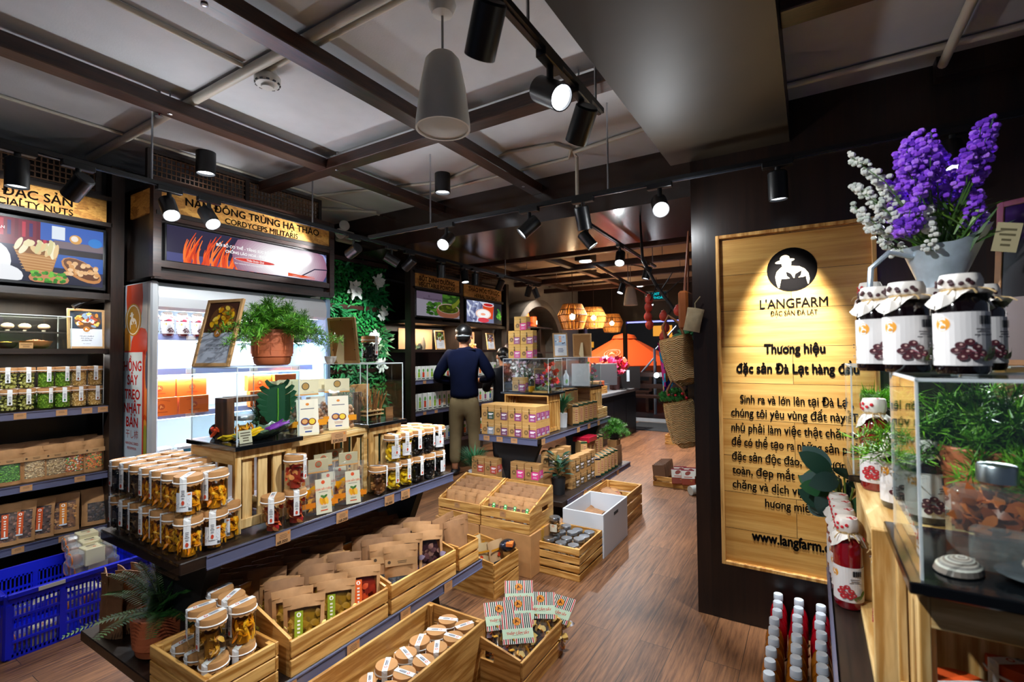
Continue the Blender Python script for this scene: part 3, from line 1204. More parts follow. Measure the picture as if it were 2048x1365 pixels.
for z, pw in ((1.70, 15), (FZ[0] - .04, 9), (FZ[1] - .04, 9), (FZ[2] - .03, 5)):
 area_light((-3.68, 2.07, z), (0, math.radians(28), 0), .05, 1.15, pw, (.80, .90, 1.0))
# printed side of the refrigerator (faces the shop entrance)
p = Pic(.0006)
p.rect(0, 0, .33, 1.88, 'b7bfc9')
q = random.Random(2)
zf = lambda py: G(262, py, y=1.387).z - .95
p.ell(-.02, zf(595), .12, .22, 'd04a2c')
p.ell(.08, zf(700), .15, .14, 'c8442c'); p.ell(-.13, zf(690), .06, .12, 'e0902c')
p.ell(.13, zf(790), .08, .26, 'e05a28'); p.ell(.14, zf(780), .05, .2, 'f08040')
p.ell(.14, zf(890), .07, .2, 'd8541c'); p.ell(.14, zf(890), .055, .17, 'e8a040'); p.ell(.145, zf(885), .03, .12, '9aa038')
p.ell(.16, zf(740), .02, .12, '5a5a70')
ez = zf(640)
p.ell(-.035, ez, .115, .105, 'b8872c', n=30); p.ring(-.035, ez, .090, .097, 'f2e8d8'); p.emblem(-.035, ez, .075, 'b8872c', 'f6f0e4')
z0, z1 = zf(702), zf(922)
p.rect(-.02, (z0 + z1) / 2, .29, z0 - z1, 'd03a2c'); p.rect(-.03, (z0 + z1) / 2, .27, z0 - z1 - .02, 'd3e2ec')
for wd, py in (('HỒNG', 742), ('SẤY', 770), ('TREO', 799), ('NHẬT', 827), ('BẢN', 855)):
 p.text(wd, -.035, zf(py), .088, 'c0201c', bold=.03, sx=1.0)
p.text('干し柿', -.035, zf(877), .06, 'b04a40')
p.text('HANGING DRIED', -.035, zf(891), .024, 'c03a30', bold=.01)
p.text('PERSIMMON', -.035, zf(901), .024, 'c03a30', bold=.01)
p.b.v = [(max(-.165, min(.165, a)), max(-.94, min(.94, c)), z) for a, c, z in p.b.v]
p.build('printed_panel', GLOSS, sp1, tr(.155, -.669, .95) @ FRONT)

# planted wall
t = thing('green_wall', 'wall of artificial green foliage with white flowers beside the refrigerator', 'plant wall', (-4.22, 3.42, 0))
q = MB(); q.box((-.06, 0, 1.25), (.05, 1.25, 2.4), 0)
q.build('backing', M('0c2a14', .8), t)
q = MB()
for z in (2.44, 1.93, 1.25):
 q.box((.02, 0, z), (.05, 1.28, .045), 0)
q.build('slat', BEAM[1], t)
rg = random.Random(3)
q = MB()
for i in range(5200):
 y, z = rg.uniform(-.62, .62), rg.uniform(.75, 2.42)
 big = math.sin(y * 9 + z * 5) + math.sin(z * 11 - y * 4) > .5
 g = rg.uniform(.6, 1.25)
 c = (.012 * g, .17 * g, .045 * g) if big else (.02 * g, .27 * g, .05 * g)
 L = rg.uniform(.06, .15) if big else rg.uniform(.025, .05)
 q.leaf((rg.uniform(-.03, .03), y, z), (rg.uniform(.3, 1), rg.uniform(-1, 1), rg.uniform(-1, .6)), (1, rg.uniform(-.4, .4), .5), L, L * (.22 if big else .5), 0, .4, 3, c)
fo = q.build('foliage', PLANT, t)
fo['kind'] = 'stuff'
for fy, fz, s in ((-.5, 2.22, 1.2), (-.36, 2.02, 1.0), (.12, 2.12, 1.3), (.46, 2.25, 1.2), (.52, 1.9, 1.1), (.4, 1.62, 1.3), (-.38, 1.55, 1.3), (-.3, 1.75, 1.0), (.5, 1.3, 1.0)):
 q = MB()
 for k in range(26):
  a = rg.uniform(0, 6.28)
  q.leaf((.05 + rg.uniform(0, .04), fy + rg.uniform(-.04, .04), fz + rg.uniform(-.05, .05)), (.5, math.cos(a), math.sin(a)), (1, 0, .2), .055 * s, .035 * s, 0, .3, 3, (.72, .76, .70))
 q.build('white_flower', PLANT, t)

# round portal niche beyond the tea shelves
t = thing('round_portal', 'large round grey portal niche beyond the tea shelves', 'niche', (-4.32, 7.45, 1.45))
q = MB()
R0, R1 = .78, .90
k = 48
for i in range(k):
 a, c = 2 * PI * i / k, 2 * PI * (i + 1) / k
 P4 = lambda r, a, x: (x, r * math.sin(a), r * math.cos(a))
 for r, x0, x1 in ((R0, -.05, .34), (R1, .34, -.05)):
  q.quad(P4(r, a, x0), P4(r, a, x1), P4(r, c, x1), P4(r, c, x0), 0, smooth=True)
 q.quad(P4(R0, a, .34), P4(R1, a, .34), P4(R1, c, .34), P4(R0, c, .34), 0)
q.build('ring', M('5a5650', .55, var=.2, scale=6), t)
q = MB(); q.lathe([(.8, 0), (.8, .01)], 0, 40, T=ROT('Y', 90))
q.build('back_panel', M('3a2c22', .5, var=.3, scale=4), t)
q = MB()
for z in (.42, -.02, -.4):
 q.box((.14, .02, z), (.24, 1.2, .025), 0)
q.box((.14, .12, .2), (.24, .025, .44), 0)
q.build('shelf', DARK[1], t)

def gondola(label, xu0, xu1, y0, y1, zu, xl0, xl1, zl, tags):
 t = thing('display_gondola', label, 'display stand')
 cx = (xu0 + xu1) / 2
 for (a, c, z) in ((xu0, xu1, zu), (xl0, xl1, zl)):
  q = MB(); q.box(((a + c) / 2, (y0 + y1) / 2, z - .02), (c - a, y1 - y0, .04), 0, bevel=.003)
  q.build('shelf_board', DARK[1], t)
  for x, o in ((c + .001, 1), (a - .001, -1)):
   rail(t, (x, y0 + .08, z - .048), (x, y1, z - .048), (o, 0, 0), .046)
 rail(t, (xu0, y0 - .001, zu - .05), (xu1, y0 - .001, zu - .05), (0, -1, 0), .05, ACRYL if y0 < 2 else RAIL)
 for y in (y0 + .16, y1 - .16):
  q = MB()
  T = Matrix(((1, 0, 0, cx), (0, 0, 1, y - .025), (0, 1, 0, 0), (0, 0, 0, 1)))
  q.prism([(-.24, zu - .04), (.24, zu - .04), (.10, zl + .08), (.18, zl), (-.18, zl), (-.10, zl + .08)], .05, 0, T=T)
  q.prism([(-.3, zl - .04), (.3, zl - .04), (.34, .0), (.25, .0), (.2, zl - .09), (-.2, zl - .09), (-.25, 0), (-.34, 0)], .05, 0, T=T)
  q.build('support_leg', MATTE, t)
 for y, z, body in tags:
  x = (xu1 if z > .5 else xl1) + .009
  price_tag(t, tr(x, y, z - .028) @ SIDE, body, .062, .046)
 return t
GY0, GY1 = .80, 2.22
gondola('front display gondola stacked with jars, pouches and mango bags', -2.41, -1.775, GY0, GY1, .74, -2.6, -1.575, .29,
  [(1.16, .74, '68.000'), (1.44, .74, '168.000'), (1.72, .74, '94.000'), (1.83, .74, '90.000'), (1.05, .29, ''), (1.33, .29, '65.000'), (1.62, .29, ''), (1.92, .29, '')])
gondola('rear display gondola stacked with cardboard tea boxes', -2.41, -1.85, 3.38, 5.0, .74, -2.62, -1.64, .28,
  [(3.46, .74, ''), (4.15, .74, ''), (4.4, .74, ''), (4.65, .74, ''), (3.8, .28, ''), (4.2, .28, ''), (4.6, .28, '')])
for x in (-2.33, -2.2, -2.06):
 price_tag(bpy.data.objects['display_gondola.001'], tr(x, 3.37, .715) @ FRONT, '', .06, .04)

# counter of syrups at the right
t = thing('side_counter', 'dark stained side counter holding syrup bottles at the right edge', 'counter')
q = MB(); q.box((.345, .72, .72), (.62, 2.44, .04), 0, bevel=.003)
q.build('shelf_board', DARK[1], t)
rail(t, (.034, -.4, .695), (.034, 1.94, .695), (-1, 0, 0), .05)
q = MB(); q.box((.40, .72, .35), (.46, 2.3, .70), 0)
q.build('base', MATTE, t)

# cash counter and things near the far end
t = thing('cash_counter', 'dark blue cash counter with grey top near the shop front', 'counter', (-2.98, 7.75, 0))
q = MB(); q.box((0, 0, .37), (.54, 1.8, .74), 0, bevel=.004)
q.build('body', M('10131c', .4), t)
q = MB()
for y in (-.6, 0, .6):
 q.box((.272, y, .38), (.008, .5, .56), 0, bevel=.002)
q.build('panel', M('0c0f17', .4), t)
q = MB(); q.box((.02, 0, .765), (.62, 1.86, .05), 0, bevel=.004)
q.build('counter_top', M('6d7178', .35, var=.1, scale=30), t)
# ------------------------------------------------------------------ goods: each builder returns a thing whose front faces -Y and whose origin is the middle of its base
def bent_stick(b, p, d, L, r, col, q, flat=.6, bend=.5):
 d = Vector(d).normalized()
 n = d.orthogonal().normalized()
 n.rotate(Matrix.Rotation(q.uniform(0, 6.28), 3, d))
 pts = [Vector(p) + d * (L * (t - .5)) + n * (bend * L * ((t - .5) ** 2 - .12)) for t in (0, .33, .66, 1)]
 s = n.cross(d)
 vs, fs = [], []
 for i, c in enumerate(pts):
  k = (.6, 1, 1, .55)[i]
  for a in range(5):
   t = 2 * PI * a / 5
   vs.append(c + s * (r * k * math.cos(t)) + n * (r * k * flat * math.sin(t)))
 for i in range(3):
  for a in range(5):
   a2 = (a + 1) % 5
   fs.append((i * 5 + a, i * 5 + a2, i * 5 + 5 + a2, i * 5 + 5 + a))
 fs += [tuple(range(5))[::-1], tuple(range(15, 20))]
 b.add(vs, fs, 0, True, None, col)


def fill(b, R_, h, kind, seed, z0=.006):
 q = random.Random(seed)
 core = {'mango': 'a86a08', 'mango_loose': 'b87808', 'grapefruit': '8a2a1c', 'pineapple': 'b08a0c', 'chips': '5a4028', 'pear': '8a5a18', 'prune': '0e0a0a', 'brown': '5a3418', 'fig': '7a5028', 'hazel': '5a3a20', 'macadamia': '7a7430'}.get(kind)
 if core:
  b.lathe([(0, z0), (R_ * .55, z0), (R_ * .55, z0 + h * .8), (0, z0 + h * .85)], 0, 12, col=core)
 def rp(rr=.8):
  a, r = q.uniform(0, 6.28), R_ * rr * math.sqrt(q.random())
  return r * math.cos(a), r * math.sin(a)
 if kind in ('mango', 'mango_loose'):
  cols = ['f0a012', 'e08a08', 'f7b52a', 'd97c06']
  for i in range(52):
   x, y = rp(.85)
   v = (q.uniform(-.35, .35), q.uniform(-.35, .35), 1) if kind == 'mango' and i < 24 else (q.uniform(-1, 1), q.uniform(-1, 1), q.uniform(-.6, .9))
   bent_stick(b, (x, y, z0 + q.uniform(.22, .78) * h), v, h * q.uniform(.36, .6), R_ * .15, cols[i % 4], q)
 elif kind == 'grapefruit':
  cols = ['d8482c', 'e86a3a', 'f2a05a', 'c8303a', 'f4b878', 'b8242c']
  for i in range(40):
   x, y = rp(.82)
   n = Vector((q.uniform(-1, 1), q.uniform(-1, 1), q.uniform(-.5, .8)))
   b.leaf((x, y, z0 + q.uniform(.1, .95) * h), n, n.orthogonal(), R_ * q.uniform(.5, .8), R_ * .55, 0, .5, 4, cols[i % 6])
 elif kind == 'pineapple':
  cols = ['f2c81e', 'e0b010', 'f7d84a', 'caa00c']
  for i in range(26):
   x, y = rp(.5)
   T = tr(x, y, z0 + q.uniform(.12, .9) * h) @ Euler((q.uniform(.3, 1.5), q.uniform(-.5, .5), q.uniform(0, 6))).to_matrix().to_4x4()
   k = 12
   b.tube([(R_ * .42 * math.cos(2 * PI * a / k), R_ * .42 * math.sin(2 * PI * a / k), R_ * .1 * math.sin(a * 2.1)) for a in range(k)], R_ * .17, 0, 5, T, True, cols[i % 4])
 elif kind in ('prune', 'brown', 'macadamia', 'hazel', 'fig'):
  cols = {'prune': ['17100f', '241815', '0e0a0a'], 'brown': ['7a4a24', '9c6a38', '5a3418'], 'macadamia': ['b9b368', 'a8a455', '8f8c3e'], 'hazel': ['9a6a3c', '7f5430', 'b98a58'], 'fig': ['a9793f', '8a5c2c', 'c08c50']}[kind]
  s = R_ * {'macadamia': .26, 'hazel': .3}.get(kind, .3)
  n = {'macadamia': 70, 'hazel': 46}.get(kind, 52)
  for i in range(n):
   a = q.uniform(0, 6.28)
   r = R_ * .74 if i % 4 else R_ * .4
   b.sphere((r * math.cos(a), r * math.sin(a), z0 + h * q.uniform(.06, .96)), (s * q.uniform(.7, 1.1), s * q.uniform(.6, 1), s * q.uniform(.6, 1)), 0, 7, 5, None, cols[i % 3])
 elif kind in ('beans', 'lotus'):
  cols = {'beans': ['6a8f1e', '55781a', '86a838'], 'lotus': ['d3ab6c', 'c0934f', 'e0be86']}[kind]
  for i in range(230):
   a = q.uniform(0, 6.28)
   r = R_ * .9
   b.sphere((r * math.cos(a), r * math.sin(a), z0 + h * q.uniform(.02, .98)), (R_ * .1, R_ * .1, R_ * .13), 0, 5, 4, None, cols[i % 3])
  b.lathe([(0, z0), (R_ * .86, z0), (R_ * .86, z0 + h), (0, z0 + h)], 0, 14, col=cols[1])
 elif kind in ('chips', 'pear'):
  cols = ['8a6a48', 'a8875c', '6a4a34', 'b99c70'] if kind == 'chips' else ['c8902c', 'b87a20', 'd8a848', 'a86c1c']
  for i in range(44):
   x, y = rp(.8)
   n = Vector((q.uniform(-1, 1), q.uniform(-1, 1), q.uniform(-.4, .8)))
   b.leaf((x, y, z0 + q.uniform(.08, .92) * h), n, n.orthogonal(), R_ * q.uniform(.6, .9), R_ * .45, 0, .6, 3, cols[i % 4])
 lim = R_ * .97
 for i, (x, y, z) in enumerate(b.v):
  r = math.hypot(x, y)
  k = lim / r if r > lim else 1.0
  b.v[i] = (x * k, y * k, min(max(z, z0), z0 + h))


CONT_COL = {'mango': 'golden mango sticks', 'prune': 'dark dried fruit', 'grapefruit': 'pink grapefruit slices', 'pineapple': 'yellow pineapple', 'chips': 'brown chips', 'brown': 'brown slices', 'macadamia': 'green nuts', 'beans': 'green beans', 'lotus': 'tan lotus seeds', 'fig': 'tan dried fruit', 'pear': 'amber dried fruit'}


def jar(kind, R_=.045, H=.138, info=False, top_only=False, seed=0, accent='c8452c'):
 """clear jar, scalloped kraft paper lid tied with white string, white label running over the lid"""
 t = thing('fruit_jar', 'jar', 'jar')
 g = MB()
 g.openlathe([(.0005, .002), (R_ * .9, .001), (R_ * .97, .006), (R_ * .985, H * .3), (R_ * .97, H * .8), (R_ * .88, H * .88)], 0, 22)
 g.build('glass', JARGL, t)
 c = MB(); fill(c, R_ * .93, H * .70, kind, seed + 3)
 c.build('contents', FRUIT, t)
 l = MB()
 seg = 44
 vs, fs = [], []
 rows = [(0, H), (R_ * .99, H - .001), (R_ * 1.02, H - .006), (R_ * 1.02, H - .018), (R_ * 1.04, H * .80)]
 for ri, (r, z) in enumerate(rows):
  for k in range(seg):
   a = 2 * PI * k / seg
   zz = z - (.006 * abs(math.sin(a * 7)) if ri == 4 else 0)
   vs.append((r * math.cos(a), r * math.sin(a), zz))
 for i in range(4):
  for k in range(seg):
   k2 = (k + 1) % seg
   fs.append((i * seg + k, (i + 1) * seg + k, (i + 1) * seg + k2, i * seg + k2))
 l.add(vs, fs, 0, True)
 lid = l.build('lid', CARD, t)
 s = MB(); k = 24
 s.tube([(R_ * 1.04 * math.cos(2 * PI * a / k), R_ * 1.04 * math.sin(2 * PI * a / k), H - .021) for a in range(k)], .0026, 0, 6, None, True)
 s.build('string', STRING, lid)
 p = Pic(.0002)
 w = .021
 zt, zb = H + .0006, H * .30
 r = R_ * 1.075
 n = [(0, R_ * .99, zt), (0, 0, zt + .0004), (0, -R_ * .98, zt), (0, -r, H - .008), (0, -r, H * .7), (0, -r, zb)]
 b = MB()
 for i in range(len(n) - 1):
  a, c2 = n[i], n[i + 1]
  f0 = 1 if i >= 2 else 0
  curve = lambda x, y: -math.sqrt(max(0, r * r - x * x)) if y <= -R_ * .97 else y
  b.quad((-w / 2, curve(w / 2, a[1]), a[2]), (-w / 2, curve(w / 2, c2[1]), c2[2]), (0, c2[1], c2[2]), (0, a[1], a[2]), 0, 'e6e6e4')
  b.quad((0, a[1], a[2]), (0, c2[1], c2[2]), (w / 2, curve(w / 2, c2[1]), c2[2]), (w / 2, curve(w / 2, a[1]), a[2]), 0, 'e6e6e4')
 p.b = b
 p.b.build('strip_label', PRINT, t)
 p = Pic(.0003)
 p.lines(0, H * .62, .013, .022, 4, '6a6a70', seed)
 p.lines(0, H * .5, .012, .008, 2, '8a8a90', seed)
 p.ell(0, H * .39, .0045, .0075, accent)
 p.build('small_print', PRINT, t, None, bend=r + .0004)
 p = Pic(.0003)
 p.ell(0, -R_ * .45, .006, .006, 'c8452c', n=12)
 p.ell(0, -R_ * .45, .0035, .0035, 'f0e8e0', n=10)
 p.rect(0, R_ * .15, .011, R_ * .75, 'a9adb5')
 p.rect(-.003, R_ * .15, .0025, R_ * .7, '2c3444')
 p.rect(.003, R_ * .1, .002, R_ * .5, '5c6474')
 p.build('lid_print', PRINT, t, tr(0, 0, zt + .0006))
 if info:
  p = Pic(.0003)
  p.rect(0, H * .40, R_ * 1.15, H * .46, 'dfe1e4', nx=8)
  p.lines(-.002, H * .42, R_ * .95, H * .34, 11, '7a7e88', 5)
  p.rect(R_ * .4, H * .585, R_ * .2, .004, 'e0702c')
  for i in range(7):
   p.rect(R_ * .36 + i * .0018, H * .23, .001, .009, '22262c')
  p.build('info_label', PRINT, t, None, bend=R_ * 1.0)
 return t


def pillow(w, h, d, nx=8, ny=10, top=.004, gusset=.6, sag=0.0, seed=0, crumple=0.0):
 """front and back sheets of a stand-up bag; returns point function front(u, v) with u, v in 0..1"""
 q = random.Random(seed)
 ns = [[q.uniform(-1, 1) for _ in range(ny + 1)] for _ in range(nx + 1)]
 def thick(u, v):
  e = max(0.0, 1 - abs(2 * u - 1) ** 3)
  prof = (1 - v) ** .55 * (1.0 - gusset * max(0, .25 - v)) if v < 1 else 0
  return top / 2 + d / 2 * e * prof
 def pt(i, j, side):
  u, v = i / nx, j / ny
  k = crumple * ns[i][j] * (0.3 + v)
  ww = w * (1 - .05 * math.sin(PI * v)) * (.96 + .04 * v)
  return ((u - .5) * ww, side * thick(u, v) + k + sag * v * v, v * h * (1 - .02 * abs(2 * u - 1)))
 return pt


def pouch(kind, w=.125, h=.19, d=.055, seed=0, body=None, label_col=None, win=None, seeds=None, film=None, cat_name='pouch', band=False, rows=(0, 10)):
 """stand-up pouch; win = (u0, u1, v0, v1) clear window filled with pieces"""
 t = thing('stand_up_pouch', 'pouch', 'pouch')
 nx, ny = 10, 10
 pt = pillow(w, h, d, nx, ny, seed=seed, crumple=.0015)
 b, wn = MB(), MB()
 b.weld = wn.weld = True
 for side in (-1, 1):
  for i in range(nx):
   for j in range(ny):
    qd = [pt(i, j, side), pt(i + 1, j, side), pt(i + 1, j + 1, side), pt(i, j + 1, side)]
    if side > 0:
     qd = qd[::-1]
    u, v = (i + .5) / nx, (j + .5) / ny
    if win and side < 0 and win[0] < u < win[1] and win[2] < v < win[3]:
     wn.add(qd, [(0, 1, 2, 3)], 0, True)
    else:
     b.add(qd, [(0, 1, 2, 3)], 0, True)
 # bottom and side seams
 for i in range(nx):
  b.add([pt(i, 0, 1), pt(i + 1, 0, 1), pt(i + 1, 0, -1), pt(i, 0, -1)], [(0, 1, 2, 3)], 0, True)
  b.add([pt(i, ny, -1), pt(i + 1, ny, -1), pt(i + 1, ny, 1), pt(i, ny, 1)], [(0, 1, 2, 3)], 0, True)
 for i, s in ((0, 1), (nx, -1)):
  for j in range(ny):
   f = [pt(i, j, 1), pt(i, j, -1), pt(i, j + 1, -1), pt(i, j + 1, 1)]
   b.add(f if s > 0 else f[::-1], [(0, 1, 2, 3)], 0, True)
 z = b
 # zip ridge
 z.box((0, -.004 - d * .06, h * .86), (w * .94, .003, .003), 0)
 b.build('bag', body or KRAFT, t)
 if win:
  wn.build('window', FILM if film else CELLO, t)
  q = random.Random(seed + 9)
  c = MB()
  u0, u1, v0, v1 = win
  cols, kindp, size, n = seeds
  for i in range(n):
   u, v = q.uniform(u0 + .05, u1 - .05), v0 + (v1 - v0) * (q.random() ** 1.15) * (.72 if film else .93)
   ii, jj = int(u * nx), int(v * ny)
   P0 = Vector(pt(ii, jj, -1))
   P1 = Vector(pt(min(nx, ii + 1), min(ny, jj + 1), -1))
   fx, fy = u * nx - ii, v * ny - jj
   x, y, zz = P0.x + (P1.x - P0.x) * fx, (P0.y + P1.y) / 2 + size * .9, P0.z + (P1.z - P0.z) * fy
   if kindp == 'ball':
    c.sphere((x, y, zz), (size * q.uniform(.75, 1.1), size * .8, size * q.uniform(.65, 1.0)), 0, 7, 5, None, cols[i % len(cols)])
   elif kindp == 'stick':
    bent_stick(c, (x, y, zz), (q.uniform(-1, 1), q.uniform(-.2, .2), q.uniform(-1, 1)), size * 3.2, size * .5, cols[i % len(cols)], q)
   else:
    nn = Vector((q.uniform(-1, 1), q.uniform(-.3, .3), q.uniform(-1, 1)))
    c.leaf((x, y - size * .5, zz), nn, (q.uniform(-.3, .3), -1, .2), size * 2, size * 1.6, 0, .5, 3, cols[i % len(cols)])
  # backing heap behind the pieces
  for i in range(int(u0 * nx + .5), int(u1 * nx)):
   for j in range(int(v0 * ny + .5), int(v1 * ny)):
    off = Vector((0, size * 1.7, 0))
    c.add([Vector(pt(i, j, -1)) + off, Vector(pt(i + 1, j, -1)) + off, Vector(pt(i + 1, j + 1, -1)) + off, Vector(pt(i, j + 1, -1)) + off], [(0, 1, 2, 3)], 0, True, None, cols[0])
  c.build('contents', FRUIT, t)
 yf = lambda v: pt(nx // 2, int(v * ny), -1)[1]
 if label_col:
  p = Pic(.0003)
  lw, lx = w * .19, (-w * .12 if film else w * .05)
  p.rect(lx, h * .48, lw, h * .56, label_col)
  p.ell(lx, h * .70, lw * .28, lw * .28, 'f4efe6', n=12)
  p.ell(lx, h * .70, lw * .12, lw * .18, label_col, n=8)
  for i in range(4):
   p.rect(lx, h * (.6 - i * .06), lw * .34, h * .03, 'f0e9da')
  p.rect(lx, h * .3, lw * .2, h * .14, 'f0e9da')
  p.rect(lx, h * .205, lw * 1.05, h * .035, 'c9d3dc')
  a = math.atan2(yf(.2) - yf(.76), h * .56)
  T = tr(0, (yf(.2) + yf(.76)) / 2 - .006, 0) @ tr(0, 0, h * .48) @ ROT('X', math.degrees(-a) * -1) @ tr(0, 0, -h * .48) @ FRONT
  p.build('label', PRINT, t, T)
 if band:
  p = Pic(.0003)
  p.rect(0, h * .67, w * .9, h * .14, 'b58a5c')
  p.ell(-w * .34, h * .68, w * .045, w * .045, '4a3826', n=12)
  p.lines(w * .02, h * .67, w * .4, h * .06, 2, '4a3826', 4)
  p.build('label', PRINT, t, tr(0, yf(.6) - .004, 0) @ FRONT)
 return t


ALMOND = (['8a4a20', '6a3616', 'a8643a', 'b87a48'], 'ball', .0075, 90)
POUCHES = {
 'green_peas': dict(win=(.08, .92, .1, .6), seeds=(['4f8f1e', '6ab02c', '3f7a18'], 'ball', .0055, 170), band=True),
 'chickpeas': dict(win=(.08, .92, .1, .6), seeds=(['cfae78', 'b9945c', 'e0c492'], 'ball', .005, 190), band=True),
 'oats': dict(win=(.08, .92, .1, .6), seeds=(['c8a870', 'a88650', 'dcc08c'], 'ball', .0045, 200), band=True),
 'mixed_veg': dict(win=(.08, .92, .1, .6), seeds=(['e07a1c', '5a9a24', 'f09030', 'e0d8c0', 'd86a14'], 'ball', .006, 150), band=True),
 'carrot_mix': dict(win=(.08, .92, .1, .6), seeds=(['f08a24', 'e8741a', '4f8f28', 'f6a040'], 'ball', .006, 150), band=True),
 'almond': dict(win=(.05, .95, .1, .82), seeds=(['8f5522', 'b9783a', 'c98c48', '70401a'], 'ball', .008, 95), label_col='d9822c', w=.15),
 'cocoa': dict(win=(.05, .95, .1, .82), seeds=(['5a3424', '7a4a34', '3f2418', '9a6a50'], 'ball', .0075, 100), label_col='c8501c'),
 'dark_nuts': dict(win=(.15, .85, .1, .62), seeds=(['3f2818', '2a1a12', '5a3a24'], 'ball', .011, 50), w=.13),
 'green_label': dict(film=1, win=(.05, .95, .05, .84), seeds=(['b8a838', '9a8a30', 'd0c468', '7f6c30'], 'leaf', .013, 80), label_col='8a9a1c', w=.135, h=.185),
 'orange_label': dict(film=1, win=(.05, .95, .05, .84), seeds=(['b03a2c', 'd85a34', '8a2418'], 'leaf', .013, 60), label_col='e8601c', w=.135, h=.185),
 'blue_window': dict(win=(.08, .92, .1, .45), seeds=(['2a3648', '1c2634', '3a4a60'], 'leaf', .014, 50), band=True, w=.145, h=.20),
 'purple_window': dict(film=1, win=(.05, .95, .05, .84), seeds=(['4a3458', '6a5478', '8a7a90', '2f2438'], 'leaf', .014, 50), w=.13, h=.20),
 'shrimp': dict(win=(.08, .92, .1, .42), seeds=(['b4522c', '8f3c1e', 'cf7040'], 'stick', .006, 80), w=.10, h=.165, d=.04),
 'green_tag': dict(win=(.08, .92, .1, .75), seeds=(['b4622c', '8f4a1e', 'cf8040'], 'stick', .006, 80), label_col='2fa048', w=.11, h=.165, d=.04),
 'plain': dict(w=.13, h=.20, d=.045, body=KRAFTD),
}


def mk_pouch(kind):
 return lambda: pouch(kind, seed=len(kind) * 7, **POUCHES[kind])


def tea_box(col, w=.098, h=.10, d=.075, front2='b98d4e', dark=False):
 t = thing('tea_box', 'box', 'box')
 q = MB(); q.box((0, 0, h / 2), (w, d, h), 0, bevel=.0015)
 q.build('carton', M(front2, .65, var=.06, scale=30), t)
 p = Pic(.0002)
 p.rect(w * .22, -h * .22, w * .5, h * .5, col)
 p.rect(w * .24, -h * .1, w * .36, h * .06, 'f2ecf0')
 p.rect(w * .2, -h * .17, w * .26, h * .05, 'f2ecf0')
 p.lines(w * .22, -h * .34, w * .36, h * .12, 3, 'e0d4dc', 3)
 p.line([(-w * .48, h * .26), (-w * .42, h * .2), (w * .42, h * .2), (w * .48, h * .26)], h * .016, 'e4c896')
 p.ell(-w * .22, -h * .16, w * .16, w * .16, '6a4c2c', n=20)
 p.ring(-w * .22, -h * .16, w * .12, w * .13, 'c8a468')
 p.poly([(-w * .22, -h * .08), (-w * .15, -h * .22), (-w * .2, -h * .2), (-w * .24, -h * .2), (-w * .29, -h * .22)], 'c8a468')
 for dx, dz in ((.0, .3), (.01, .16), (-.01, .06)):
  p.ring(w * dx, h * dz, w * .022, w * .05, '3a2a1c', 12)
 p.line([(w * .0, h * .3), (w * .06, h * .22), (-w * .04, h * .18), (w * .05, h * .1), (w * .04, -h * .02)], w * .022, '3a2a1c')
 p.build('front_print', PRINT, t, tr(0, -d / 2 - .0002, h / 2) @ FRONT)
 p = Pic(.0002)
 p.rect(0, -h * .14, d * .96, h * .5, col)
 p.lines(-d * .1, -h * .05, d * .6, h * .2, 3, 'c8a8b8', 4)
 p.rect(d * .1, -h * .3, d * .5, h * .14, 'e6e2e4')
 for i in range(6):
  p.rect(d * (-.08 + i * .07), -h * .3, d * .03, h * .12, '2a2226')
 p.build('side_print', PRINT, t, tr(w / 2 + .0002, 0, h / 2) @ SIDE)
 return t


def tall_box(edge, w=.052, h=.165, d=.115):
 """upright carton seen on its narrow spine: dark corner guards, red vertical lettering"""
 t = thing('herb_box', 'box', 'box')
 q = MB(); q.box((0, 0, h / 2), (w, d, h), 0, bevel=.0015)
 q.build('carton', M('b98d58', .6, var=.06, scale=30), t)
 p = Pic(.0002)
 p.rect(0, h * .45, w * .98, h * .09, edge)
 p.rect(0, -h * .45, w * .98, h * .09, edge)
 p.rect(w * .12, 0, w * .4, h * .66, 'c9a878')
 for i in range(6):
  p.rect(w * .12, h * (.25 - i * .1), w * .3, h * .05, '9a2430')
  p.rect(w * .12, h * (.25 - i * .1), w * .1, h * .025, 'c9a878')
 p.build('spine_print', PRINT, t, tr(0, -d / 2 - .0002, h / 2) @ FRONT)
 p = Pic(.0002)
 p.rect(0, 0, w * .5, d * .96, edge)
 p.build('lid_print', PRINT, t, tr(0, 0, h + .0002))
 return t


_d = MB()
_d.sphere((0, 0, 0), 1, 0, 8, 5)
DOT = list(_d.v)


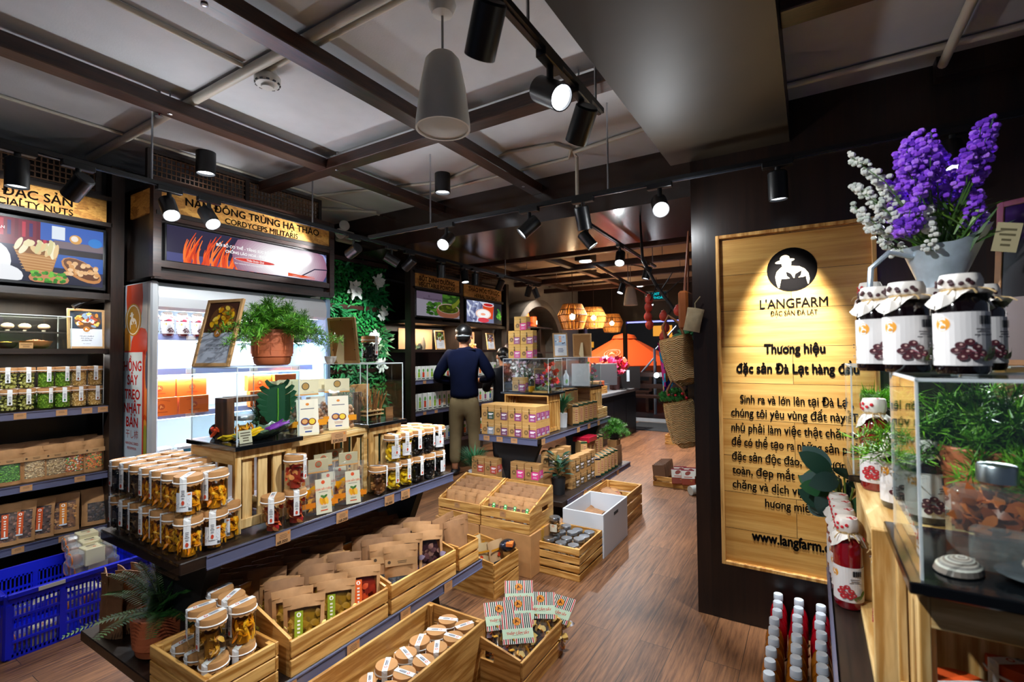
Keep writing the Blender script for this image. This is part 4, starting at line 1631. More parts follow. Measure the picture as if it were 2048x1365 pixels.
def syrup(liq, dot, H=.24, R_=.034, label_h=.40, name='syrup_bottle', lab=None):
 t = thing(name, 'bottle', 'bottle')
 b = MB()
 b.lathe([(0, .001), (R_ * .9, .001), (R_, .008), (R_, H * .68), (R_ * .8, H * .76), (R_ * .5, H * .82), (R_ * .5, H * .93)], 0, 24)
 b.build('glass', M(liq, .06, spec=.8, coat=.5), t)
 q = random.Random(len(liq) + int(H * 1000))
 c = MB()
 seg = 30
 vs, fs = [], []
 prof = [(0, H), (R_ * .72, H - .002), (R_ * .82, H - .012), (R_ * .80, H * .86), (R_ * .66, H * .835), (R_ * .95, H * .79), (R_ * 1.12, H * .735)]
 for i, (r, z) in enumerate(prof):
  for k in range(seg):
   a = 2 * PI * k / seg
   wv = (0, 0, .03, .05, .04, .10, .16)[i]
   rr = r * (1 + wv * math.sin(a * 7 + i))
   zz = z - (.018 * (math.sin(a * 2 + .6)) if i == 6 else 0)
   vs.append((rr * math.cos(a), rr * math.sin(a), zz))
 for i in range(len(prof) - 1):
  for k in range(seg):
   k2 = (k + 1) % seg
   fs.append((i * seg + k, (i + 1) * seg + k, (i + 1) * seg + k2, i * seg + k2))
 c.add(vs, fs, 0, True, None, 'e6dfd6')
 for i in range(26):
  a = i * 2.4 + q.uniform(-.2, .2)
  s = .0042
  k = (i * .618) % 1
  if k < .2:
   rr = R_ * .6 * math.sqrt(q.random())
   c.lathe([(s, 0), (0, .0006)], 0, 10, (rr * math.cos(a), rr * math.sin(a), H - .0008), col=dot)
  else:
   z = H - .012 - q.random() * (H * .13 - .014) if k < .68 else H * q.uniform(.745, .79)
   r = R_ * .835 if k < .68 else R_ * (1.0 + (H * .79 - z) / (H * .055) * .17)
   T = Matrix.Rotation(a, 4, 'Z') @ tr(r * 1.045, 0, z) @ ROT('Y', 90 if k < .68 else 62)
   c.sphere((0, 0, 0), 1, 0, 8, 5, None, dot)
   c.v[-(8 * 4 + 2):] = [tuple(T @ Vector((a_ * s, b_ * s, c_ * .0016))) for a_, b_, c_ in DOT]
 cap = c.build('fabric_cap', PRINT, t)
 w = MB()
 for j in range(3):
  k = 20
  w.tube([(R_ * .70 * math.cos(2 * PI * a / k), R_ * .70 * math.sin(2 * PI * a / k), H * .838 + j * .003 - .003) for a in range(k)], .0016, 0, 5, None, True)
 for a in (-.5, .3, .9):
  w.tube([(R_ * .7 * math.sin(a), -R_ * .72, H * .84), (R_ * (.7 * math.sin(a) + .3 * math.sin(a)), -R_ * 1.1, H * .82), (R_ * 1.3 * math.sin(a), -R_ * 1.2, H * .78)], .0014, 0, 4)
 w.build('twine', M('b79a6a', .8), cap)
 p = Pic(.0002)
 L = 2 * PI * R_ * .80
 lh = H * label_h
 cz = H * .09 + lh / 2
 p.rect(0, cz, L, lh, 'dcd8d6', nx=26)
 for off in (0.0,):
  p.ell(-L * .17, cz + lh * .28, lh * .13, lh * .13, 'd8932c', n=18)
  p.emblem(-L * .17, cz + lh * .28, lh * .085, 'd8932c', 'f6efe4')
  for i in range(12):
   p.rect(L * .10 + i * .0017, cz + lh * .34, .0009 + .0005 * (i % 3), lh * .16, '22242a')
  p.lines(L * .13, cz + lh * .12, L * .18, lh * .16, 3, '6a6668', 7)
  for i, (dx, dz) in enumerate(((-.04, -.12), (.02, -.06), (-.07, -.22), (.0, -.24), (.07, -.16), (-.03, -.34), (.05, -.33), (.1, -.27))):
   p.ell(L * dx, cz + lh * dz, lh * .075, lh * .062, '4a1a24' if dot != 'c8202c' else 'b0242c', n=12)
   p.ell(L * dx + .001, cz + lh * dz + .0012, lh * .022, lh * .02, 'c8a49c', n=8)
  p.line([(L * .01, cz - lh * .2), (L * .1, cz - lh * .3), (L * .16, cz - lh * .4)], lh * .02, 'a05060')
  p.ell(L * .16, cz - lh * .34, lh * .12, lh * .06, '5f6a3a', .5, n=12)
  p.ell(L * .22, cz - lh * .22, lh * .1, lh * .05, '4f6a2c', 1.1, n=12)
  p.lines(-L * .31, cz - lh * .1, L * .1, lh * .12, 2, '3a3638', 4)
  p.lines(-L * .31, cz - lh * .34, L * .1, lh * .08, 2, '8a8688', 5)
 p.build('label', PRINT, t, None, bend=R_ + .0006)
 return t


def juice(liq, seed=0):
 t = thing('juice_bottle', 'bottle', 'bottle')
 H = .215
 b = MB(); r = .038
 b.lathe([(0, .002), (r * .85, 0), (r, .01), (r * .97, .05), (r, .06), (r, .115), (r * .96, .13), (r * .75, .16), (r * .42, .182), (r * .42, .19)], 0, 20)
 b.build('bottle', M(liq, .08, spec=.7, trans=.25, coat=.4), t)
 c = MB(); c.lathe([(0, H), (.019, H), (.0205, H - .003), (.021, H - .024), (0, H - .024)], 0, 24)
 c.lathe([(.021, H - .026), (.021, H - .03), (0, H - .03)], 0, 24)
 c.build('cap', M('c9d2dc', .4), t)
 return t


def crate(w, d, h, nslat=3, label='', gap=.012, th=.012, mats=None, name='wooden_crate', legs=True, cat='crate', post=True, ends='slat'):
 """open crate: slatted long sides, corner posts, floor slats; w along x, d along y"""
 m = mats or PINE
 t = thing(name, label, cat)
 sh = (h - gap * (nslat - 1)) / nslat
 for s, nm in ((-1, 'front_panel'), (1, 'back_panel')):
  q = MB()
  for i in range(nslat):
   q.box((0, s * (d / 2 - th / 2), sh / 2 + i * (sh + gap)), (w, th, sh), 0, bevel=.0015)
  q.build(nm, m[0], t)
 for s in (-1, 1):
  q = MB()
  if ends == 'slat':
   for i in range(nslat):
    q.box((s * (w / 2 - th / 2), 0, sh / 2 + i * (sh + gap)), (th, d - 2 * th, sh), 0, bevel=.0015)
  else:
   q.box((s * (w / 2 - th / 2), 0, h / 2), (th, d - 2 * th, h), 0, bevel=.0015)
  q.build('side_panel', m[1], t)
 if post:
  for sx in (-1, 1):
   for sy in (-1, 1):
    q = MB(); q.box((sx * (w / 2 - th - .012), sy * (d / 2 - th - .008), h / 2), (.024, .016, h - .004), 0)
    q.build('corner_post', m[2], t)
 q = MB()
 k = max(3, int(d / .06))
 for i in range(k):
  q.box((0, -d / 2 + d * (i + .5) / k, .006), (w - 2 * th - .001, d / k - .012, .009), 0)
 q.build('bottom', m[0], t)
 return t


def bin_(w, d, hf, hb, label, mats=None):
 """display bin with sloped sides, two slats in front, hand holes; w along x, front at -y"""
 m = mats or PINE
 t = thing('display_bin', label, 'wooden bin')
 th = .011
 q = MB(); g = .010
 s = (hf - g) / 2
 for i in (0, 1):
  q.box((0, -d / 2 + th / 2, s / 2 + i * (s + g)), (w, th, s), 0, bevel=.0015)
 q.build('front_panel', m[0], t)
 q = MB()
 q.box((0, d / 2 - th / 2, hb / 2), (w, th, hb), 0, bevel=.0015)
 q.build('back_panel', m[0], t)
 for sx in (-1, 1):
  q = MB()
  T = Matrix(((0, 0, 1, sx * (w / 2 - th / 2) - th / 2), (1, 0, 0, 0), (0, 1, 0, 0), (0, 0, 0, 1)))
  y0, y1 = -d / 2 + th, d / 2 - th
  zf = lambda y: hf + (hb - hf) * (y - y0) / (y1 - y0) + .006
  a, c = d * .02, d * .3
  za, zb = hf * .72, hf * .98
  # slot cut as four pieces round the hand hole
  for poly in ([(y0, 0), (y1, 0), (y1, za), (y0, za)], [(y0, za), (a, za), (a, zf(a)), (y0, zf(y0))], [(c, za), (y1, za), (y1, zf(y1)), (c, zf(c))], [(a, zb), (c, zb), (c, zf(c)), (a, zf(a))]):
   q.prism(poly, th, 0, T=T)
  q.build('side_panel', m[1], t)
 q = MB()
 for i in range(4):
  q.box((0, -d / 2 + d * (i + .5) / 4, .006), (w - 2 * th - .001, d / 4 - .012, .01), 0)
 q.build('bottom', m[0], t)
 return t


def acrylic_cover(w, d, h, label):
 t = thing('acrylic_cover', label, 'display cover')
 q = MB(); e = .0025
 for s in (-1, 1):
  q.box((0, s * (d / 2 - e / 2), h / 2), (w - .004, e, h - .004), 0)
  q.box((s * (w / 2 - e / 2), 0, h / 2), (e, d - 2 * e, h - .004), 0)
 q.box((0, 0, h - e / 2), (w, d, e), 0)
 q.build('clear_walls', ACRYL, t)
 q = MB(); r = .0038
 for sx in (-1, 1):
  for sy in (-1, 1):
   q.box((sx * (w / 2 - r / 2), sy * (d / 2 - r / 2), h / 2), (r, r, h), 0)
 for s in (-1, 1):
  q.box((0, s * (d / 2 - r / 2), h), (w, r, r * 1.3), 0)
  q.box((s * (w / 2 - r / 2), 0, h), (r, d, r * 1.3), 0)
 q.build('glued_edge', EDGE, t)
 return t


def slab(w, d, label, th=.018):
 q = MB(); q.box((0, 0, th / 2), (w, d, th), 0, bevel=.002)
 return tag(q.build('slate_base', SLATE), label, 'base')


def frame_card(w, h, paint, label, back=False, wood_=None, name='picture_frame'):
 t = thing(name, label, 'picture frame')
 fw, th = .014, .012
 m = wood_ or M('b98f5c', .55, var=.1, scale=40)
 q = MB()
 for s in (-1, 1):
  q.box((s * (w / 2 - fw / 2), 0, h / 2), (fw, th, h), 0, bevel=.001)
  q.box((0, 0, h / 2 + s * (h / 2 - fw / 2)), (w - 2 * fw, th, fw), 0, bevel=.001)
 q.build('frame', m, t)
 q = MB(); q.box((0, .002, h / 2), (w - 2 * fw, .005, h - 2 * fw), 0)
 q.build('backing', M('9a6a38', .7, var=.05), t)
 if paint:
  p = Pic(.0002)
  paint(p, w - 2 * fw, h - 2 * fw)
  W, H = (w - 2 * fw) / 2, (h - 2 * fw) / 2
  p.b.v = [(max(-W, min(W, a)), max(-H, min(H, c)), z) for a, c, z in p.b.v]
  p.build('print', GLOSS, t, tr(0, -.0012, h / 2) @ FRONT)
 q = MB()
 q.prism([(-.011, h * .62), (.011, h * .62), (.03, h * .12), (.012, 0), (-.02, 0)], .004, 0, T=tr(0, .008, 0) @ tr(0, 0, h * .62) @ ROT('X', 14) @ tr(0, 0, -h * .62) @ FRONT @ tr(0, 0, -.004))
 q.build('easel_leg', M('d3bd92', .6), t)
 if back:
  q = MB()
  for x, z in ((-w * .4, .3), (w * .4, .3), (-w * .4, .75), (w * .4, .75), (0, .95)):
   q.box((x, .006, h * z), (.006, .003, .004), 0)
  q.build('clip', BLACK, t)
 return t


def fluffy(b, n, rad, hgt, seed, cols, needle=.02, droop=.5, stems=40):
 """asparagus-like foliage: thin arching stems covered with fine needles"""
 q = random.Random(seed)
 for i in range(stems):
  a = q.uniform(0, 6.28)
  el = q.uniform(.15, 1.5)
  L = rad * q.uniform(.65, 1.1)
  d = Vector((math.cos(a) * math.cos(el), math.sin(a) * math.cos(el), math.sin(el) * hgt / rad))
  pts = [d * (L * t) + Vector((0, 0, -droop * L * t * t * (1.2 - el / 1.5))) for t in (0, .25, .5, .75, 1)]
  b.tube(pts, [.0018, .0014, .0012, .001, .0006], 0, 4, None, False, (.05, .09, .015))
  for k in range(n):
   t = q.uniform(.25, 1) * 4
   j = min(3, int(t))
   p = pts[j].lerp(pts[j + 1], t - j)
   dd = Vector((q.uniform(-1, 1), q.uniform(-1, 1), q.uniform(-.6, 1)))
   c = cols[q.randrange(len(cols))]
   for s in range(3):
    p2 = p + dd.normalized() * needle * (.3 + s * .3)
    b.leaf(p2, dd + Vector((q.uniform(-.9, .9), q.uniform(-.9, .9), q.uniform(-.3, .9))), (q.uniform(-1, 1), q.uniform(-1, 1), 1), needle * q.uniform(.8, 1.3), needle * .16, 0, .2, 1, c, shape=lambda t_: 1 - .8 * t_)


def pot_lines(b, R_, H):
 """terracotta pot with a foot and incised bands"""
 b.lathe([(0, 0), (R_ * .70, 0), (R_ * .82, H * .05), (R_ * .87, H * .2), (R_ * .88, H * .215), (R_ * .84, H * .222), (R_ * .86, H * .235), (R_ * .92, H * .245), (R_ * .935, H * .4), (R_ * .925, H * .405), (R_ * .935, H * .41), (R_ * .955, H * .6), (R_ * .945, H * .605), (R_ * .955, H * .61), (R_ * .975, H * .8), (R_ * .965, H * .805), (R_ * .975, H * .81), (R_, H * .985), (R_ * .98, H), (R_ * .90, H), (R_ * .88, H * .93), (0, H * .93)], 0, 36)


def oval_leaf_plant(b, n, seed, L, col, spread=1.0, hgt=.2):
 q = random.Random(seed)
 for i in range(n):
  a = q.uniform(0, 6.28)
  z = hgt * (i + .5) / n
  st = Vector((math.cos(a) * .02, math.sin(a) * .02, z))
  d = Vector((math.cos(a), math.sin(a), q.uniform(.2, 1.0)))
  g = q.uniform(.6, 1.3)
  b.tube([(0, 0, z * .6), st, st + d * .03], .002, 0, 4, None, False, (.06, .12, .03))
  b.leaf(st + d * .025, d, (-d.x * .4, -d.y * .4, 1), L * q.uniform(.8, 1.2), L * .55, 0, .35 * spread, 5, tuple(c * g for c in col))
# ------------------------------------------------------------------ goods on the left wall shelves, blue crate, refrigerator stock
kinds = ['macadamia', 'macadamia', 'beans', 'beans', 'lotus', 'lotus']
nm = {'macadamia': 'green nuts', 'beans': 'green beans', 'lotus': 'tan lotus seeds'}
cols_y = [G(px, 780, x=-3.90).y for px in (17, 53, 92, 126, 158, 190)]
JN = lambda k: (lambda: jar(k, .038, .125, seed=2, accent={'macadamia': '3a3a2c', 'beans': '2f8a4a', 'lotus': '8a4a2c'}[k]))
for lv in (0, 1):
 for i, y in enumerate(cols_y):
  w = ('left', 'right')[i % 2]
  place('nutjar_' + kinds[i], JN(kinds[i]), (-3.905, y, 1.116 + lv * .126), 90 + rnd.uniform(-25, 25),
              '%s jar of %s in the %s row on the nut shelf' % (w, nm[kinds[i]], ('lower', 'upper')[lv]), 'jars in two rows on the nut shelf')
# jars standing behind the front row
for i, y in enumerate(cols_y):
 place('nutjar_' + kinds[i], JN(kinds[i]), (-3.99, y - .02, 1.116), 90, 'jar of %s behind the %s jar of the lower nut row' % (nm[kinds[i]], ORD[i]), 'jars in two rows on the nut shelf')

row = [('green_peas', 18), ('chickpeas', 69), ('oats', 112), ('mixed_veg', 147), ('carrot_mix', 187)]
dn = {'green_peas': 'green peas', 'chickpeas': 'pale chickpeas', 'oats': 'pale grain', 'mixed_veg': 'orange and green dried vegetables', 'carrot_mix': 'mostly orange dried vegetables'}
for k, px in row:
 y = G(px, 920, x=-3.90).y
 place('p_' + k, mk_pouch(k), (-3.905, y, .701), 90 + rnd.uniform(-6, 6), 'kraft pouch with window of %s, middle nut shelf' % dn[k], 'pouches on the middle nut shelf', scale=(.97, 1, 1.05))
for j in range(2):
 for i, (k, px) in enumerate(row):
  y = G(px + 6, 920, x=-3.90).y
  place('p_plain', mk_pouch('plain'), (-3.975 - .07 * j, y + rnd.uniform(-.01, .01), .701), 90 + rnd.uniform(-20, 20), 'plain kraft pouch, %s row behind the pouch of %s' % (('second', 'third')[j], dn[k]), 'pouches on the middle nut shelf', scale=(1, 1, 1.08))
row = [('cocoa', 6, 0), ('cocoa', 37, 1), ('cocoa', 76, 2), ('almond', 122, 0), ('dark_nuts', 192, 0)]
for k, px, n_ in row:
 y = G(px, 1060, x=-3.90).y
 lb = {'cocoa': 'clear-front kraft pouch of brown beans with red label, %s from the left' % ORD[n_], 'almond': 'clear-front kraft pouch of almonds with an orange label', 'dark_nuts': 'kraft pouch with a round-cornered window of dark nuts'}[k]
 place('p_' + k, mk_pouch(k), (-3.90, y, .361), 90 + rnd.uniform(-10, 4), lb, 'pouches on the bottom nut shelf', rot=(math.radians(-8), 0, math.radians(76 + rnd.uniform(-14, 2))), scale=(1.15, 1, 1.2))
for i, px in enumerate((20, 60, 100, 158, 200)):
 y = G(px, 1060, x=-3.90).y
 place('p_plain', mk_pouch('plain'), (-4.0, y, .361), 90, 'brown kraft pouch at the back of the bottom nut shelf, %s from the left' % ORD[i], 'pouches on the bottom nut shelf')

# display niche: clear case with bowls, framed card
c = acrylic_cover(.24, .42, .20, 'clear case with bowls of nuts on the upper nut shelf')
c.location = (-4.05, G(40, 660, x=-3.95).y + .02, 1.476)
def bowl(r, h, col, label, heap, hc, seed, name='bowl'):
 t = thing(name, label, 'bowl')
 q = MB()
 q.lathe([(0, 0), (r * .5, 0), (r * .8, h * .35), (r, h), (r * .95, h), (r * .74, h * .4), (0, h * .2)], 0, 28)
 q.build('shell', M(col, .5), t)
 g = MB(); qq = random.Random(seed)
 for i in range(heap):
  rr = r * .8 * math.sqrt(qq.random()); a = qq.uniform(0, 6.28)
  s = r * .11
  g.sphere((rr * math.cos(a), rr * math.sin(a), h * .75 + (1 - rr / r) * r * .25), (s * qq.uniform(.8, 1.2), s, s * .8), 0, 7, 5, None, hc[i % len(hc)])
 g.build('contents', FRUIT, t)
 return t
o = bowl(.075, .045, 'b07a44', 'wooden bowl of brown hazelnuts inside the case on the nut shelf', 60, ['8a4a28', 'a8643a', '6a3418'], 1)
o.location = (-3.99, G(75, 675, x=-3.97).y, 1.478)
o = bowl(.05, .035, '3a2a20', 'small dark bowl of yellow snacks inside the case on the nut shelf', 50, ['e0a020', 'c8861c', 'f0c040'], 2)
o.location = (-3.98, G(14, 672, x=-3.97).y, 1.478)
def mush(label, loc, s):
 t = thing('dried_mushroom', label, 'mushroom', loc)
 q = MB(); q.sphere((0, 0, .03 * s), (.03 * s, .03 * s, .02 * s), 0, 10, 6)
 q.build('cap', M('b8a48a', .7, var=.2, scale=20), t)
 q = MB(); q.cyl((0, 0, 0), (0, 0, .025 * s), .01 * s, 0, 8)
 q.build('stem', M('d6c8b0', .7), t)
for i, (px, py) in enumerate(((15, 640), (50, 625), (88, 640))):
 p_ = G(px, py, x=-4.1)
 mush('pale dried mushroom on the dark ledge in the nut case, %s from the left' % ORD[i], (-4.1, p_.y, 1.585), 1.0)
q = MB(); q.box((-4.11, G(50, 640, x=-4.1).y, 1.58), (.07, .36, .01), 0)
tag(q.build('display_ledge', M('1b1512', .5)), 'small dark ledge inside the nut case', 'ledge')
q = Pic(); q.rect(0, 0, .06, .034, 'b98d58'); q.lines(0, 0, .05, .024, 4, '6a4a2c', 2)
tag(q.build('name_card', PRINT, None, tr(-3.925, G(52, 680, x=-3.93).y, 1.495) @ SIDE), 'small kraft name card in front of the nut bowls', 'card')
def card_food(p, w, h, cols=('c8862c', 'e0a850', '9a5a20', 'f0d090'), dark='3a2a24', base='dfe4ec', title='Giòn thơm', words=('Hạt giòn chuẩn vị', 'dinh dưỡng cho', 'gia đình Việt')):
 p.rect(0, 0, w, h, base)
 p.rect(0, h * .25, w, h * .5, dark)
 qq = random.Random(int(w * 9999))
 p.ell(w * .05, h * .22, w * .42, h * .24, '6a4426', n=24)
 for i in range(34):
  p.ell(w * .05 + qq.uniform(-.33, .33) * w, h * .24 + qq.uniform(-.17, .19) * h, w * .09, h * .035, cols[i % len(cols)], qq.uniform(0, 3), n=10)
 p.ell(0, -h * .01, w * .11, w * .11, 'b8752c', n=16)
 p.emblem(0, -h * .01, w * .07, 'b8752c', 'f4ead8')
 p.text(title, 0, -h * .13, h * .035, '5a5a66', shear=.3)
 for i, wd in enumerate(words):
  p.text(wd, 0, -h * (.22 + .06 * i), h * .042, '34343e', shear=.25, bold=.01)
 p.text('Đặc sản Đà Lạt', 0, -h * .43, h * .024, '34343e')
o = frame_card(.185, .255, lambda p, w, h: card_food(p, w, h, ('d8862c', 'b84a2c', 'e8c860', '8aa0b8', 'f0e4d0'), '2f3a48'), 'pale wooden frame with a nut picture on the upper nut shelf')
o.location = (-3.93, G(174, 655, x=-3.93).y, 1.477)
o.rotation_euler = (math.radians(-7), 0, math.radians(84))
t = thing('clip_lamp', 'black clip lamp over the framed nut picture', 'lamp', (-3.90, G(165, 610, x=-3.9).y, 1.79))
q = MB(); q.tube([(-.02, .09, -.0), (.0, .06, .0), (.0, .02, -.02), (.0, -.01, -.03)], .004, 0, 8); q.build('arm', BLACK, t)
q = MB(); q.cyl((0, -.01, -.03), (.0, -.045, -.055), .012, 0, 10, .016); q.build('head', BLACK, t)
area_light((-3.98, .95, 1.775), (0, 0, 0), .05, .5, 4.5, (1, .88, .72))
area_light((-3.98, 1.0, 1.44), (0, 0, 0), .04, .6, 1.2, (1, .95, .9))

# blue crate with clear packs
CX, CY, CW, CD, CH = -3.44, 1.02, .40, .60, .31
t = thing('plastic_crate', 'bright blue slotted plastic crate on the floor below the nut shelves', 'crate', (CX, CY, 0))
BLUE = M('0b1fd0', .38, spec=.5)
def slotted(L, H, n, T):
 q = MB()
 th = .006
 cols_ = n
 rows_ = 4
 for zz, hh in ((0.012, .024), (H - .03, .06)):
  q.box((0, 0, zz), (L, th, hh), 0, T=T)
 q.box((0, -.008, H - .012), (L + .012, .02, .024), 0, T=T, bevel=.003)
 z0, z1 = .024, H - .06
 for r in range(1, rows_):
  q.box((0, -.003, z0 + (z1 - z0) * r / rows_), (L, th * 1.6, .012), 0, T=T)
 for i in range(cols_ + 1):
  big = i % 12 == 0 or i == cols_
  q.box((-L / 2 + L * i / cols_, -.004 if big else 0, H / 2 - .02), (.022 if big else .0065, th * (1.9 if big else 1), H - .06), 0, T=T)
 return q
slotted(CD - .02, CH, 36, tr(CW / 2, 0, 0) @ ROT('Z', 90)).build('side_wall', BLUE, t)
slotted(CD - .02, CH, 36, tr(-CW / 2, 0, 0) @ ROT('Z', -90)).build('side_wall', BLUE, t)
slotted(CW - .02, CH, 24, tr(0, -CD / 2, 0)).build('end_wall', BLUE, t)
slotted(CW - .02, CH, 24, tr(0, CD / 2, 0) @ ROT('Z', 180)).build('end_wall', BLUE, t)
q = MB(); q.box((0, 0, .006), (CW, CD, .01), 0)
for sx in (-1, 1):
 for sy in (-1, 1):
  q.box((sx * (CW / 2 - .004), sy * (CD / 2 - .004), CH / 2), (.02, .02, CH - .01), 0, bevel=.006)
q.build('base', BLUE, t)
q = MB(); q.box((CW / 2 + .019, -.14, CH - .012), (.002, .10, .018), 0); q.build('tape_scrap', M('c9c9c4', .6), t)

def persimmon_pack():
 t = thing('snack_pack', 'pack', 'pack')
 b, c = MB(), MB()
 W, D, H = .21, .085, .085
 for i in range(3):
  x = -W / 2 + W * (i + .5) / 3
  b.box((x, 0, H / 2), (W / 3 - .004, D, H), 0, bevel=.014)
  c.sphere((x, 0, H * .45), (W / 7.5, D * .36, H * .36), 0, 10, 7, None, ('8a5a3a', 'a8744c', '7a4a30')[i])
  k = 16
  r = MB(); r.tube([(x - W / 6 * .8, D * .42 * math.cos(2 * PI * a / k), H / 2 + H * .42 * math.sin(2 * PI * a / k)) for a in range(k)], .003, 0, 5, None, True)
  r.build('orange_ring', M('d9701c', .5), t)
 b.build('tray', TRAY, t)
 c.build('fruit', FRUIT, t)
 p = MB(); p.box((0, 0, H / 2), (W * .42, D + .004, H + .004), 0, bevel=.003)
 w = p.build('paper_sleeve', M('d3caa6', .6), t)
 p = Pic(.0002)
 p.rect(0, D * .24, W * .2, D * .12, '3a1c16')
 p.lines(0, D * .02, W * .34, D * .1, 1, '3a3226', 3)
 p.ell(.004, -D * .2, .008, .006, 'c0482c', n=12)
 p.rect(0, -D * .36, W * .41, D * .03, 'b8752c')
 p.build('sleeve_print', PRINT, w, tr(0, 0, H + .0026))
 return t
pk = [((-3.47, 1.13, .20), 'lower layer, aisle side'), ((-3.57, 1.13, .20), 'lower layer, shelf side'), ((-3.425, 1.10, .287), 'upper layer at the rim'), ((-3.515, 1.12, .30), 'middle of the upper layer'), ((-3.60, 1.13, .325), 'topmost, nearest the shelf')]
pk += [((-3.30, 1.12, .012), 'behind the slots, fern end'), ((-3.30, .86, .012), 'behind the slots, near end'), ((-3.42, 1.12, .012), 'on the floor, second from aisle'), ((-3.53, 1.12, .012), 'on the floor, third from aisle'), ((-3.30, 1.12, .105), 'second layer behind the slots')]
for i, (lc, w_) in enumerate(pk):
 place('persimmon', persimmon_pack, lc, 90 + (rnd.uniform(-4, 4) if i < 5 else 0), 'clear fruit pack with cream sleeve in the blue crate, %s' % w_, 'clear fruit packs in the blue crate')
t = thing('cellophane_bag', 'limp clear bag with a green label lying in the blue crate', 'bag', (-3.46, .83, .13))
q = MB(); q.sphere((0, 0, .04), (.07, .09, .05), 0, 12, 8); q.build('bag', CELLO, t)
q = MB(); q.box((.03, .02, .09), (.03, .05, .002), 0); q.build('label', M('8ab02c', .5), t)
q = MB(); q.leaf((-3.42, .86, .17), (.3, 1, .35), (0, 0, 1), .24, .10, 0, .25, 6, shape=lambda t_: .8)
tag(q.build('paper_sheet', M('bdb49a', .7)), 'curled cream paper sheet lying in the blue crate', 'paper')

# refrigerator stock
for i in range(13):
 y = 1.485 + i * .094
 place('fridge_jam', lambda: syrup('5a1420', 'c9b8b8', H=.165, R_=.036, label_h=.5, name='jam_bottle'), (-3.70, y, FZ[0]), 96, 'jam bottle with white label on the refrigerator top shelf, %s from the left' % ORD[i], 'jam bottles on the top refrigerator shelf')
def gift_box():
 t = thing('gift_box', 'box', 'box')
 q = MB(); q.box((0, 0, .06), (.19, .05, .12), 0, bevel=.002); q.build('carton', M('e0661c', .5), t)
 p = Pic(.0002); p.ell(0, 0, .02, .02, 'b8481a', n=18); p.emblem(0, .0, .015, 'b8481a', 'f0a060'); p.line([(-.05, .035), (0, .045), (.05, .035)], .003, 'b8481a'); p.rect(0, -.035, .07, .006, 'b8481a')
 p.build('front_print', PRINT, t, tr(0, -.0255, .06) @ FRONT)
 return t
gz = FZ[2]
for i, (y, dz, dx) in enumerate(((1.53, 0, 0), (1.73, 0, 0), (1.53, .121, -.03), (1.73, .121, -.03), (2.22, 0, -.0), (2.22, .121, -.03), (2.42, 0, 0), (2.42, .121, 0))):
 place('gift', gift_box, (-3.68 + dx, y, gz + dz), 90, 'orange gift carton with round emblem, %s on the %s stack in the refrigerator' % (('lower', 'upper')[dz > 0], ORD[(0, 1, 0, 1, 2, 2, 3, 3)[i]]), 'orange gift cartons in the refrigerator')
def white_pack():
 t = thing('frosted_pack', 'pack', 'pack')
 q = MB(); q.box((0, 0, .055), (.1, .07, .11), 0, bevel=.012); q.build('bag', M('e8ecf2', .4), t)
 q = MB(); q.box((0, -.037, .045), (.05, .004, .07), 0); q.build('label', M('1c5a70', .5), t)
 return t
for i in range(9):
 place('wpack', white_pack, (-3.62, 1.52 + i * .13, .722), 90 + rnd.uniform(-12, 12), 'white pack with teal label in the refrigerator well, %s from the left' % ORD[i], 'white packs in the refrigerator well')

# emergency light on the wall above the planted wall
t = thing('emergency_light', 'white emergency light with two round lamps beside the bulkhead', 'emergency light', G(690, 470, x=-3.98))
q = MB(); q.box((0, 0, -.02), (.06, .2, .12), 0, bevel=.01); q.build('box', M('b9b7b0', .5), t)
for y, z in ((-.05, .07), (-.10, -.02), ):
 q = MB(); q.lathe([(0, 0), (.03, 0), (.05, .03), (.052, .045), (.045, .05), (0, .046)], 0, 18, (0.02, y, z), tr(0, 0, 0)); q = MB()
 q.lathe([(0, 0), (.03, 0), (.05, .03), (.052, .045), (.045, .05), (0, .046)], 0, 18, T=tr(.03, y, z) @ ROT('Y', 90) @ ROT('X', 20))
 q.build('lamp_head', M('d8d6d0', .25), t)
# smoke detector, sprinkler, pendant speaker
c = G(535, 142, z=2.82)
t = thing('smoke_detector', 'white round smoke detector on the ceiling by the cream pipes', 'smoke detector', c)
q = MB(); q.lathe([(0, 0), (.042, 0), (.042, -.03), (0, -.03)], 0, 24); q.build('base', M('c9c8c4', .5), t)
q = MB(); q.lathe([(0, -.028), (.055, -.028), (.06, -.035), (.06, -.058), (.052, -.07), (.03, -.074), (.028, -.085), (0, -.087)], 0, 28); q.build('cover', M('d4d3cf', .45), t)
q = MB()
for i in range(12):
 a = 2 * PI * i / 12
 q.box((.055 * math.cos(a), .055 * math.sin(a), -.066), (.008, .014, .007), 0, rz=math.degrees(a))
q.build('vent_slots', M('25252a', .6), t)
c = G(318, 228, z=2.70); c.z = 2.82
t = thing('fire_sprinkler', 'small fire sprinkler hanging under the near ceiling beam', 'sprinkler', (c.x, c.y, 2.82))
q = MB(); q.cyl((0, 0, 0), (0, 0, -.09), .008, 0, 8); q.lathe([(0, -.09), (.012, -.09), (.012, -.1), (.004, -.11), (.004, -.13), (.018, -.133), (.018, -.136), (0, -.137)], 0, 12); q.build('body', STEEL, t)
q = MB(); q.cyl((.002, 0, -.1), (.002, 0, -.128), .004, 0, 6); q.build('bulb', M('c0201c', .2), t)
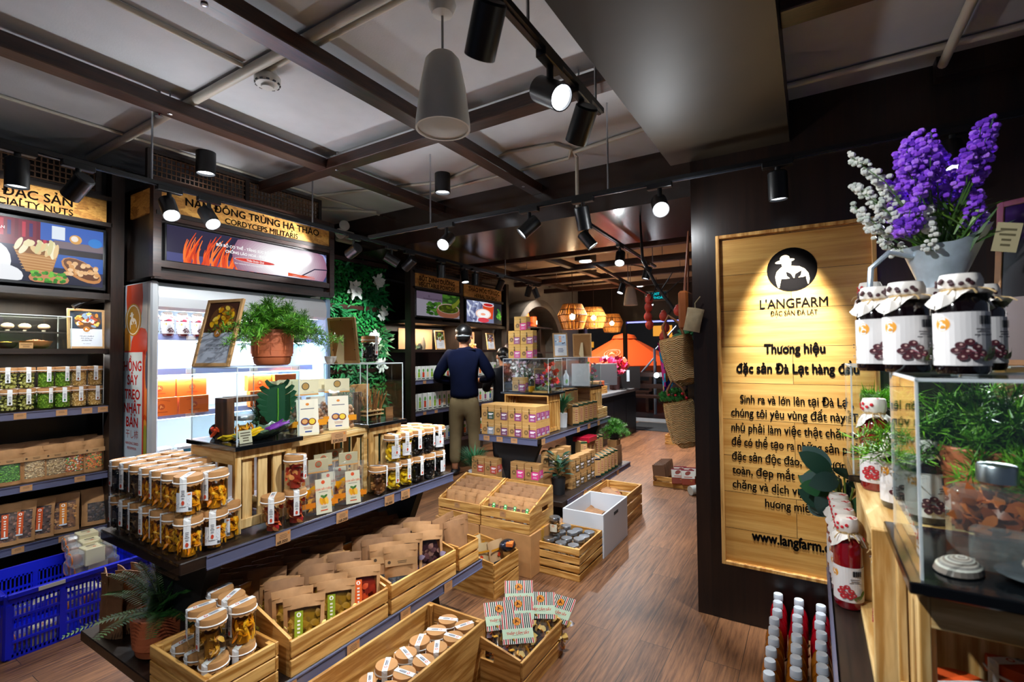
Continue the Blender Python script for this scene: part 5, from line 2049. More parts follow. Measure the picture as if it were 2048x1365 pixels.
def pendant_speaker(label, top, s, zb):
 t = thing('pendant_speaker', label, 'speaker', top)
 dz = zb - top[2]
 q = MB(); q.lathe([(0, 0), (.05 * s, 0), (.055 * s, -.02), (.04 * s, -.055), (.012 * s, -.062), (0, -.062)], 0, 24); q.build('ceiling_cup', M('cfcdc8', .5), t)
 q = MB(); q.cyl((0, 0, -.05), (0, 0, dz + .28 * s), .005 * s, 0, 8); q.build('stem', M('8a8a88', .4), t)
 q = MB(); q.lathe([(0, dz + .295 * s), (.05 * s, dz + .292 * s), (.068 * s, dz + .27 * s), (.09 * s, dz + .16 * s), (.106 * s, dz + .03 * s), (.107 * s, dz), (.1 * s, dz), (.098 * s, dz + .006), (0, dz + .006)], 0, 36); q.build('housing', M('c4c1b8', .5), t)
 q = MB(); q.lathe([(0, dz + .004), (.098 * s, dz + .004), (0, dz - .004 * s)], 0, 32); q.build('grille', M('a9a69c', .6, bump=.3, bscale=800), t)
pendant_speaker('large white pendant speaker hanging from the ceiling at top centre', (-1.215, 1.475, 2.82), 1.0, 2.305)
pt_ = G(1261, 590, y=7.2)
pendant_speaker('small white pendant speaker hanging near the exit sign', (pt_.x, 7.2, 2.78), .95, pt_.z - .16)
# ------------------------------------------------------------------ front gondola
JF = lambda k, info=0, ac='c8452c': (('jar_%s_%d' % (k, info)), lambda: jar(k, .042, .138, bool(info), seed=4 + len(k), accent=ac))
def put_jar(k, x, y, z, rz, label, group, info=0):
 key, fn = JF(k, info)
 return place(key, fn, (x, y, z), rz, label, group)
ZU = .741
xs = [-1.82, -1.905, -1.99, -2.075, -2.16, -2.245, -2.33]
for r, y in enumerate((.845, .93, 1.015)):
 for i, x in enumerate(xs):
  if r == 2 and i < 3:
   continue
  for lv in (0, 1):
   k = 'mango' if i < 4 else ('chips' if i < 6 else 'prune')
   if r == 2:
    k = 'chips'
   info = 1 if (i == 0 and r == 0 and lv == 1) or (i == 0 and r == 1 and lv == 0) else 0
   rz = rnd.uniform(-22, 22) + (35 if i == 0 else 0)
   if (i, r, lv) == (0, 0, 0):
    rz = 60
   put_jar(k, x + rnd.uniform(-.002, .002), y, ZU + lv * .1385, rz,
     'jar of %s, near corner block, %s row, %s from aisle, %s layer' % (CONT_COL[k], ('end', 'second', 'third')[r], ORD[i], ('lower', 'upper')[lv]), 'jars at the near corner of the front gondola', info)
put_jar('mango', -1.865, 1.0, ZU, 40, 'single jar of golden mango sticks beside the slatted crate post', 'jars at the near corner of the front gondola', 1)
# pink grapefruit jars
put_jar('grapefruit', -1.795, 1.135, ZU, 50, 'jar of pink dried grapefruit standing alone in front of the slats', 'jars of grapefruit on the front gondola')
put_jar('grapefruit', -1.80, 1.235, ZU, 62, 'lower jar of the stacked pair of pink dried grapefruit', 'jars of grapefruit on the front gondola')
put_jar('grapefruit', -1.80, 1.235, ZU + .1385, 110, 'upper jar of the stacked pair of pink dried grapefruit', 'jars of grapefruit on the front gondola')
# pedestals: crates on edge
def pedestal(label, w, d, h):
 t = thing('slatted_crate', label, 'crate')
 th = .014
 for s in (-1, 1):
  q = MB()
  for a in (-1, 1):
   q.box((a * (w / 2 - .012), s * (d / 2 - th / 2), h / 2), (.024, th, h), 0, bevel=.0015)
  q.box((0, s * (d / 2 - th / 2), h - .02), (w - .048, th, .036), 0, bevel=.0015)
  q.box((0, s * (d / 2 - th / 2), .035), (w - .048, th, .036), 0, bevel=.0015)
  n_ = max(3, int(w / .065))
  for i in range(n_):
   q.box((-w / 2 + .024 + (w - .048) * (i + .5) / n_, s * (d / 2 - th * 1.4), h / 2), ((w - .048) / n_ * .62, th * .8, h - .02), 0, bevel=.001)
  q.build('slatted_panel', PALE[2], t)
 for s in (-1, 1):
  for z in (h - .03, .03):
   q = MB(); q.box((s * (w / 2 - .006), 0, z), (.012, d - 2 * th, .05), 0); q.build('end_rail', PALE[1], t)
 q = MB()
 k = max(3, int(d / .06))
 for i in range(k):
  q.box((0, -d / 2 + d * (i + .5) / k, h - .004), (w - .002, d / k - .01, .008), 0)
 q.build('top_slats', PALE[0], t)
 return t
PEDS = [('near', -2.02, 1.025, 1.27, .33), ('middle', -2.02, 1.275, 1.685, .33), ('far', -2.02, 1.69, 1.90, .33)]
o = pedestal('pale slatted crate on end under the first clear case of the front gondola', .235, .33, .318)
o.location = (-2.03, 1.145, ZU + .001); o.rotation_euler = (0, 0, PI / 2)
# long back crate that carries the nut bags
t = thing('slatted_crate', 'pale open crate carrying the bags of nuts between the clear cases', 'crate', (-2.04, 1.475, ZU + .001))
q = MB()
for y in (-.195, .195):
 q.box((.155, y, .155), (.02, .022, .31), 0, bevel=.0015)
 q.box((-.155, y, .155), (.02, .022, .31), 0, bevel=.0015)
q.box((.158, 0, .305), (.018, .412, .03), 0, bevel=.0015)
q.box((0, 0, .315), (.33, .41, .01), 0)
q.build('frame', PALE[1], t)
q = MB()
for i in range(7):
 q.box((-.06, -.18 + .36 * (i + .5) / 7, .15), (.012, .044, .29), 0)
q.build('back_slats', PINE[2], t)
price_tag(t, tr(.172, .03, .30) @ SIDE, '339.000', .085, .05)
o = pedestal('pale slatted crate on end under the second clear case', .215, .33, .318)
o.location = (-2.03, 1.795, ZU + .001); o.rotation_euler = (0, 0, PI / 2)
ZS = ZU + .321
o = slab(.37, .285, 'black slate slab under the first clear case'); o.location = (-2.02, 1.155, ZS)
o = slab(.36, .26, 'black slate slab under the second clear case'); o.location = (-2.02, 1.79, ZS)
ZA = ZS + .0185
o = acrylic_cover(.34, .265, .295, 'clear acrylic case with fruit and mango display on the front gondola'); o.location = (-2.025, 1.16, ZA)
o = acrylic_cover(.33, .245, .295, 'clear acrylic case with twig bundle display on the front gondola'); o.location = (-2.02, 1.785, ZA)
# contents of the first case
def mangojar(label, loc, k='mango_loose'):
 t = thing('glass_jar', label, 'jar', loc)
 q = MB(); q.openlathe([(.0005, .002), (.036, .001), (.04, .006), (.04, .07), (.035, .08)], 0, 22); q.build('glass', JARGL, t)
 q = MB(); fill(q, .036, .062, k, 5); q.build('contents', FRUIT, t)
 q = MB(); q.lathe([(0, .098), (.037, .098), (.039, .095), (.039, .081), (.036, .079), (0, .079)], 0, 24); q.build('lid', STEEL, t)
mangojar('small glass jar of yellow mango with a silver lid in the first case', (-1.985, 1.13, ZA))
t = thing('wooden_arch', 'dark wooden square arch standing in the first clear case', 'display block', (-2.05, 1.16, ZA))
q = MB(); q.box((.02, .085, .085), (.09, .03, .17), 0, bevel=.001); q.box((.02, -.085, .085), (.09, .03, .17), 0, bevel=.001); q.box((.02, 0, .162), (.09, .14, .02), 0); q.build('block', wood('walnut', '3a2015', '6f452c', 2), t)
t = thing('serving_dish', 'scalloped green glass dish of mango and purple pieces in the first case', 'dish', (-1.915, 1.185, ZA), rot=(.10, -.18, 1.45))
q = MB()
prof = [(0, .004), (.04, .006), (.09, .022), (.125, .045)]
vs, fs = [], []
for i, (r, z) in enumerate(prof):
 for k in range(48):
  a = 2 * PI * k / 48
  rr = r * (1 + (.06 * math.cos(a * 16) if i > 1 else 0))
  vs.append((rr * math.cos(a), rr * .42 * math.sin(a), z + (.006 * math.cos(a * 16) if i > 1 else 0)))
for i in range(3):
 for k in range(48):
  fs.append((i * 48 + k, i * 48 + (k + 1) % 48, (i + 1) * 48 + (k + 1) % 48, (i + 1) * 48 + k))
q.add(vs, fs, 0, True); q.build('dish', M('5c6f58', .12, spec=.8, coat=.5), t)
qq = random.Random(8)
for nm_, cl, x0 in (('mango_pieces', ['f2c41c', 'e0a80c'], -.045), ('purple_pieces', ['8a3aa8', '6a2486'], .045)):
 q = MB()
 for i in range(9):
  bent_stick(q, (x0 + qq.uniform(-.025, .025), qq.uniform(-.02, .02), .035 + qq.uniform(0, .012)), (1, qq.uniform(-.5, .5), .2), .055, .008, cl[i % 2], qq)
 q.build(nm_, FRUIT, t)
t = thing('tin_can', 'tilted steel can spilling red fruit in the first case', 'can', (-2.10, 1.085, ZA + .031), rot=(0, 1.45, -.5))
q = MB(); q.openlathe([(0, -.05), (.031, -.05), (.031, .03)], 0, 24); q.openlathe([(.029, .03), (.029, -.048)], 0, 24); q.build('can', STEEL, t)
q = MB()
for i in range(10):
 bent_stick(q, (qq.uniform(-.015, .015), qq.uniform(-.02, .02), .03 + qq.uniform(0, .03)), (qq.uniform(-1, 1), qq.uniform(-1, 1), 1), .04, .007, ('b8301c', 'd84a24')[i % 2], qq)
q.build('fruit', FRUIT, t)
for i, (x, y, cl, nm_) in enumerate(((-1.99, 1.06, 'd8b020', 'yellow'), (-2.02, 1.075, 'c8401c', 'red'), (-1.97, 1.085, 'b8861c', 'ochre'))):
 q = MB()
 for k in range(4):
  bent_stick(q, (qq.uniform(-.01, .01), qq.uniform(-.01, .01), .008 + .005 * k), (qq.uniform(-1, 1), qq.uniform(-1, 1), 0), .05, .008, cl, qq)
 o = q.build('fruit_pieces', FRUIT); o.location = (x, y, ZA)
 tag(o, 'small heap of %s fruit strips on the floor of the first case' % nm_, 'dried fruit', kind='stuff')
p = Pic(); p.rect(0, 0, .05, .05, 'c9bda4'); p.lines(0, 0, .04, .04, 4, '5a4a3a', 2)
tag(p.build('name_card', PRINT, None, tr(-1.88, 1.075, ZA + .026) @ SIDE @ ROT('X', -12)), 'small cream name card leaning in the first case', 'card')
t = thing('monstera_leaf', 'large dark green monstera leaf standing in the first case', 'leaf', (-1.965, 1.262, ZA))
q = MB()
def monstera(q, base, R_, col):
 vs, fs = [], []
 N_ = 14
 P_ = lambda y, z: (base[0] + .02 * math.sin(y * 20), base[1] + y, base[2] + z)
 for s in (-1, 1):
  for i in range(7):
   t0, t1 = i / 7 + .0, (i + .78) / 7
   z0, z1 = -R_ + 2 * R_ * t0, -R_ + 2 * R_ * t1
   w0 = R_ * .95 * math.sqrt(max(.02, 1 - ((z0 + .15 * R_) / R_) ** 2 * .9))
   q.add([P_(0, z0), P_(s * w0 * .5, z0 + R_ * .10), P_(s * w0 * .85, z0 + R_ * .30), P_(s * w0, z0 + R_ * .5), P_(s * w0 * .8, z1 + R_ * .36), P_(s * w0 * .45, z1 + R_ * .16), P_(0, z1 + .02 * R_)], [(0, 1, 2, 3, 4, 5, 6)], 0, False, None, col)
   q.add([P_(0, z0), P_(0, z1 + .02 * R_), P_(s * w0 * .3, z1 + R_ * .13), P_(s * w0 * .3, z0 + R_ * .1)], [(0, 1, 2, 3)], 0, False, None, col)
   q.add([P_(0, -R_ + 2 * R_ * t0), P_(s * R_ * .34, -R_ + 2 * R_ * t0 + R_ * .12), P_(s * R_ * .34, -R_ + 2 * R_ * (i + 1) / 7 + R_ * .12), P_(0, -R_ + 2 * R_ * (i + 1) / 7)], [(0, 1, 2, 3)], 0, False, None, col)
monstera(q, (0, 0, .125), .088, (.008, .06, .022))
q.build('blade', PLANT, t)
q = MB(); q.tube([(0, .0, 0), (0.006, 0, .1), (.004, 0, .2)], .003, 0, 6); q.build('stem', M('5a9a2c', .5), t)
t = thing('fern_sprig', 'small dark green sprig behind the arch in the first case', 'sprig', (-2.05, 1.235, ZA))
q = MB(); fluffy(q, 26, .10, .12, 4, [(.02, .08, .03), (.03, .12, .03)], .025, .3, 9); q.v = [(max(-.1, min(.1, a)), max(-.1, min(.03, b_)), max(.003, min(.25, c_))) for a, b_, c_ in q.v]; q.build('foliage', PLANT, t)
# contents of the second case
t = thing('twig_bundle', 'bundle of brown twigs tied with string in the second case', 'twigs', (-1.97, 1.78, ZA))
q = MB()
for i in range(46):
 x, y = qq.uniform(-.035, .035), qq.uniform(-.055, .055)
 q.tube([(x, y, 0), (x * 1.1 + qq.uniform(-.006, .006), y * 1.15, .07), (x * 1.35 + qq.uniform(-.02, .02), y * 1.4 + qq.uniform(-.02, .02), .115 + qq.uniform(0, .05))], .0022, 0, 5, None, False, ('8a5a34', 'a8743f', '6a4224')[i % 3])
q.build('twigs', FRUIT, t)
q = MB(); q.box((0, 0, .05), (.082, .122, .006), 0); q.box((0, 0, .03), (.08, .12, .006), 0); q.build('string', M('b98d5c', .8), t)
for i, y in enumerate((1.70, 1.725)):
 q = MB(); q.cyl((-1.98, y, ZA), (-1.985, y, ZA + .15), .013, 0, 10); tag(q.build('wood_stick', wood('bark%d' % i, '3a2a20', '6a5040', 2)), '%s thick bark stick beside the twig bundle' % ('left', 'right')[i], 'stick')
q = MB(); q.box((-2.10, 1.79, ZA + .09), (.015, .20, .18), 0); tag(q.build('cork_board', M('a8743f', .7, var=.1, scale=40)), 'tan board at the back of the second case', 'board')
t = thing('hat_form', 'round tan fan behind the nut bags in the second case', 'fan', (-2.08, 1.69, ZA))
q = MB(); q.lathe([(0, 0), (.055, 0), (.06, .004), (0, .006)], 0, 24, T=tr(0, 0, .13) @ ROT('Y', 80)); q.build('disc', M('a88a5c', .7, var=.1), t)
q = MB(); q.cyl((0, 0, 0), (0, 0, .08), .006, 0, 8); q.build('handle', M('8a6a42', .6), t)
for i, y in enumerate((1.68, 1.74)):
 t = thing('fern_sprig', '%s green frond standing in the second case' % ('left', 'right')[i], 'sprig', (-2.03, y, ZA))
 q = MB(); fluffy(q, 34, .13, .20, 14 + i, [(.03, .14, .06), (.06, .2, .05)], .03, .5, 8); q.v = [(max(-.1, min(.14, a)), max(-.02, min(.14, b_)), max(.003, min(.27, c_))) for a, b_, c_ in q.v]; q.build('foliage', PLANT, t)
q = MB(); q.box((-1.93, 1.88, ZA + .03), (.005, .05, .06), 0); tag(q.build('name_card', wood('card_wood', '6a4020', '8a5a34', 1)), 'small wooden name card at the right end of the second case', 'card')

# nut bags on the middle crate
def nut_bag():
 t = thing('nut_bag', 'bag', 'bag')
 w, h, d = .17, .20, .085
 pt = pillow(w, h, d, 10, 10, .004, .5, seed=3, crumple=.003)
 q = MB(); q.weld = True
 for side in (-1, 1):
  for i in range(10):
   for j in range(10):
    f = [pt(i, j, side), pt(i + 1, j, side), pt(i + 1, j + 1, side), pt(i, j + 1, side)]
    q.add(f if side < 0 else f[::-1], [(0, 1, 2, 3)], 0, True)
 q.build('clear_bag', CELLO, t)
 q = MB(); g = random.Random(5)
 for i in range(64):
  u, v = g.uniform(-.82, .82), g.uniform(.06, .66)
  dd = d / 2 * (1 - abs(u) ** 3) * (1 - v) ** .55 * .72
  q.sphere((u * w / 2, g.choice((-1, -1, 1)) * dd, v * h), (.0125, .0125, .012), 0, 8, 6, None, ('8a6244', 'a07a58', '74503a')[i % 3])
 q.v = [(a, max(-d * .40, b_), c_) for a, b_, c_ in q.v]
 q.build('nuts', FRUIT, t)
 p = Pic(.0003)
 lw = .095
 p.rect(0, .075, lw, .15, 'e9e2cc', nx=1)
 p.poly([(-lw / 2, .0), (lw / 2, .0), (lw * .47, -.01), (-lw * .47, -.01)], 'e4dcb8')
 p.ell(0, .128, .008, .006, 'd8822c', n=10)
 p.lines(0, .108, .06, .009, 1, '6a6a72', 2)
 p.ell(-.012, .052, .02, .017, '2f6ab0'); p.ell(-.014, .052, .017, .014, '7a3a1c'); p.ell(-.014, .053, .012, .010, 'd8a060')
 p.ell(.018, .05, .018, .016, '7a3a1c'); p.ell(.018, .051, .013, .012, 'e8c83c')
 p.lines(0, .024, .06, .012, 2, 'b8846a', 4); p.rect(0, .008, .03, .005, '2c4a90')
 lb = p.build('paper_label', PRINT, t, tr(.0, -d * .53, .012) @ ROT('X', -7) @ FRONT)
 q = MB()
 q.box((0, -.004, h + .012), (.115, .006, .062), 0); q.box((0, -.0075, h - .02), (.117, .003, .006), 1)
 hd = q.build('header_card', [M('ded5b0', .6), M('d8901c', .5)], t)
 p = Pic(.0002); p.ell(0, 0, .017, .017, '3a3a34', n=20); p.ell(0, 0, .014, .014, 'b08a4c', n=20)
 p.build('window_print', PRINT, hd, tr(0, -.0075, h + .018) @ FRONT)
 for x_, w_ in ((-.068, .05), (.064, .04)):
  p = Pic(); p.rect(x_, .055, w_, .026, 'e8961c'); p.build('orange_band', PRINT, t, tr(0, -d * .47, 0) @ FRONT)
 return t
for i, (x, y, rz, w_) in enumerate(((-1.95, 1.385, 74, 'leftmost, in front'), (-1.97, 1.575, 62, 'rightmost, in front'), (-2.05, 1.50, 80, 'middle, standing behind'), (-2.06, 1.34, 85, 'back left, behind the monstera leaf'), (-2.12, 1.42, 85, 'at the very back'))):
 place('nutbag', nut_bag, (x, y, ZU + .322), rz, 'clear bag of round nuts with cream label, %s' % w_, 'bags of nuts on the middle crate')

# mango bags
def mango_bag():
 t = thing('mango_bag', 'bag', 'bag')
 w, h, d = .145, .19, .075
 pt = pillow(w, h, d, 10, 10, .004, .5, seed=13, crumple=.003)
 q = MB(); q.weld = True
 for side in (-1, 1):
  for i in range(10):
   for j in range(10):
    f = [pt(i, j, side), pt(i + 1, j, side), pt(i + 1, j + 1, side), pt(i, j + 1, side)]
    q.add(f if side < 0 else f[::-1], [(0, 1, 2, 3)], 0, True)
 q.build('clear_bag', CELLO, t)
 q = MB(); g = random.Random(6)
 for i in range(40):
  n_ = Vector((g.uniform(-.5, .5), g.uniform(-1, 1), g.uniform(-.3, 1)))
  q.leaf((g.uniform(-.3, .3) * w, g.uniform(-.1, .25) * d, g.uniform(.08, .42) * h), n_, (0, -1, .2), .055, .035, 0, .5, 4, ('e8980c', 'f0aa1c', 'd07e08')[i % 3])
 q.v = [(max(-w * .43, min(w * .43, a)), max(-d * .34, min(d * .34, b_)), max(.004, c_)) for a, b_, c_ in q.v]
 q.build('mango', FRUIT, t)
 p = Pic(.0003)
 lw = .066
 p.rect(0, .07, lw, .145, 'd6d0b4')
 p.ell(0, .128, .008, .008, 'd8542c', n=12)
 p.text('XOÀI SẤY DẺO', 0, .096, .0105, 'd8602c', bold=.03)
 p.lines(0, .088, .04, .006, 1, '8a8a80', 2)
 p.ell(0, .052, .022, .02, 'e8b49a'); 
 for dx in (-.010, .002, .012):
  p.ell(dx, .05, .007, .016, ('e8a41c', 'd8900c', 'f0b83c')[int(dx > -.005) + int(dx > .01)], .25)
 p.ell(.006, .068, .012, .005, '3f6a2c', .6, n=10); p.ell(-.004, .069, .010, .005, '4f7a34', -.5, n=10)
 p.lines(0, .024, .04, .008, 2, '8a8a80', 4); p.rect(0, .012, .03, .004, 'd8542c')
 p.build('paper_label', PRINT, t, tr(.012, -d * .56, .006) @ ROT('X', -8) @ FRONT)
 q = MB(); q.box((0, 0, h + .012), (.085, .006, .055), 0); q.box((0, -.0035, h - .016), (.087, .003, .005), 1)
 hd = q.build('header_card', [M('b7ae8c', .6), M('d8901c', .5)], t)
 p = Pic(.0002); p.ring(0, 0, .010, .014, 'c0502c'); p.ell(0, 0, .009, .009, '8a7a5c', n=14)
 p.build('window_print', PRINT, hd, tr(0, -.0035, h + .018) @ FRONT)
 for x_, w_ in ((-.05, .055), (.058, .03)):
  p = Pic(); p.rect(x_, .045, w_, .022, 'e8861c'); p.build('orange_band', PRINT, t, tr(0, -d * .48, 0) @ FRONT)
 return t
for i, (x, y, rz, w_) in enumerate(((-1.83, 1.365, 72, 'front row, left'), (-1.835, 1.53, 66, 'front row, right'), (-1.91, 1.45, 78, 'second row, right'), (-1.93, 1.33, 80, 'second row, left, beside the grapefruit jars'), (-1.955, 1.55, 80, 'back, below the price tag'))):
 place('mangobag', mango_bag, (x, y, ZU), rz, 'clear bag of orange mango with tall paper label, %s' % w_, 'bags of dried mango on the front gondola')

# jar cluster at the far end
far_ = [(-1.81, 1.69, 'brown', 1)] + [(-1.81, y, 'pineapple', 2) for y in (1.785,)] + [(-1.815, 1.875, 'pineapple', 2), (-1.81, 1.96, 'prune', 2), (-1.81, 2.045, 'prune', 2), (-1.81, 2.13, 'prune', 2)]
far_ += [(-1.895, 1.96, 'pineapple', 2), (-1.90, 2.045, 'prune', 2), (-1.90, 2.13, 'prune', 2), (-1.985, 2.045, 'prune', 2), (-1.985, 2.13, 'prune', 2), (-1.81, 2.205, 'prune', 1)]
cnt = {}
for x, y, k, lvn in far_:
 cnt[k] = cnt.get(k, 0) + 1
 if (x, y) == (-1.81, 2.205):
  y = 2.178
  x = -1.80
  continue
 for lv in range(lvn):
  put_jar(k, x, y, ZU + lv * .1385, rnd.uniform(60, 125), 'jar of %s, far end, stack %s of its kind, %s' % (CONT_COL[k], ORD[cnt[k] - 1], 'alone' if lvn == 1 else ('lower', 'upper')[lv]), 'jars at the far end of the front gondola', 1 if rnd.random() < .2 else 0)

# on top of the first clear case
ZT = ZA + .2965
POT = TERRA
t = thing('potted_fern', 'bushy asparagus fern in a terracotta pot on the first clear case', 'potted plant', G(545, 722, x=-2.02))
t.location.z = ZT + .002
q = MB(); pot_lines(q, .088, .155)
for k in range(10):
 a = 2 * PI * k / 10
 q.box((.0855 * math.cos(a), .0855 * math.sin(a), .10), (.003, .002, .10), 0, rz=math.degrees(a))
q.build('pot', POT, t)
q = MB(); q.lathe([(0, .14), (.076, .14), (0, .146)], 0, 20); q.build('soil', M('2a1c12', .9), t)
q = MB(); fluffy(q, 95, .30, .15, 21, [(.05, .20, .012), (.09, .30, .015), (.03, .13, .01), (.16, .40, .03)], .019, .32, 96)
q.v = [(a, b_, c_ + .15) for a, b_, c_ in q.v]
for i in range(26):
 z = .14 - i * .0035
 q.leaf((.045 + .02 * math.sin(i), -.076 - .005 * math.cos(i * 2), z), (qq.uniform(-1, 1), -.4, qq.uniform(-1, .2)), (0, -1, 0), .018, .003, 0, .2, 1, (.05, .12, .02))
q.build('foliage', PLANT, t)
def card_mango(p, w, h):
 card_food(p, w, h, ('e8b020', 'd8900c', 'b8701c', 'f0cc50', '8a4a1c'), '4a2c20', 'b9c0cc', 'Langfarm', ('Giòn tan trong miệng', 'ngọt trên cảm xúc'))
o = frame_card(.19, .285, card_mango, 'pale wooden frame with a mango picture leaning left of the terracotta pot')
o.location = G(421, 727, x=-2.04); o.location.z = ZT + .002
o.rotation_euler = (math.radians(-15), 0, math.radians(14))
o = frame_card(.16, .235, None, 'back of a picture frame with easel leg on the second clear case', True)
o.location = G(692, 721, x=-2.03); o.location.z = ZT + .002
o.rotation_euler = (math.radians(-10), 0, math.radians(196))
o = bowl(.029, .036, 'd9d7d0', 'small white cup on the second clear case', 0, ['d9d7d0'], 3, 'cup'); o.location = G(661, 722, x=-1.97); o.location.z = ZT + .002
key, fn = JF('berry', 0)
def berry_jar():
 t = jar('prune', .042, .138, seed=44)
 return t
_r = random.getstate()
put_jar('prune', -1.95, G(740, 720, x=-1.95).y, ZT + .002, 95, 'jar of dark speckled fruit on the second clear case', None)

# lower shelf of the front gondola
ZL = .291
BW, BD = .455, .37
o = bin_(.46, BD, .125, .225, 'near wooden display bin of kraft pouches on the lower front shelf'); o.location = (-1.76, 1.295, ZL); o.rotation_euler = (0, 0, PI / 2)
o = bin_(.45, BD, .125, .215, 'far wooden display bin of kraft pouches on the lower front shelf'); o.location = (-1.76, 1.77, ZL); o.rotation_euler = (0, 0, PI / 2)
o = bin_(.17, .20, .115, .13, 'small wooden bin of tall kraft bags at the far end of the lower shelf'); o.location = (-1.68, 2.115, ZL); o.rotation_euler = (0, 0, PI / 2)
def in_bin(y0, y1, kindrows, name, tilt=-16):
 for r, (kinds_, x) in enumerate(kindrows):
  for i, k in enumerate(kinds_):
   y = y0 + (y1 - y0) * (i + .5) / len(kinds_)
   tl = {'green_label': 'green label', 'orange_label': 'orange label', 'blue_window': 'dark blue window', 'purple_window': 'purple window', 'plain': 'plain back'}[k]
   place('p_' + k, mk_pouch(k), (x + rnd.uniform(-.008, .008), y + rnd.uniform(-.008, .008), ZL + .014 + r * .008), 0,
                  'kraft pouch with %s, row %s, %s from the left, %s' % (tl, ('one', 'two', 'three', 'four', 'five', 'six')[r], ORD[i], name), 'kraft pouches in the ' + name, rot=(math.radians(tilt), 0, math.radians(48 + rnd.uniform(-9, 9))), scale=1.12)
in_bin(1.085, 1.51, [(['green_label', 'green_label', 'orange_label'], -1.635), (['green_label', 'green_label', 'orange_label'], -1.695), (['plain', 'plain', 'plain'], -1.755), (['green_label', 'plain', 'orange_label'], -1.815), (['plain', 'plain', 'plain'], -1.87)], 'near bin')
in_bin(1.565, 1.98, [(['blue_window', 'purple_window'], -1.64), (['blue_window', 'purple_window', 'purple_window'], -1.70), (['plain', 'plain', 'purple_window'], -1.76), (['plain', 'plain', 'plain'], -1.82)], 'far bin')
for i, (x, y) in enumerate(((-1.64, 2.075), (-1.66, 2.15), (-1.73, 2.08), (-1.74, 2.15))):
 place('p_plain', mk_pouch('plain'), (x, y, ZL + .014), 0, 'tall folded kraft bag %s in the small far bin' % ('front left', 'front right', 'back left', 'back right')[i], 'kraft bags in the small bin', rot=(-.1, 0, math.radians(70 + 8 * i)), scale=(1, .9, 1.12))
# dense rows behind the bins
n_ = 0
for r in range(4):
 for i in range(10):
  y = 1.06 + i * .105 + r * .02
  place('p_plain', mk_pouch('plain'), (-1.995 - r * .075 + rnd.uniform(-.01, .01), y, ZL), 0, 'kraft pouch standing behind the display bins, row %s, %s from near end' % (('one', 'two', 'three', 'four')[r], ORD[i]), 'kraft pouches standing behind the bins', rot=(math.radians(rnd.uniform(-14, -4)), 0, math.radians(60 + rnd.uniform(-12, 12))), scale=(1, 1, 1.15))
for i in range(5):
 place('p_plain', mk_pouch('plain'), (-2.50 + .02 * i, .85 + .05 * (i % 3), ZL), 0, 'brown kraft bag behind the dark fern, %s from the wall' % ORD[i], 'kraft bags by the fern', rot=(0, 0, math.radians(-15 + 10 * i)), scale=(.95, .9, 1.25))
# fern in a terracotta pot at the near corner
t = thing('potted_fern', 'dark feathery fern in a terracotta pot on the lower front shelf', 'potted plant', (-2.17, .92, ZL))
q = MB(); pot_lines(q, .105, .15); q.build('pot', POT, t)
q = MB(); g = random.Random(31)
for i in range(40):
 a = g.uniform(0, 6.28) if i > 14 else g.uniform(2.4, 4.4)
 el = g.uniform(.25, 1.3)
 L = g.uniform(.2, .36)
 d = Vector((math.cos(a) * math.cos(el), math.sin(a) * math.cos(el), math.sin(el)))
 P_ = [Vector((0, 0, .14)) + d * (L * s) + Vector((0, 0, -.24 * L * 1.5 * s * s)) for s in (0, .25, .5, .75, 1)]
 q.tube(P_, [.0018, .0014, .001, .001, .0005], 0, 4, None, False, (.05, .08, .02))
 sd = d.cross(Vector((0, 0, 1))).normalized()
 for k in range(22):
  s = (k + 2) / 24 * 4
  j = min(3, int(s))
  p_ = P_[j].lerp(P_[j + 1], s - j)
  for sg in (-1, 1):
   c_ = (.018, .075, .018) if g.random() < .6 else (.04, .14, .025)
   q.leaf(p_, sd * sg + d * .35, (0, 0, 1), .046 * (1 - .75 * k / 22) + .006, .0075, 0, .2, 2, c_)
q.build('fronds', PLANT, t)
# crate with jars on the near corner of the lower shelf
o = crate(.36, .24, .145, 3, 'wooden crate of kraft-lidded jars at the near corner of the lower shelf', .006); o.location = (-1.765, .905, ZL)
cj = [(-1.86, .86, 0, 'pear'), (-1.77, .86, 0, 'pear'), (-1.68, .86, 0, 'pear'), (-1.86, .95, 0, 'prune'), (-1.77, .95, 0, 'prune'), (-1.68, .95, 0, 'mango'),
      (-1.77, .865, 1, 'pear'), (-1.685, .855, 1, 'pear'), (-1.675, .95, 1, 'mango'), (-1.76, .96, 1, 'prune'), (-1.845, .965, 1, 'prune'), (-1.90, 1.0, 1, 'prune')]
for i, (x, y, lv, k) in enumerate(cj):
 if i == 11:
  continue
 put_jar(k, x, y, ZL + .013 + lv * .1385, 20 + rnd.uniform(-30, 30), 'jar of %s in the near corner crate, %s layer, %s' % (CONT_COL[k], ('lower', 'upper')[lv], ('near left', 'near middle', 'near right', 'far left', 'far middle', 'far right', 'near middle', 'near right', 'far right', 'far middle', 'far left')[i]), 'jars in the near corner crate')

# floor crate of dark jars seen from above
o = crate(.32, .68, .25, 3, 'long wooden floor crate of kraft-lidded jars under the lower shelf edge', .010, ends='solid'); o.location = (-1.405, 1.44, 0)
k = 0
for j in range(7):
 for i in range(3):
  y = 1.17 + j * .092
  x = -1.50 + i * .092 + (.012 if j % 2 else 0)
  z = .012 if (i == 0 and j > 1) or (j < 2 and i < 2) else .10
  lb = 'kraft-lidded dark jar in the long floor crate, row %s, %s' % (ORD[j], ('shelf side', 'middle', 'aisle side')[i])
  put_jar('prune', x, y, z, rnd.uniform(0, 180), lb, 'jars in the long floor crate')
  if z > .05:
   pass
q = MB(); q.box((-1.41, 1.44, .055), (.27, .62, .085), 0)
tag(q.build('packing_carton', CARD), 'flat brown carton under the jars in the long floor crate', 'carton')

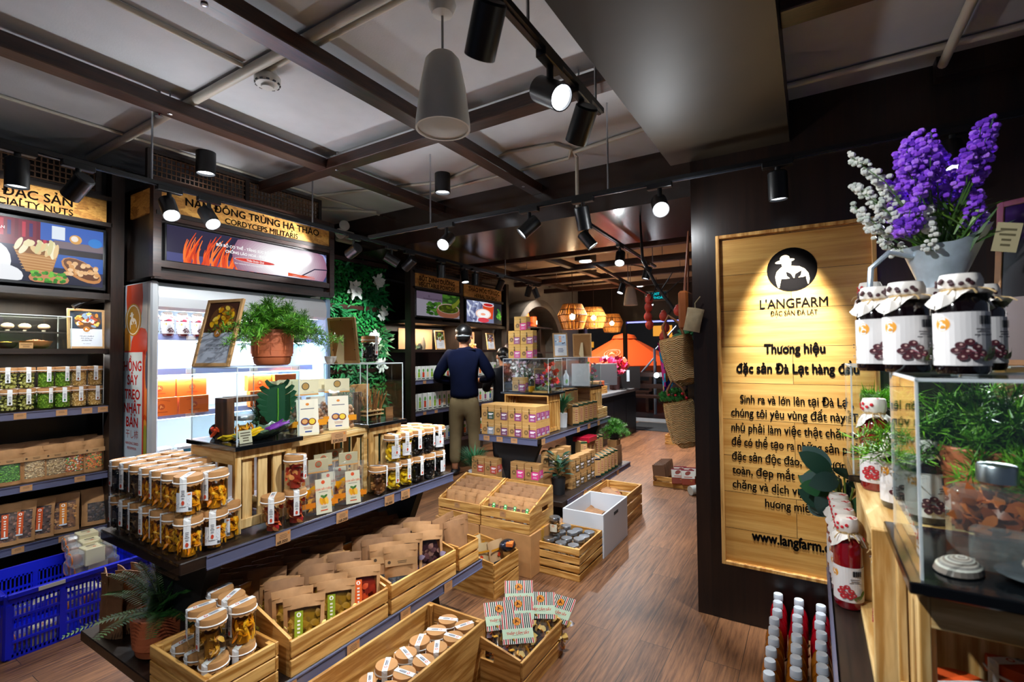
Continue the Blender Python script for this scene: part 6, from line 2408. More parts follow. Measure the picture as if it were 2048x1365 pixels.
# striped mixed-fruit bags
o = bin_(.38, .27, .15, .20, 'wooden floor bin of mixed-fruit bags with striped tops'); o.location = (-1.17, 1.93, 0); o.rotation_euler = (0, 0, PI / 2)
def striped_bag():
 t = thing('striped_bag', 'bag', 'bag')
 w, h, d = .13, .17, .08
 pt = pillow(w, h, d, 10, 10, .004, .4, seed=23, crumple=.003)
 q = MB(); q.weld = True
 for side in (-1, 1):
  for i in range(10):
   for j in range(10):
    f = [pt(i, j, side), pt(i + 1, j, side), pt(i + 1, j + 1, side), pt(i, j + 1, side)]
    q.add(f if side < 0 else f[::-1], [(0, 1, 2, 3)], 0, True)
 q.build('clear_bag', CELLO, t)
 q = MB(); g = random.Random(6)
 for i in range(70):
  nn = Vector((g.uniform(-1, 1), g.uniform(-1, 1), g.uniform(-1, 1)))
  P_ = (g.uniform(-.44, .44) * w, g.uniform(-.36, .36) * d, g.uniform(.05, .72) * h)
  cl = ('d8a03c', '3a2028', 'c87a24', 'e0bc6c', '8a3a1c', 'b8862c')[i % 6]
  if i % 2:
   q.leaf(P_, nn, (0, -1, .3), .035, .028, 0, .5, 3, cl)
  else:
   bent_stick(q, P_, nn, .04, .006, cl, g)
 q.build('fruit', FRUIT, t)
 p = Pic(.0004)
 W, H = .138, .128
 p.rect(0, 0, W, H, 'e9e6d6')
 for i in range(15):
  x = -W / 2 + W * (i + .5) / 15
  p.rect(x, 0, W / 15 * .55, H, ('b82430' if i in (0, 14) or i % 4 == 2 else '1c3a34'))
 p.rect(0, -.022, W, .042, 'bcd0b4')
 p.text('THẬP CẨM SẤY', 0, -.026, .0145, 'c0382c', bold=.03)
 p.lines(0, -.029, .05, .004, 1, '7a8a76', 2)
 p.ell(0, .03, .0195, .0165, '5a2a14', n=22)
 p.ell(0, .03, .018, .018, 'd8862c', n=22); p.emblem(0, .03, .013, 'd8862c', '3a1c10')
 p.build('striped_header', GLOSS, t, tr(0, -.012, h * .98) @ ROT('X', -20) @ FRONT)
 return t
sb = [(-1.10, 1.83, .04, 60, 'front, nearest the camera end'), (-1.15, 1.91, .07, 55, 'second from the camera end'), (-1.19, 1.84, .07, 65, 'behind the front one'), (-1.10, 2.02, .06, 50, 'toward the far end, middle'), (-1.08, 2.08, .03, 20, 'last at the far corner'), (-1.20, 2.0, .10, 55, 'topmost at the back')]
for x, y, z, rz, w_ in sb:
 place('striped', striped_bag, (x, y, z), 0, 'mixed-fruit bag with striped red and green header, %s' % w_, 'striped mixed-fruit bags in the floor bin', rot=(math.radians(-34), 0, math.radians(rz - 22)))
for i, (x, y) in enumerate(((-1.1, 1.83), (-1.1, 1.94), (-1.1, 2.05), (-1.22, 1.83), (-1.22, 1.95), (-1.22, 2.06))):
 place('striped', striped_bag, (x, y, .014), 0, 'clear mixed-fruit bag lying at the bottom of the floor bin, %s' % ORD[i], 'striped mixed-fruit bags in the floor bin', rot=(math.radians(-80), 0, math.radians(90)))
# ------------------------------------------------------------------ floor goods between the gondolas
for i, (x0, x1) in enumerate(((-2.31, -1.93), (-1.92, -1.53))):
 t = thing('cardboard_box', ('taped brown cardboard box under the left shrimp-snack bin', 'brown cardboard box with a tape strip under the green-label bin')[i], 'cardboard box', ((x0 + x1) / 2, 2.87, 0))
 q = MB(); q.box((0, 0, .135), (x1 - x0, .36, .27), 0, bevel=.003); q.build('carton', CARD, t)
 q = MB(); q.box(((x1 - x0) / 2 + .0006, -.02, .17), (.001, .04, .19), 0); q.box((0, 0, .2706), (x1 - x0, .05, .001), 0); q.build('tape', M('b9862c', .3), t)
o = bin_(.36, .34, .13, .235, 'wooden bin of orange-sided kraft pouches on the left cardboard box'); o.location = (-2.10, 2.86, .272)
o = bin_(.37, .34, .13, .235, 'wooden bin of green-label pouches on the right cardboard box'); o.location = (-1.725, 2.86, .272)
for bx, k, nm_ in ((-2.10, 'shrimp', 'left bin'), (-1.725, 'green_tag', 'right bin')):
 price_tag(None, tr(bx - .01, 2.6878, .375) @ FRONT, '', .045, .035)
 o = bpy.data.objects['price_tag.%03d' % (len([a for a in bpy.data.objects if a.name.startswith('price_tag')]) - 1)]
 tag(o, 'small grey price tag on the front of the %s of pouches' % nm_, 'price tag')
 for r in range(5):
  for i in range(4):
   kk = k if r < 2 else 'plain'
   place('p_' + kk, mk_pouch(kk), (bx - .125 + i * .083 + rnd.uniform(-.006, .006), 2.745 + r * .052, .286 + r * .012), 0,
                  '%s, row %s, %s from left, %s on cardboard' % ({'shrimp': 'pouch of reddish snack', 'green_tag': 'pouch with green label', 'plain': 'plain kraft pouch'}[kk], ('one', 'two', 'three', 'four', 'five')[r], ORD[i], nm_), 'pouches in the ' + nm_,
                  rot=(math.radians(-14), 0, math.radians(rnd.uniform(-9, 9))), scale=(.8, .9, .85) if kk == 'plain' else None)
o = bin_(.27, .32, .20, .24, 'wooden floor bin of mixed packs in front of the cardboard boxes'); o.location = (-1.74, 2.49, 0); o.rotation_euler = (0, 0, PI / 2)
for i, (x, y, c_, nm_) in enumerate(((-1.72, 2.42, 'b79d72', 'cream'), (-1.66, 2.52, 'b8946a', 'tan'), (-1.80, 2.52, 'c9b48a', 'pale'))):
 t = thing('snack_bag', '%s paper-topped snack bag in the floor bin before the cardboard boxes' % nm_, 'bag', (x, y, .07), rot=(-.2, 0, 1.0 + .3 * i))
 pt = pillow(.12, .2, .06, 6, 6, seed=i)
 q = MB(); q.weld = True
 for s in (-1, 1):
  for a in range(6):
   for c in range(6):
    q.add([pt(a, c, s), pt(a + 1, c, s), pt(a + 1, c + 1, s), pt(a, c + 1, s)][::-s], [(0, 1, 2, 3)], 0, True)
 q.build('bag', M(c_, .6), t)
 p = Pic(.0003); p.rect(0, .15, .11, .012, 'c8861c'); p.ell(0, .12, .012, .012, 'c8401c'); p.rect(0, .05, .1, .07, '2a2c34'); p.build('label', PRINT, t, tr(0, -.03, 0) @ FRONT)
t = thing('foil_pack', 'crumpled dark foil pack on top of the floor bin', 'pack', (-1.62, 2.56, .24))
q = MB(); q.sphere((0, 0, 0), (.05, .06, .035), 0, 12, 8); q.build('pack', M('2c2f3c', .2, .6, bump=.8, bscale=40), t)
q = MB(); q.box((.03, -.02, .02), (.04, .05, .02), 0, rz=20); q.build('label', M('d9702c', .5), t)
# crate of silver-lidded jars
o = crate(.31, .39, .20, 4, 'slatted pine crate of silver-lidded jars on the floor', .012); o.location = (-1.405, 3.0, 0)
def silver_jar():
 t = thing('silver_lid_jar', 'jar', 'jar')
 q = MB(); q.openlathe([(.0005, .001), (.036, .001), (.039, .006), (.039, .085), (.034, .095)], 0, 20); q.build('glass', JARGL, t)
 q = MB(); fill(q, .035, .08, 'fig', 7); q.build('contents', FRUIT, t)
 q = MB(); q.lathe([(0, .115), (.035, .115), (.037, .112), (.037, .095), (0, .095)], 0, 22); q.build('lid', STEEL, t)
 p = Pic(.0002); p.rect(0, .05, .05, .05, 'cfc6b0', nx=6); p.ell(0, .062, .008, .008, 'c8702c', n=12); p.lines(0, .04, .035, .02, 3, '7a7468'); p.build('label', PRINT, t, None, bend=.0396)
 return t
for j in range(4):
 for i in range(3):
  place('silver', silver_jar, (-1.495 + i * .088, 2.87 + j * .088, .082 + (.0 if (i + j) % 3 else .012)), rnd.uniform(-40, 40), 'silver-lidded jar in the slatted pine crate, row %s, %s' % (ORD[j], ('left', 'middle', 'right')[i]), 'silver-lidded jars in the pine crate')
place('silver', silver_jar, (-1.495, 2.96, .205), 10, 'jar with silver lid and pointed label standing on top of the crate jars', 'silver-lidded jars in the pine crate')
for i, x in enumerate((-1.48, -1.33)):
 q = MB(); q.box((x, 3.0, .045), (.13, .34, .06), 0); tag(q.build('packing_carton', CARD), '%s flat carton under the silver-lidded jars' % ('left', 'right')[i], 'carton')
# white box and far crate
t = thing('white_bin', 'white open storage box with handle slots behind the jar crate', 'storage box', (-1.40, 3.46, 0))
WB = M('c9ccd2', .5)
for s in (-1, 1):
 q = MB(); q.box((s * .149, 0, .15), (.012, .486, .30), 0, bevel=.002); q.build('side_wall', WB, t)
 q = MB(); q.box((0, s * .249, .15), (.31, .012, .30), 0, bevel=.002); q.build('end_wall', WB, t)
q = MB(); q.box((0, 0, .006), (.29, .49, .012), 0); q.build('bottom', WB, t)
q = MB(); q.box((.1552, 0, .25), (.001, .09, .022), 0, bevel=.0004); q.build('handle_slot', M('33353a', .8), t)
for i in range(5):
 place('p_plain', mk_pouch('plain'), (-1.42 + rnd.uniform(-.04, .04), 3.28 + i * .09, .15), 0, 'kraft pouch lying in the white storage box, %s from the near end' % ORD[i], 'pouches in the white box', rot=(-1.4, 0, rnd.uniform(.8, 2.2)))
o = crate(.33, .54, .25, 3, 'pine crate of loose packs behind the white storage box', .012); o.location = (-1.47, 4.03, 0)
for i in range(7):
 place('p_' + ('shrimp' if i % 2 else 'plain'), mk_pouch('shrimp' if i % 2 else 'plain'), (-1.47 + rnd.uniform(-.05, .05), 3.83 + i * .066, .15), 0, 'brown pouch lying in the far pine crate, %s from the near end' % ORD[i], 'pouches in the far pine crate', rot=(-1.35, 0, rnd.uniform(.6, 2.4)))

# ------------------------------------------------------------------ rear gondola
ZU2, ZL2 = .741, .281
colr = ['2f4a38', '6a3a5c', '8a3a6a', '8f3a72']
cols2 = ['8a949a', '6a3a5c', '7c3a66', '8f3a72']
TB = lambda c, lt='b98d4e': (('tb_' + c + lt), lambda: tea_box(c, .128, .125, .075, lt))
cn = {'2f4a38': 'dark green', '8a949a': 'grey', '6a3a5c': 'dull purple', '8a3a6a': 'plum', '8f3a72': 'magenta', '7c3a66': 'purple', 'b0483a': 'brick red', 'd83a86': 'bright pink', '9a5a7c': 'mauve', 'c85a98': 'pink', '5a4a30': 'brown'}
for lv in (0, 1):
 for i in range(4):
  for r in range(3):
   c_ = (cols2, colr)[lv][i] if r == 0 or i < 2 else ('8f3a72' if i == 3 else '7c3a66')
   key, fn = TB(c_)
   place(key, fn, (-2.335 + i * .1335, 3.435 + r * .078, ZU2 + lv * .1262), rnd.uniform(-1.5, 1.5), '%s-label tea box, front block, %s layer, column %s, row %s' % (cn[c_], ('lower', 'upper')[lv], ORD[i], ORD[r]), 'tea boxes at the front of the rear gondola')
def pedestal2(label, w, d, h):
 t = thing('slatted_crate', label, 'crate')
 for s in (-1, 1):
  q = MB()
  for a in (-1, 1):
   q.box((s * (w / 2 - .006), a * (d / 2 - .011), h / 2), (.012, .022, h), 0, bevel=.001)
  q.box((s * (w / 2 - .006), 0, h - .03), (.012, d - .044, .06), 0); q.box((s * (w / 2 - .006), 0, .02), (.012, d - .044, .03), 0)
  for i in range(4):
   q.box((s * (w / 2 - .008), -d / 2 + .022 + (d - .044) * (i + .5) / 4, h / 2), (.01, (d - .044) / 4 * .6, h - .04), 0)
  q.build('slatted_end', PINE[2], t)
 q = MB(); q.box((0, 0, h - .006), (w - .024, d, .012), 0); q.box((0, d / 2 - .006, h / 2), (w - .024, .01, h - .03), 0); q.build('boards', PINE[0], t)
 return t
o = pedestal2('pine crate under the clear flower case of the rear gondola', .44, .225, .318); o.location = (-2.13, 3.80, ZU2)
o = pedestal2('pine crate under the far clear case of the rear gondola', .40, .30, .318); o.location = (-2.12, 4.80, ZU2)
ZS2 = ZU2 + .3185
o = slab(.50, .30, 'black slate slab under the clear flower case'); o.location = (-2.14, 3.835, ZS2)
o = slab(.46, .36, 'black slate slab under the far clear case'); o.location = (-2.14, 4.80, ZS2)
ZA2 = ZS2 + .0185
o = acrylic_cover(.46, .27, .295, 'clear acrylic case of flowers and tea on the rear gondola'); o.location = (-2.145, 3.84, ZA2)
o = acrylic_cover(.40, .30, .295, 'clear acrylic case with a white box at the far end of the rear gondola'); o.location = (-2.12, 4.78, ZA2)
key, fn = TB('8f3a72')
place(key, fn, (-2.25, 3.80, ZA2), 8, 'tea box with magenta label inside the clear flower case', 'x')
g = random.Random(17)
def blossoms(name, label, loc, n, rx, rz, cols, s, pot=None, leafc=(.02, .12, .04)):
 t = thing(name, label, 'flowers', loc)
 q, st = MB(), MB()
 for i in range(n):
  a, r, z = g.uniform(0, 6.28), math.sqrt(g.random()), g.uniform(.25, 1)
  p_ = Vector((rx * r * math.cos(a), rx * .6 * r * math.sin(a), rz * z))
  R3 = Euler((g.uniform(-.7, .7), 0, g.uniform(-.9, .9))).to_matrix()
  for k in range(5):
   b_ = 6.28 * k / 5
   q.leaf(p_, R3 @ Vector((math.cos(b_), -.25, math.sin(b_))), R3 @ Vector((0, -1, .1)), s, s * .75, 0, .3, 2, cols[i % len(cols)])
  if i % 3 == 0:
   st.tube([(0, 0, 0), p_ * .5 + Vector((0, 0, .02)), p_], .0014, 0, 4, None, False, leafc)
   st.leaf(p_ * .6, (g.uniform(-1, 1), g.uniform(-1, 1), .3), (0, 0, 1), .035, .012, 0, .3, 3, leafc)
 q.build('blossom', PLANT, t); st.build('stems', PLANT, t)
 return t
blossoms('flower_bunch', 'bunch of small white flowers in the clear flower case', (-2.25, 3.875, ZA2), 130, .16, .27, [(.75, .76, .8), (.55, .57, .62), (.8, .8, .84), (.65, .45, .6)], .016)
blossoms('flower_bunch', 'red blossom sprig at the right of the clear flower case', (-1.98, 3.86, ZA2), 34, .075, .25, [(.75, .04, .03), (.85, .12, .07)], .026)
blossoms('flower_bunch', 'small white and purple sprig in the bottle of the flower case', (-1.955, 3.80, ZA2), 22, .05, .2, [(.6, .55, .65), (.3, .12, .25), (.3, .35, .05)], .018)
for i in range(3):
 t = thing('tea_sachet', 'purple tea sachet hung in the flower case, %s from the left' % ORD[i], 'sachet', (-2.105 + .055 * i, 3.86, ZA2 + .06), group='purple tea sachets')
 q = MB(); q.box((0, 0, .05), (.045, .008, .09), 0, bevel=.003); q.build('sachet', M('7a2a68', .5), t)
 p = Pic(.0002); p.ell(0, .025, .011, .011, 'c9a8c4'); p.rect(0, -.005, .03, .006, 'c9a8c4'); p.rect(0, -.02, .02, .004, 'a878a0'); p.build('print', PRINT, t, tr(0, -.0045, .05) @ FRONT)
q = MB(); q.cyl((-2.14, 3.86, ZA2 + .2), (-1.97, 3.86, ZA2 + .2), .003, 0, 6); q.cyl((-2.135, 3.86, ZA2), (-2.135, 3.86, ZA2 + .2), .003, 0, 6); q.cyl((-1.97, 3.86, ZA2), (-1.97, 3.86, ZA2 + .2), .003, 0, 6)
tag(q.build('sachet_rail', M('b08a4c', .6)), 'thin wooden rail holding the purple sachets', 'rail')
t = thing('tea_glass', 'small glass of amber tea in the clear flower case', 'glass', (-2.12, 3.77, ZA2))
q = MB(); q.lathe([(0, .002), (.026, .002), (.028, .05), (0, .05)], 0, 18); q.build('tea', M('c98a10', .1), t)
q = MB(); q.openlathe([(.027, 0), (.0295, .07)], 0, 18); q.build('glass', JARGL, t)
t = thing('herb_heap', 'heap of green herbs on a small board in the flower case', 'herbs', (-2.03, 3.79, ZA2))
q = MB(); q.box((0, 0, .005), (.15, .07, .01), 0); q.build('board', PINE[0], t)
q = MB()
for i in range(90):
 q.leaf((g.uniform(-.06, .04), g.uniform(-.025, .025), .012 + g.uniform(0, .02)), (g.uniform(-1, 1), g.uniform(-1, 1), .5), (0, 0, 1), .03, .008, 0, .3, 2, (.06, .25, .12))
q.build('herbs', PLANT, t)['kind'] = 'stuff'
q = MB(); q.lathe([(0, 0), (.05, 0), (.055, .006), (0, .004)], 0, 24); o = q.build('dish', M('3a4452', .3)); o.location = (-2.28, 3.745, ZA2); tag(o, 'flat dark dish at the left front of the flower case', 'dish')
q = MB(); q.box((0, 0, .115), (.19, .02, .23), 0); o = q.build('display_board', M('d9d6de', .5)); o.location = (-2.05, 4.69, ZA2); tag(o, 'white display panel inside the far clear case', 'panel')
t = thing('white_bottle', 'white bottle with a green leaf in the far clear case', 'bottle', (-2.22, 4.70, ZA2)); q = MB(); q.lathe([(0, 0), (.03, 0), (.03, .1), (.012, .13), (.012, .16), (0, .16)], 0, 16); q.build('bottle', M('cfd2da', .2), t)
q = MB(); q.leaf((.02, -.034, .02), (0.1, 0, 1), (0, -1, 0), .05, .03, 0, .1, 3, (.12, .35, .05)); q.build('leaf', PLANT, t)
blossoms('flower_bunch', 'pink and green sprig at the right of the far clear case', (-1.96, 4.78, ZA2), 20, .05, .24, [(.7, .15, .25), (.2, .3, .06), (.5, .5, .55)], .02)
# boxes stacked on the flower case
zt = ZA2 + .2965
for z, xs_ in ((0, (-2.30, -2.17)), (.1262, (-2.30, -2.17)), (.2524, (-2.235,))):
 for i, x in enumerate(xs_):
  c_ = {0: 'c85a98', .1262: '9a5a7c', .2524: 'd83a86'}[z]
  key, fn = TB(c_, 'd0a452')
  place(key, fn, (x, 3.82, zt + .001 + z), rnd.uniform(-4, 4), '%s-label tea box on the flower case pyramid, %s%s' % (cn[c_], {0: 'bottom row', .1262: 'middle row', .2524: 'top box'}[z], '' if z > .2 else (' left', ' right')[i]), 'tea box pyramid on the flower case')
def card_tea(p, w, h):
 p.rect(0, 0, w, h, 'e4e6ea'); p.rect(0, h * .22, w, h * .5, 'a9c0d8')
 for i in range(14):
  p.ell(w * g.uniform(-.4, .4), h * g.uniform(.05, .45), w * .08, h * .03, ('5a86b8', 'e8f0f6', '2f4a70', 'd8e0e8')[i % 4])
 for i in range(3):
  p.ell(0, h * (.38 - .1 * i), w * .12, h * .045, 'd87a1c')
 p.lines(0, -h * .25, w * .6, h * .2, 3, '5a6a90', 3)
o = frame_card(.16, .265, card_tea, 'pale frame with a blue tea picture on the rear gondola'); o.location = G(1122, 709, y=4.72); o.location.z = zt + .002; o.rotation_euler = (math.radians(-12), 0, math.radians(38))
o = frame_card(.20, .25, None, 'back of a picture frame on the far clear case', True); o.location = G(1165, 709, y=4.86); o.location.z = zt + .002; o.rotation_euler = (math.radians(-8), 0, math.radians(194))
# grass plants in pots
def grass_plant(label, loc, potc, H=.16, R_=.045, n=260, L=.2, col=(.02, .16, .06)):
 t = thing('potted_grass', label, 'potted plant', loc)
 q = MB(); q.lathe([(0, 0), (R_ * .85, 0), (R_, H * .75), (R_ * .9, H * .75), (0, H * .68)], 0, 24); q.build('pot', potc, t)
 q = MB()
 for i in range(n):
  a, z = g.uniform(0, 6.28), g.uniform(0, 1)
  d = Vector((math.cos(a), math.sin(a), g.uniform(.6, 2.2)))
  k = g.uniform(.6, 1.3)
  q.leaf((0, 0, H * .7 + z * .08), d, (-d.x, -d.y, .4), L * g.uniform(.6, 1), .006, 0, .15, 3, tuple(c * k for c in col))
 q.build('blades', PLANT, t)
 return t
WP = M('d4d5d8', .4)
grass_plant('dark green grass plant in a white pot on the rear gondola top', (-1.955, 4.055, ZU2), WP, .17, .045)
grass_plant('bright green grass plant in a white pot left of the rear gondola', (-2.55, 3.50, ZL2), WP, .15, .055, 300, .21, (.015, .2, .07))
# upright herb boxes
HB = lambda c: (('hb_' + c), lambda: tall_box(c))
for i in range(5):
 key, fn = HB('10201c' if i == 0 else '14402a')
 place(key, fn, (-1.935, 4.24 + i * .115, ZU2), 48, 'upright red-lettered herb carton, rear gondola top, %s from the white pot' % ORD[i], 'upright herb cartons on the rear gondola top', scale=(1.25, 1.1, 1.15))
for i in range(4):
 key, fn = HB('101214')
 place(key, fn, (-2.06, 4.22 + i * .095, ZU2 + .16), 48, 'upright black-cornered herb carton, rear gondola top back row, %s' % ORD[i], 'upright herb cartons on the rear gondola top', scale=(1.2, 1.1, 1.0))
q = MB(); q.box((-2.08, 4.40, ZU2 + .08), (.16, .42, .155), 0); tag(q.build('carton', CARD), 'long brown carton under the back row of herb boxes', 'carton')
o = crate(.10, .26, .10, 2, 'small pale crate at the far end of the rear gondola top', .008, mats=PALE, name='wooden_crate'); o.location = (-1.93, 4.87, ZU2)
q = MB()
for i in range(4):
 q.box((-1.925, 4.80 + i * .045, ZU2 + .19), (.012, .02, .18), 0)
 q.box((-1.925, 4.80 + i * .045, ZU2 + .105), (.05, .02, .012), 0)
tag(q.build('slatted_rack', PALE[2]), 'small pale slatted rack at the far end of the rear gondola top', 'rack')
# lower shelf goods
for c_, xs_, y, w_ in (('b0483a', (-2.46, -2.325), 3.46, 'left pair'), ('d83a86', (-2.06, -1.925), 3.45, 'right pair')):
 for lv in (0, 1):
  for i, x in enumerate(xs_):
   key, fn = TB(c_, 'a87c48')
   place(key, fn, (x, y, ZL2 + lv * .1262), rnd.uniform(-3, 3), '%s-label tea box, lower rear shelf, %s, %s, %s' % (cn[c_], w_, ('left', 'right')[i], ('lower', 'upper')[lv]), 'tea boxes on the lower rear shelf')
for j in range(4):
 for lv in (0, 1):
  key, fn = TB('5a4a30', 'a87c48')
  place(key, fn, (-1.75 - .01 * (j % 2), 3.80 + j * .12, ZL2 + lv * .1262), 80, 'brown tea box, aisle side of lower rear shelf, %s, %s layer' % (ORD[j], ('lower', 'upper')[lv]), 'tea boxes on the lower rear shelf')
for j in range(3):
 key, fn = TB('5a4a30', 'a87c48')
 place(key, fn, (-1.87, 3.62 + j * .13, ZL2 + .20), 15, 'brown tea box stacked behind the rubber plant, %s from the front' % ORD[j], 'tea boxes on the lower rear shelf')
q = MB(); q.box((-1.90, 3.78, ZL2 + .099), (.16, .42, .195), 0); tag(q.build('carton', CARD), 'brown carton under the tea boxes behind the rubber plant', 'carton')
for i in range(6):
 key, fn = HB('14402a' if i else '101a2a')
 place(key, fn, (-1.73, 4.26 + i * .092, ZL2), 48, 'upright red-spined herb carton, lower rear shelf, %s from near end' % ORD[i], 'upright herb cartons on the lower rear shelf', scale=(1.1, 1.1, 1.05))
for i in range(5):
 key, fn = HB('14402a')
 place(key, fn, (-1.86, 4.25 + i * .1, ZL2 + .125), 48, 'upright herb carton, second row of lower rear shelf, %s' % ORD[i], 'upright herb cartons on the lower rear shelf')
q = MB(); q.box((-1.87, 4.46, ZL2 + .062), (.14, .56, .12), 0); tag(q.build('carton', CARD), 'brown carton under the second row of herb boxes on the lower shelf', 'carton')
q = MB(); q.box((-1.86, 4.34, ZL2 + .325), (.17, .20, .05), 0, bevel=.006); tag(q.build('red_gift_box', M('b01c34', .2, coat=.5)), 'glossy red box lying on top of the lower shelf herb cartons', 'box')
for i in range(3):
 place('p_plain', mk_pouch('plain'), (-1.72, 4.83 + i * .045, ZL2), 84, 'brown kraft bag at the far end of the lower rear shelf, %s' % ORD[i], 'kraft bags on the lower rear shelf', scale=(.7, .8, .9))
t = thing('potted_rubber_plant', 'dark glossy rubber plant in a black pot at the lower rear shelf corner', 'potted plant', (-1.77, 3.58, ZL2))
q = MB(); q.lathe([(0, 0), (.05, 0), (.058, .13), (.05, .13), (0, .12)], 0, 24); q.build('pot', MATTE, t)
q = MB(); oval_leaf_plant(q, 34, 5, .075, (.012, .06, .035), 1, .17); q.v = [(a, b_, c_ + .13) for a, b_, c_ in q.v]; q.build('leaves', PLANT, t)
t = thing('potted_fern', 'light green fluffy fern at the far end of the lower rear shelf', 'potted plant', (-1.80, 4.98, ZL2 + .22))
q = MB(); pot_lines(q, .06, .1); q.build('pot', MATTE, t)
q = MB(); fluffy(q, 60, .21, .15, 77, [(.07, .30, .02), (.12, .4, .03), (.04, .18, .02)], .018, .5, 50); q.v = [(a, b_, c_ + .09) for a, b_, c_ in q.v]; q.build('foliage', PLANT, t)
q = MB(); q.box((-1.80, 4.9, ZL2 + .11), (.1, .12, .22), 0); q.v = [(a, b_ + .07, c_) for a, b_, c_ in q.v]; tag(q.build('plant_stand', CARD), 'brown box under the light green fern', 'box')

# goods of the tea wall unit
def white_box(c):
 t = thing('powder_box', 'box', 'box')
 q = MB(); q.box((0, 0, .08), (.06, .05, .16), 0, bevel=.002); q.build('carton', M('d9dcd6', .5), t)
 p = Pic(.0003); p.rect(0, -.02, .035, .06, c); p.ell(0, .03, .015, .02, '4f9a2c', n=10); p.rect(0, -.065, .05, .01, '2c3a2c'); p.build('front_print', PRINT, t, tr(0, -.0253, .08) @ FRONT)
 return t
for z, w_, sc_ in ((1.121, 'third', 1.0), (.761, 'second', 1.25), (.361, 'bottom', 1.0)):
 for i in range(9 if z < 1.1 else 12):
  y = 4.18 + i * (.088 if z < 1.1 else .075)
  c_ = ('e8c89a', '8ab02c', 'c8401c')[i % 3] if z > .7 else ('c8281c', '2c6ab0', 'd8b02c')[i % 3]
  place('wb' + c_, lambda c=c_: white_box(c), (-3.91, y, z), 90, 'white powder box on the %s tea unit shelf, %s from the left' % (w_, ORD[i]), 'powder boxes on the tea wall unit', scale=(1, 1, sc_))
 for i in range(7):
  y = 5.12 + i * .12
  c_ = ('d8702c', '7a3a66', '2c5a90')[i % 3]
  place('wb' + c_, lambda c=c_: white_box(c), (-3.91, y, z), 90, 'herbal tea box on the %s tea unit shelf, %s from the divider' % (w_, ORD[i]), 'powder boxes on the tea wall unit', scale=(1.3, 1, 1.1))
for px, y_, nm_, cl in ((882, None, 'green powder', ('4f8a2c', 'd8dcd0', '7aa83c', '2f5a1c')), (983, None, 'blue tea', ('2f5aa8', 'd8862c', 'e8e0d8', '2c2f3a'))):
 o = frame_card(.17, .24, lambda p, w, h: card_food(p, w, h, cl, '5a5048'), 'framed %s picture on the upper shelf of the tea unit' % nm_); p_ = G(px, 700, x=-3.93); o.location = (-3.93, p_.y, 1.477); o.rotation_euler = (math.radians(-8), 0, math.radians(84))
for i, (y, lb) in enumerate(((4.50, 'pale backdrop card lit behind the powder display'), (5.42, 'pale backdrop card lit behind the herbal tea display'))):
 q = MB(); q.box((-4.16, y, 1.61), (.01, .6, .25), 0); tag(q.build('backdrop_card', M('a9805c', .7)), lb, 'card')
 area_light((-3.98, y, 1.77), (0, 0, 0), .06, .6, 7, (1, .86, .68))
t = thing('mini_fern', 'small dark fern beside the powder display', 'plant', (-4.0, 4.25, 1.476)); q = MB(); fluffy(q, 30, .11, .14, 8, [(.03, .1, .04), (.06, .16, .05)], .02, .4, 14); q.build('foliage', PLANT, t)
for i, (y, c_, lb) in enumerate(((4.42, '8a7a62', 'grey-brown vase on the upper tea unit shelf'), (4.36, '2a2420', 'dark cup with herbs on the upper tea unit shelf'))):
 q = MB(); q.lathe([(0, 0), (.025, 0), (.035, .05), (.02, .12), (.014, .15), (0, .15)], 0, 16); o = q.build('vase', M(c_, .6)); o.location = (-3.97, y, 1.476); o.scale = (1, 1, 1 if i == 0 else .5); tag(o, lb, 'vase')
t = thing('flower_garland', 'heap of dried pink and yellow flowers beside the man on the tea unit', 'dried flowers', (-3.92, 5.26, 1.477)); q = MB()
for i in range(60):
 q.sphere((g.uniform(-.04, .04), g.uniform(-.14, .14), g.uniform(.01, .07)), .018, 0, 6, 4, None, ('c87a6a', 'd8a04a', '8a3a2c', 'e0c07a')[i % 4])
q.build('blooms', FRUIT, t)['kind'] = 'stuff'
for i, (y, z, c_, lb, dm) in enumerate(((7.2, 1.90, 'e8661c', 'tall orange vase in the portal niche', (.05, .3)), (7.42, 1.90, 'd8501c', 'orange tin in the portal niche', (.07, .17)))):
 t = thing('niche_vase', lb, 'vase', (-4.13, y, 1.884)); q = MB(); r, h = dm
 q.lathe([(0, 0), (r, 0), (r * (1 if i else 1.1), h * .5), (r * (1 if i else .5), h), (0, h)], 0, 16); q.build('body', M(c_, .4), t)
 p = Pic(.0003); p.rect(0, .0, .05, .07, 'c8c0b0'); p.build('label', PRINT, t, tr(r * 1.12, 0, h * .4) @ SIDE)
for y, z, lb in ((7.32, 1.884, 'spiky green plant behind the orange vase in the portal niche'), (7.42, 1.444, 'small green plant on the middle shelf of the portal niche')):
 t = thing('niche_plant', lb, 'plant', (-4.2 if z > 1.8 else -4.1, y, z)); q = MB()
 for i in range(50):
  a = g.uniform(0, 6.28); q.leaf((0, 0, .06), (math.cos(a), math.sin(a), g.uniform(.2, 2)), (0, 0, 1), .17 if z > 1.8 else .09, .016, 0, .3, 3, (.03, .22, .04))
 q.build('leaves', PLANT, t)
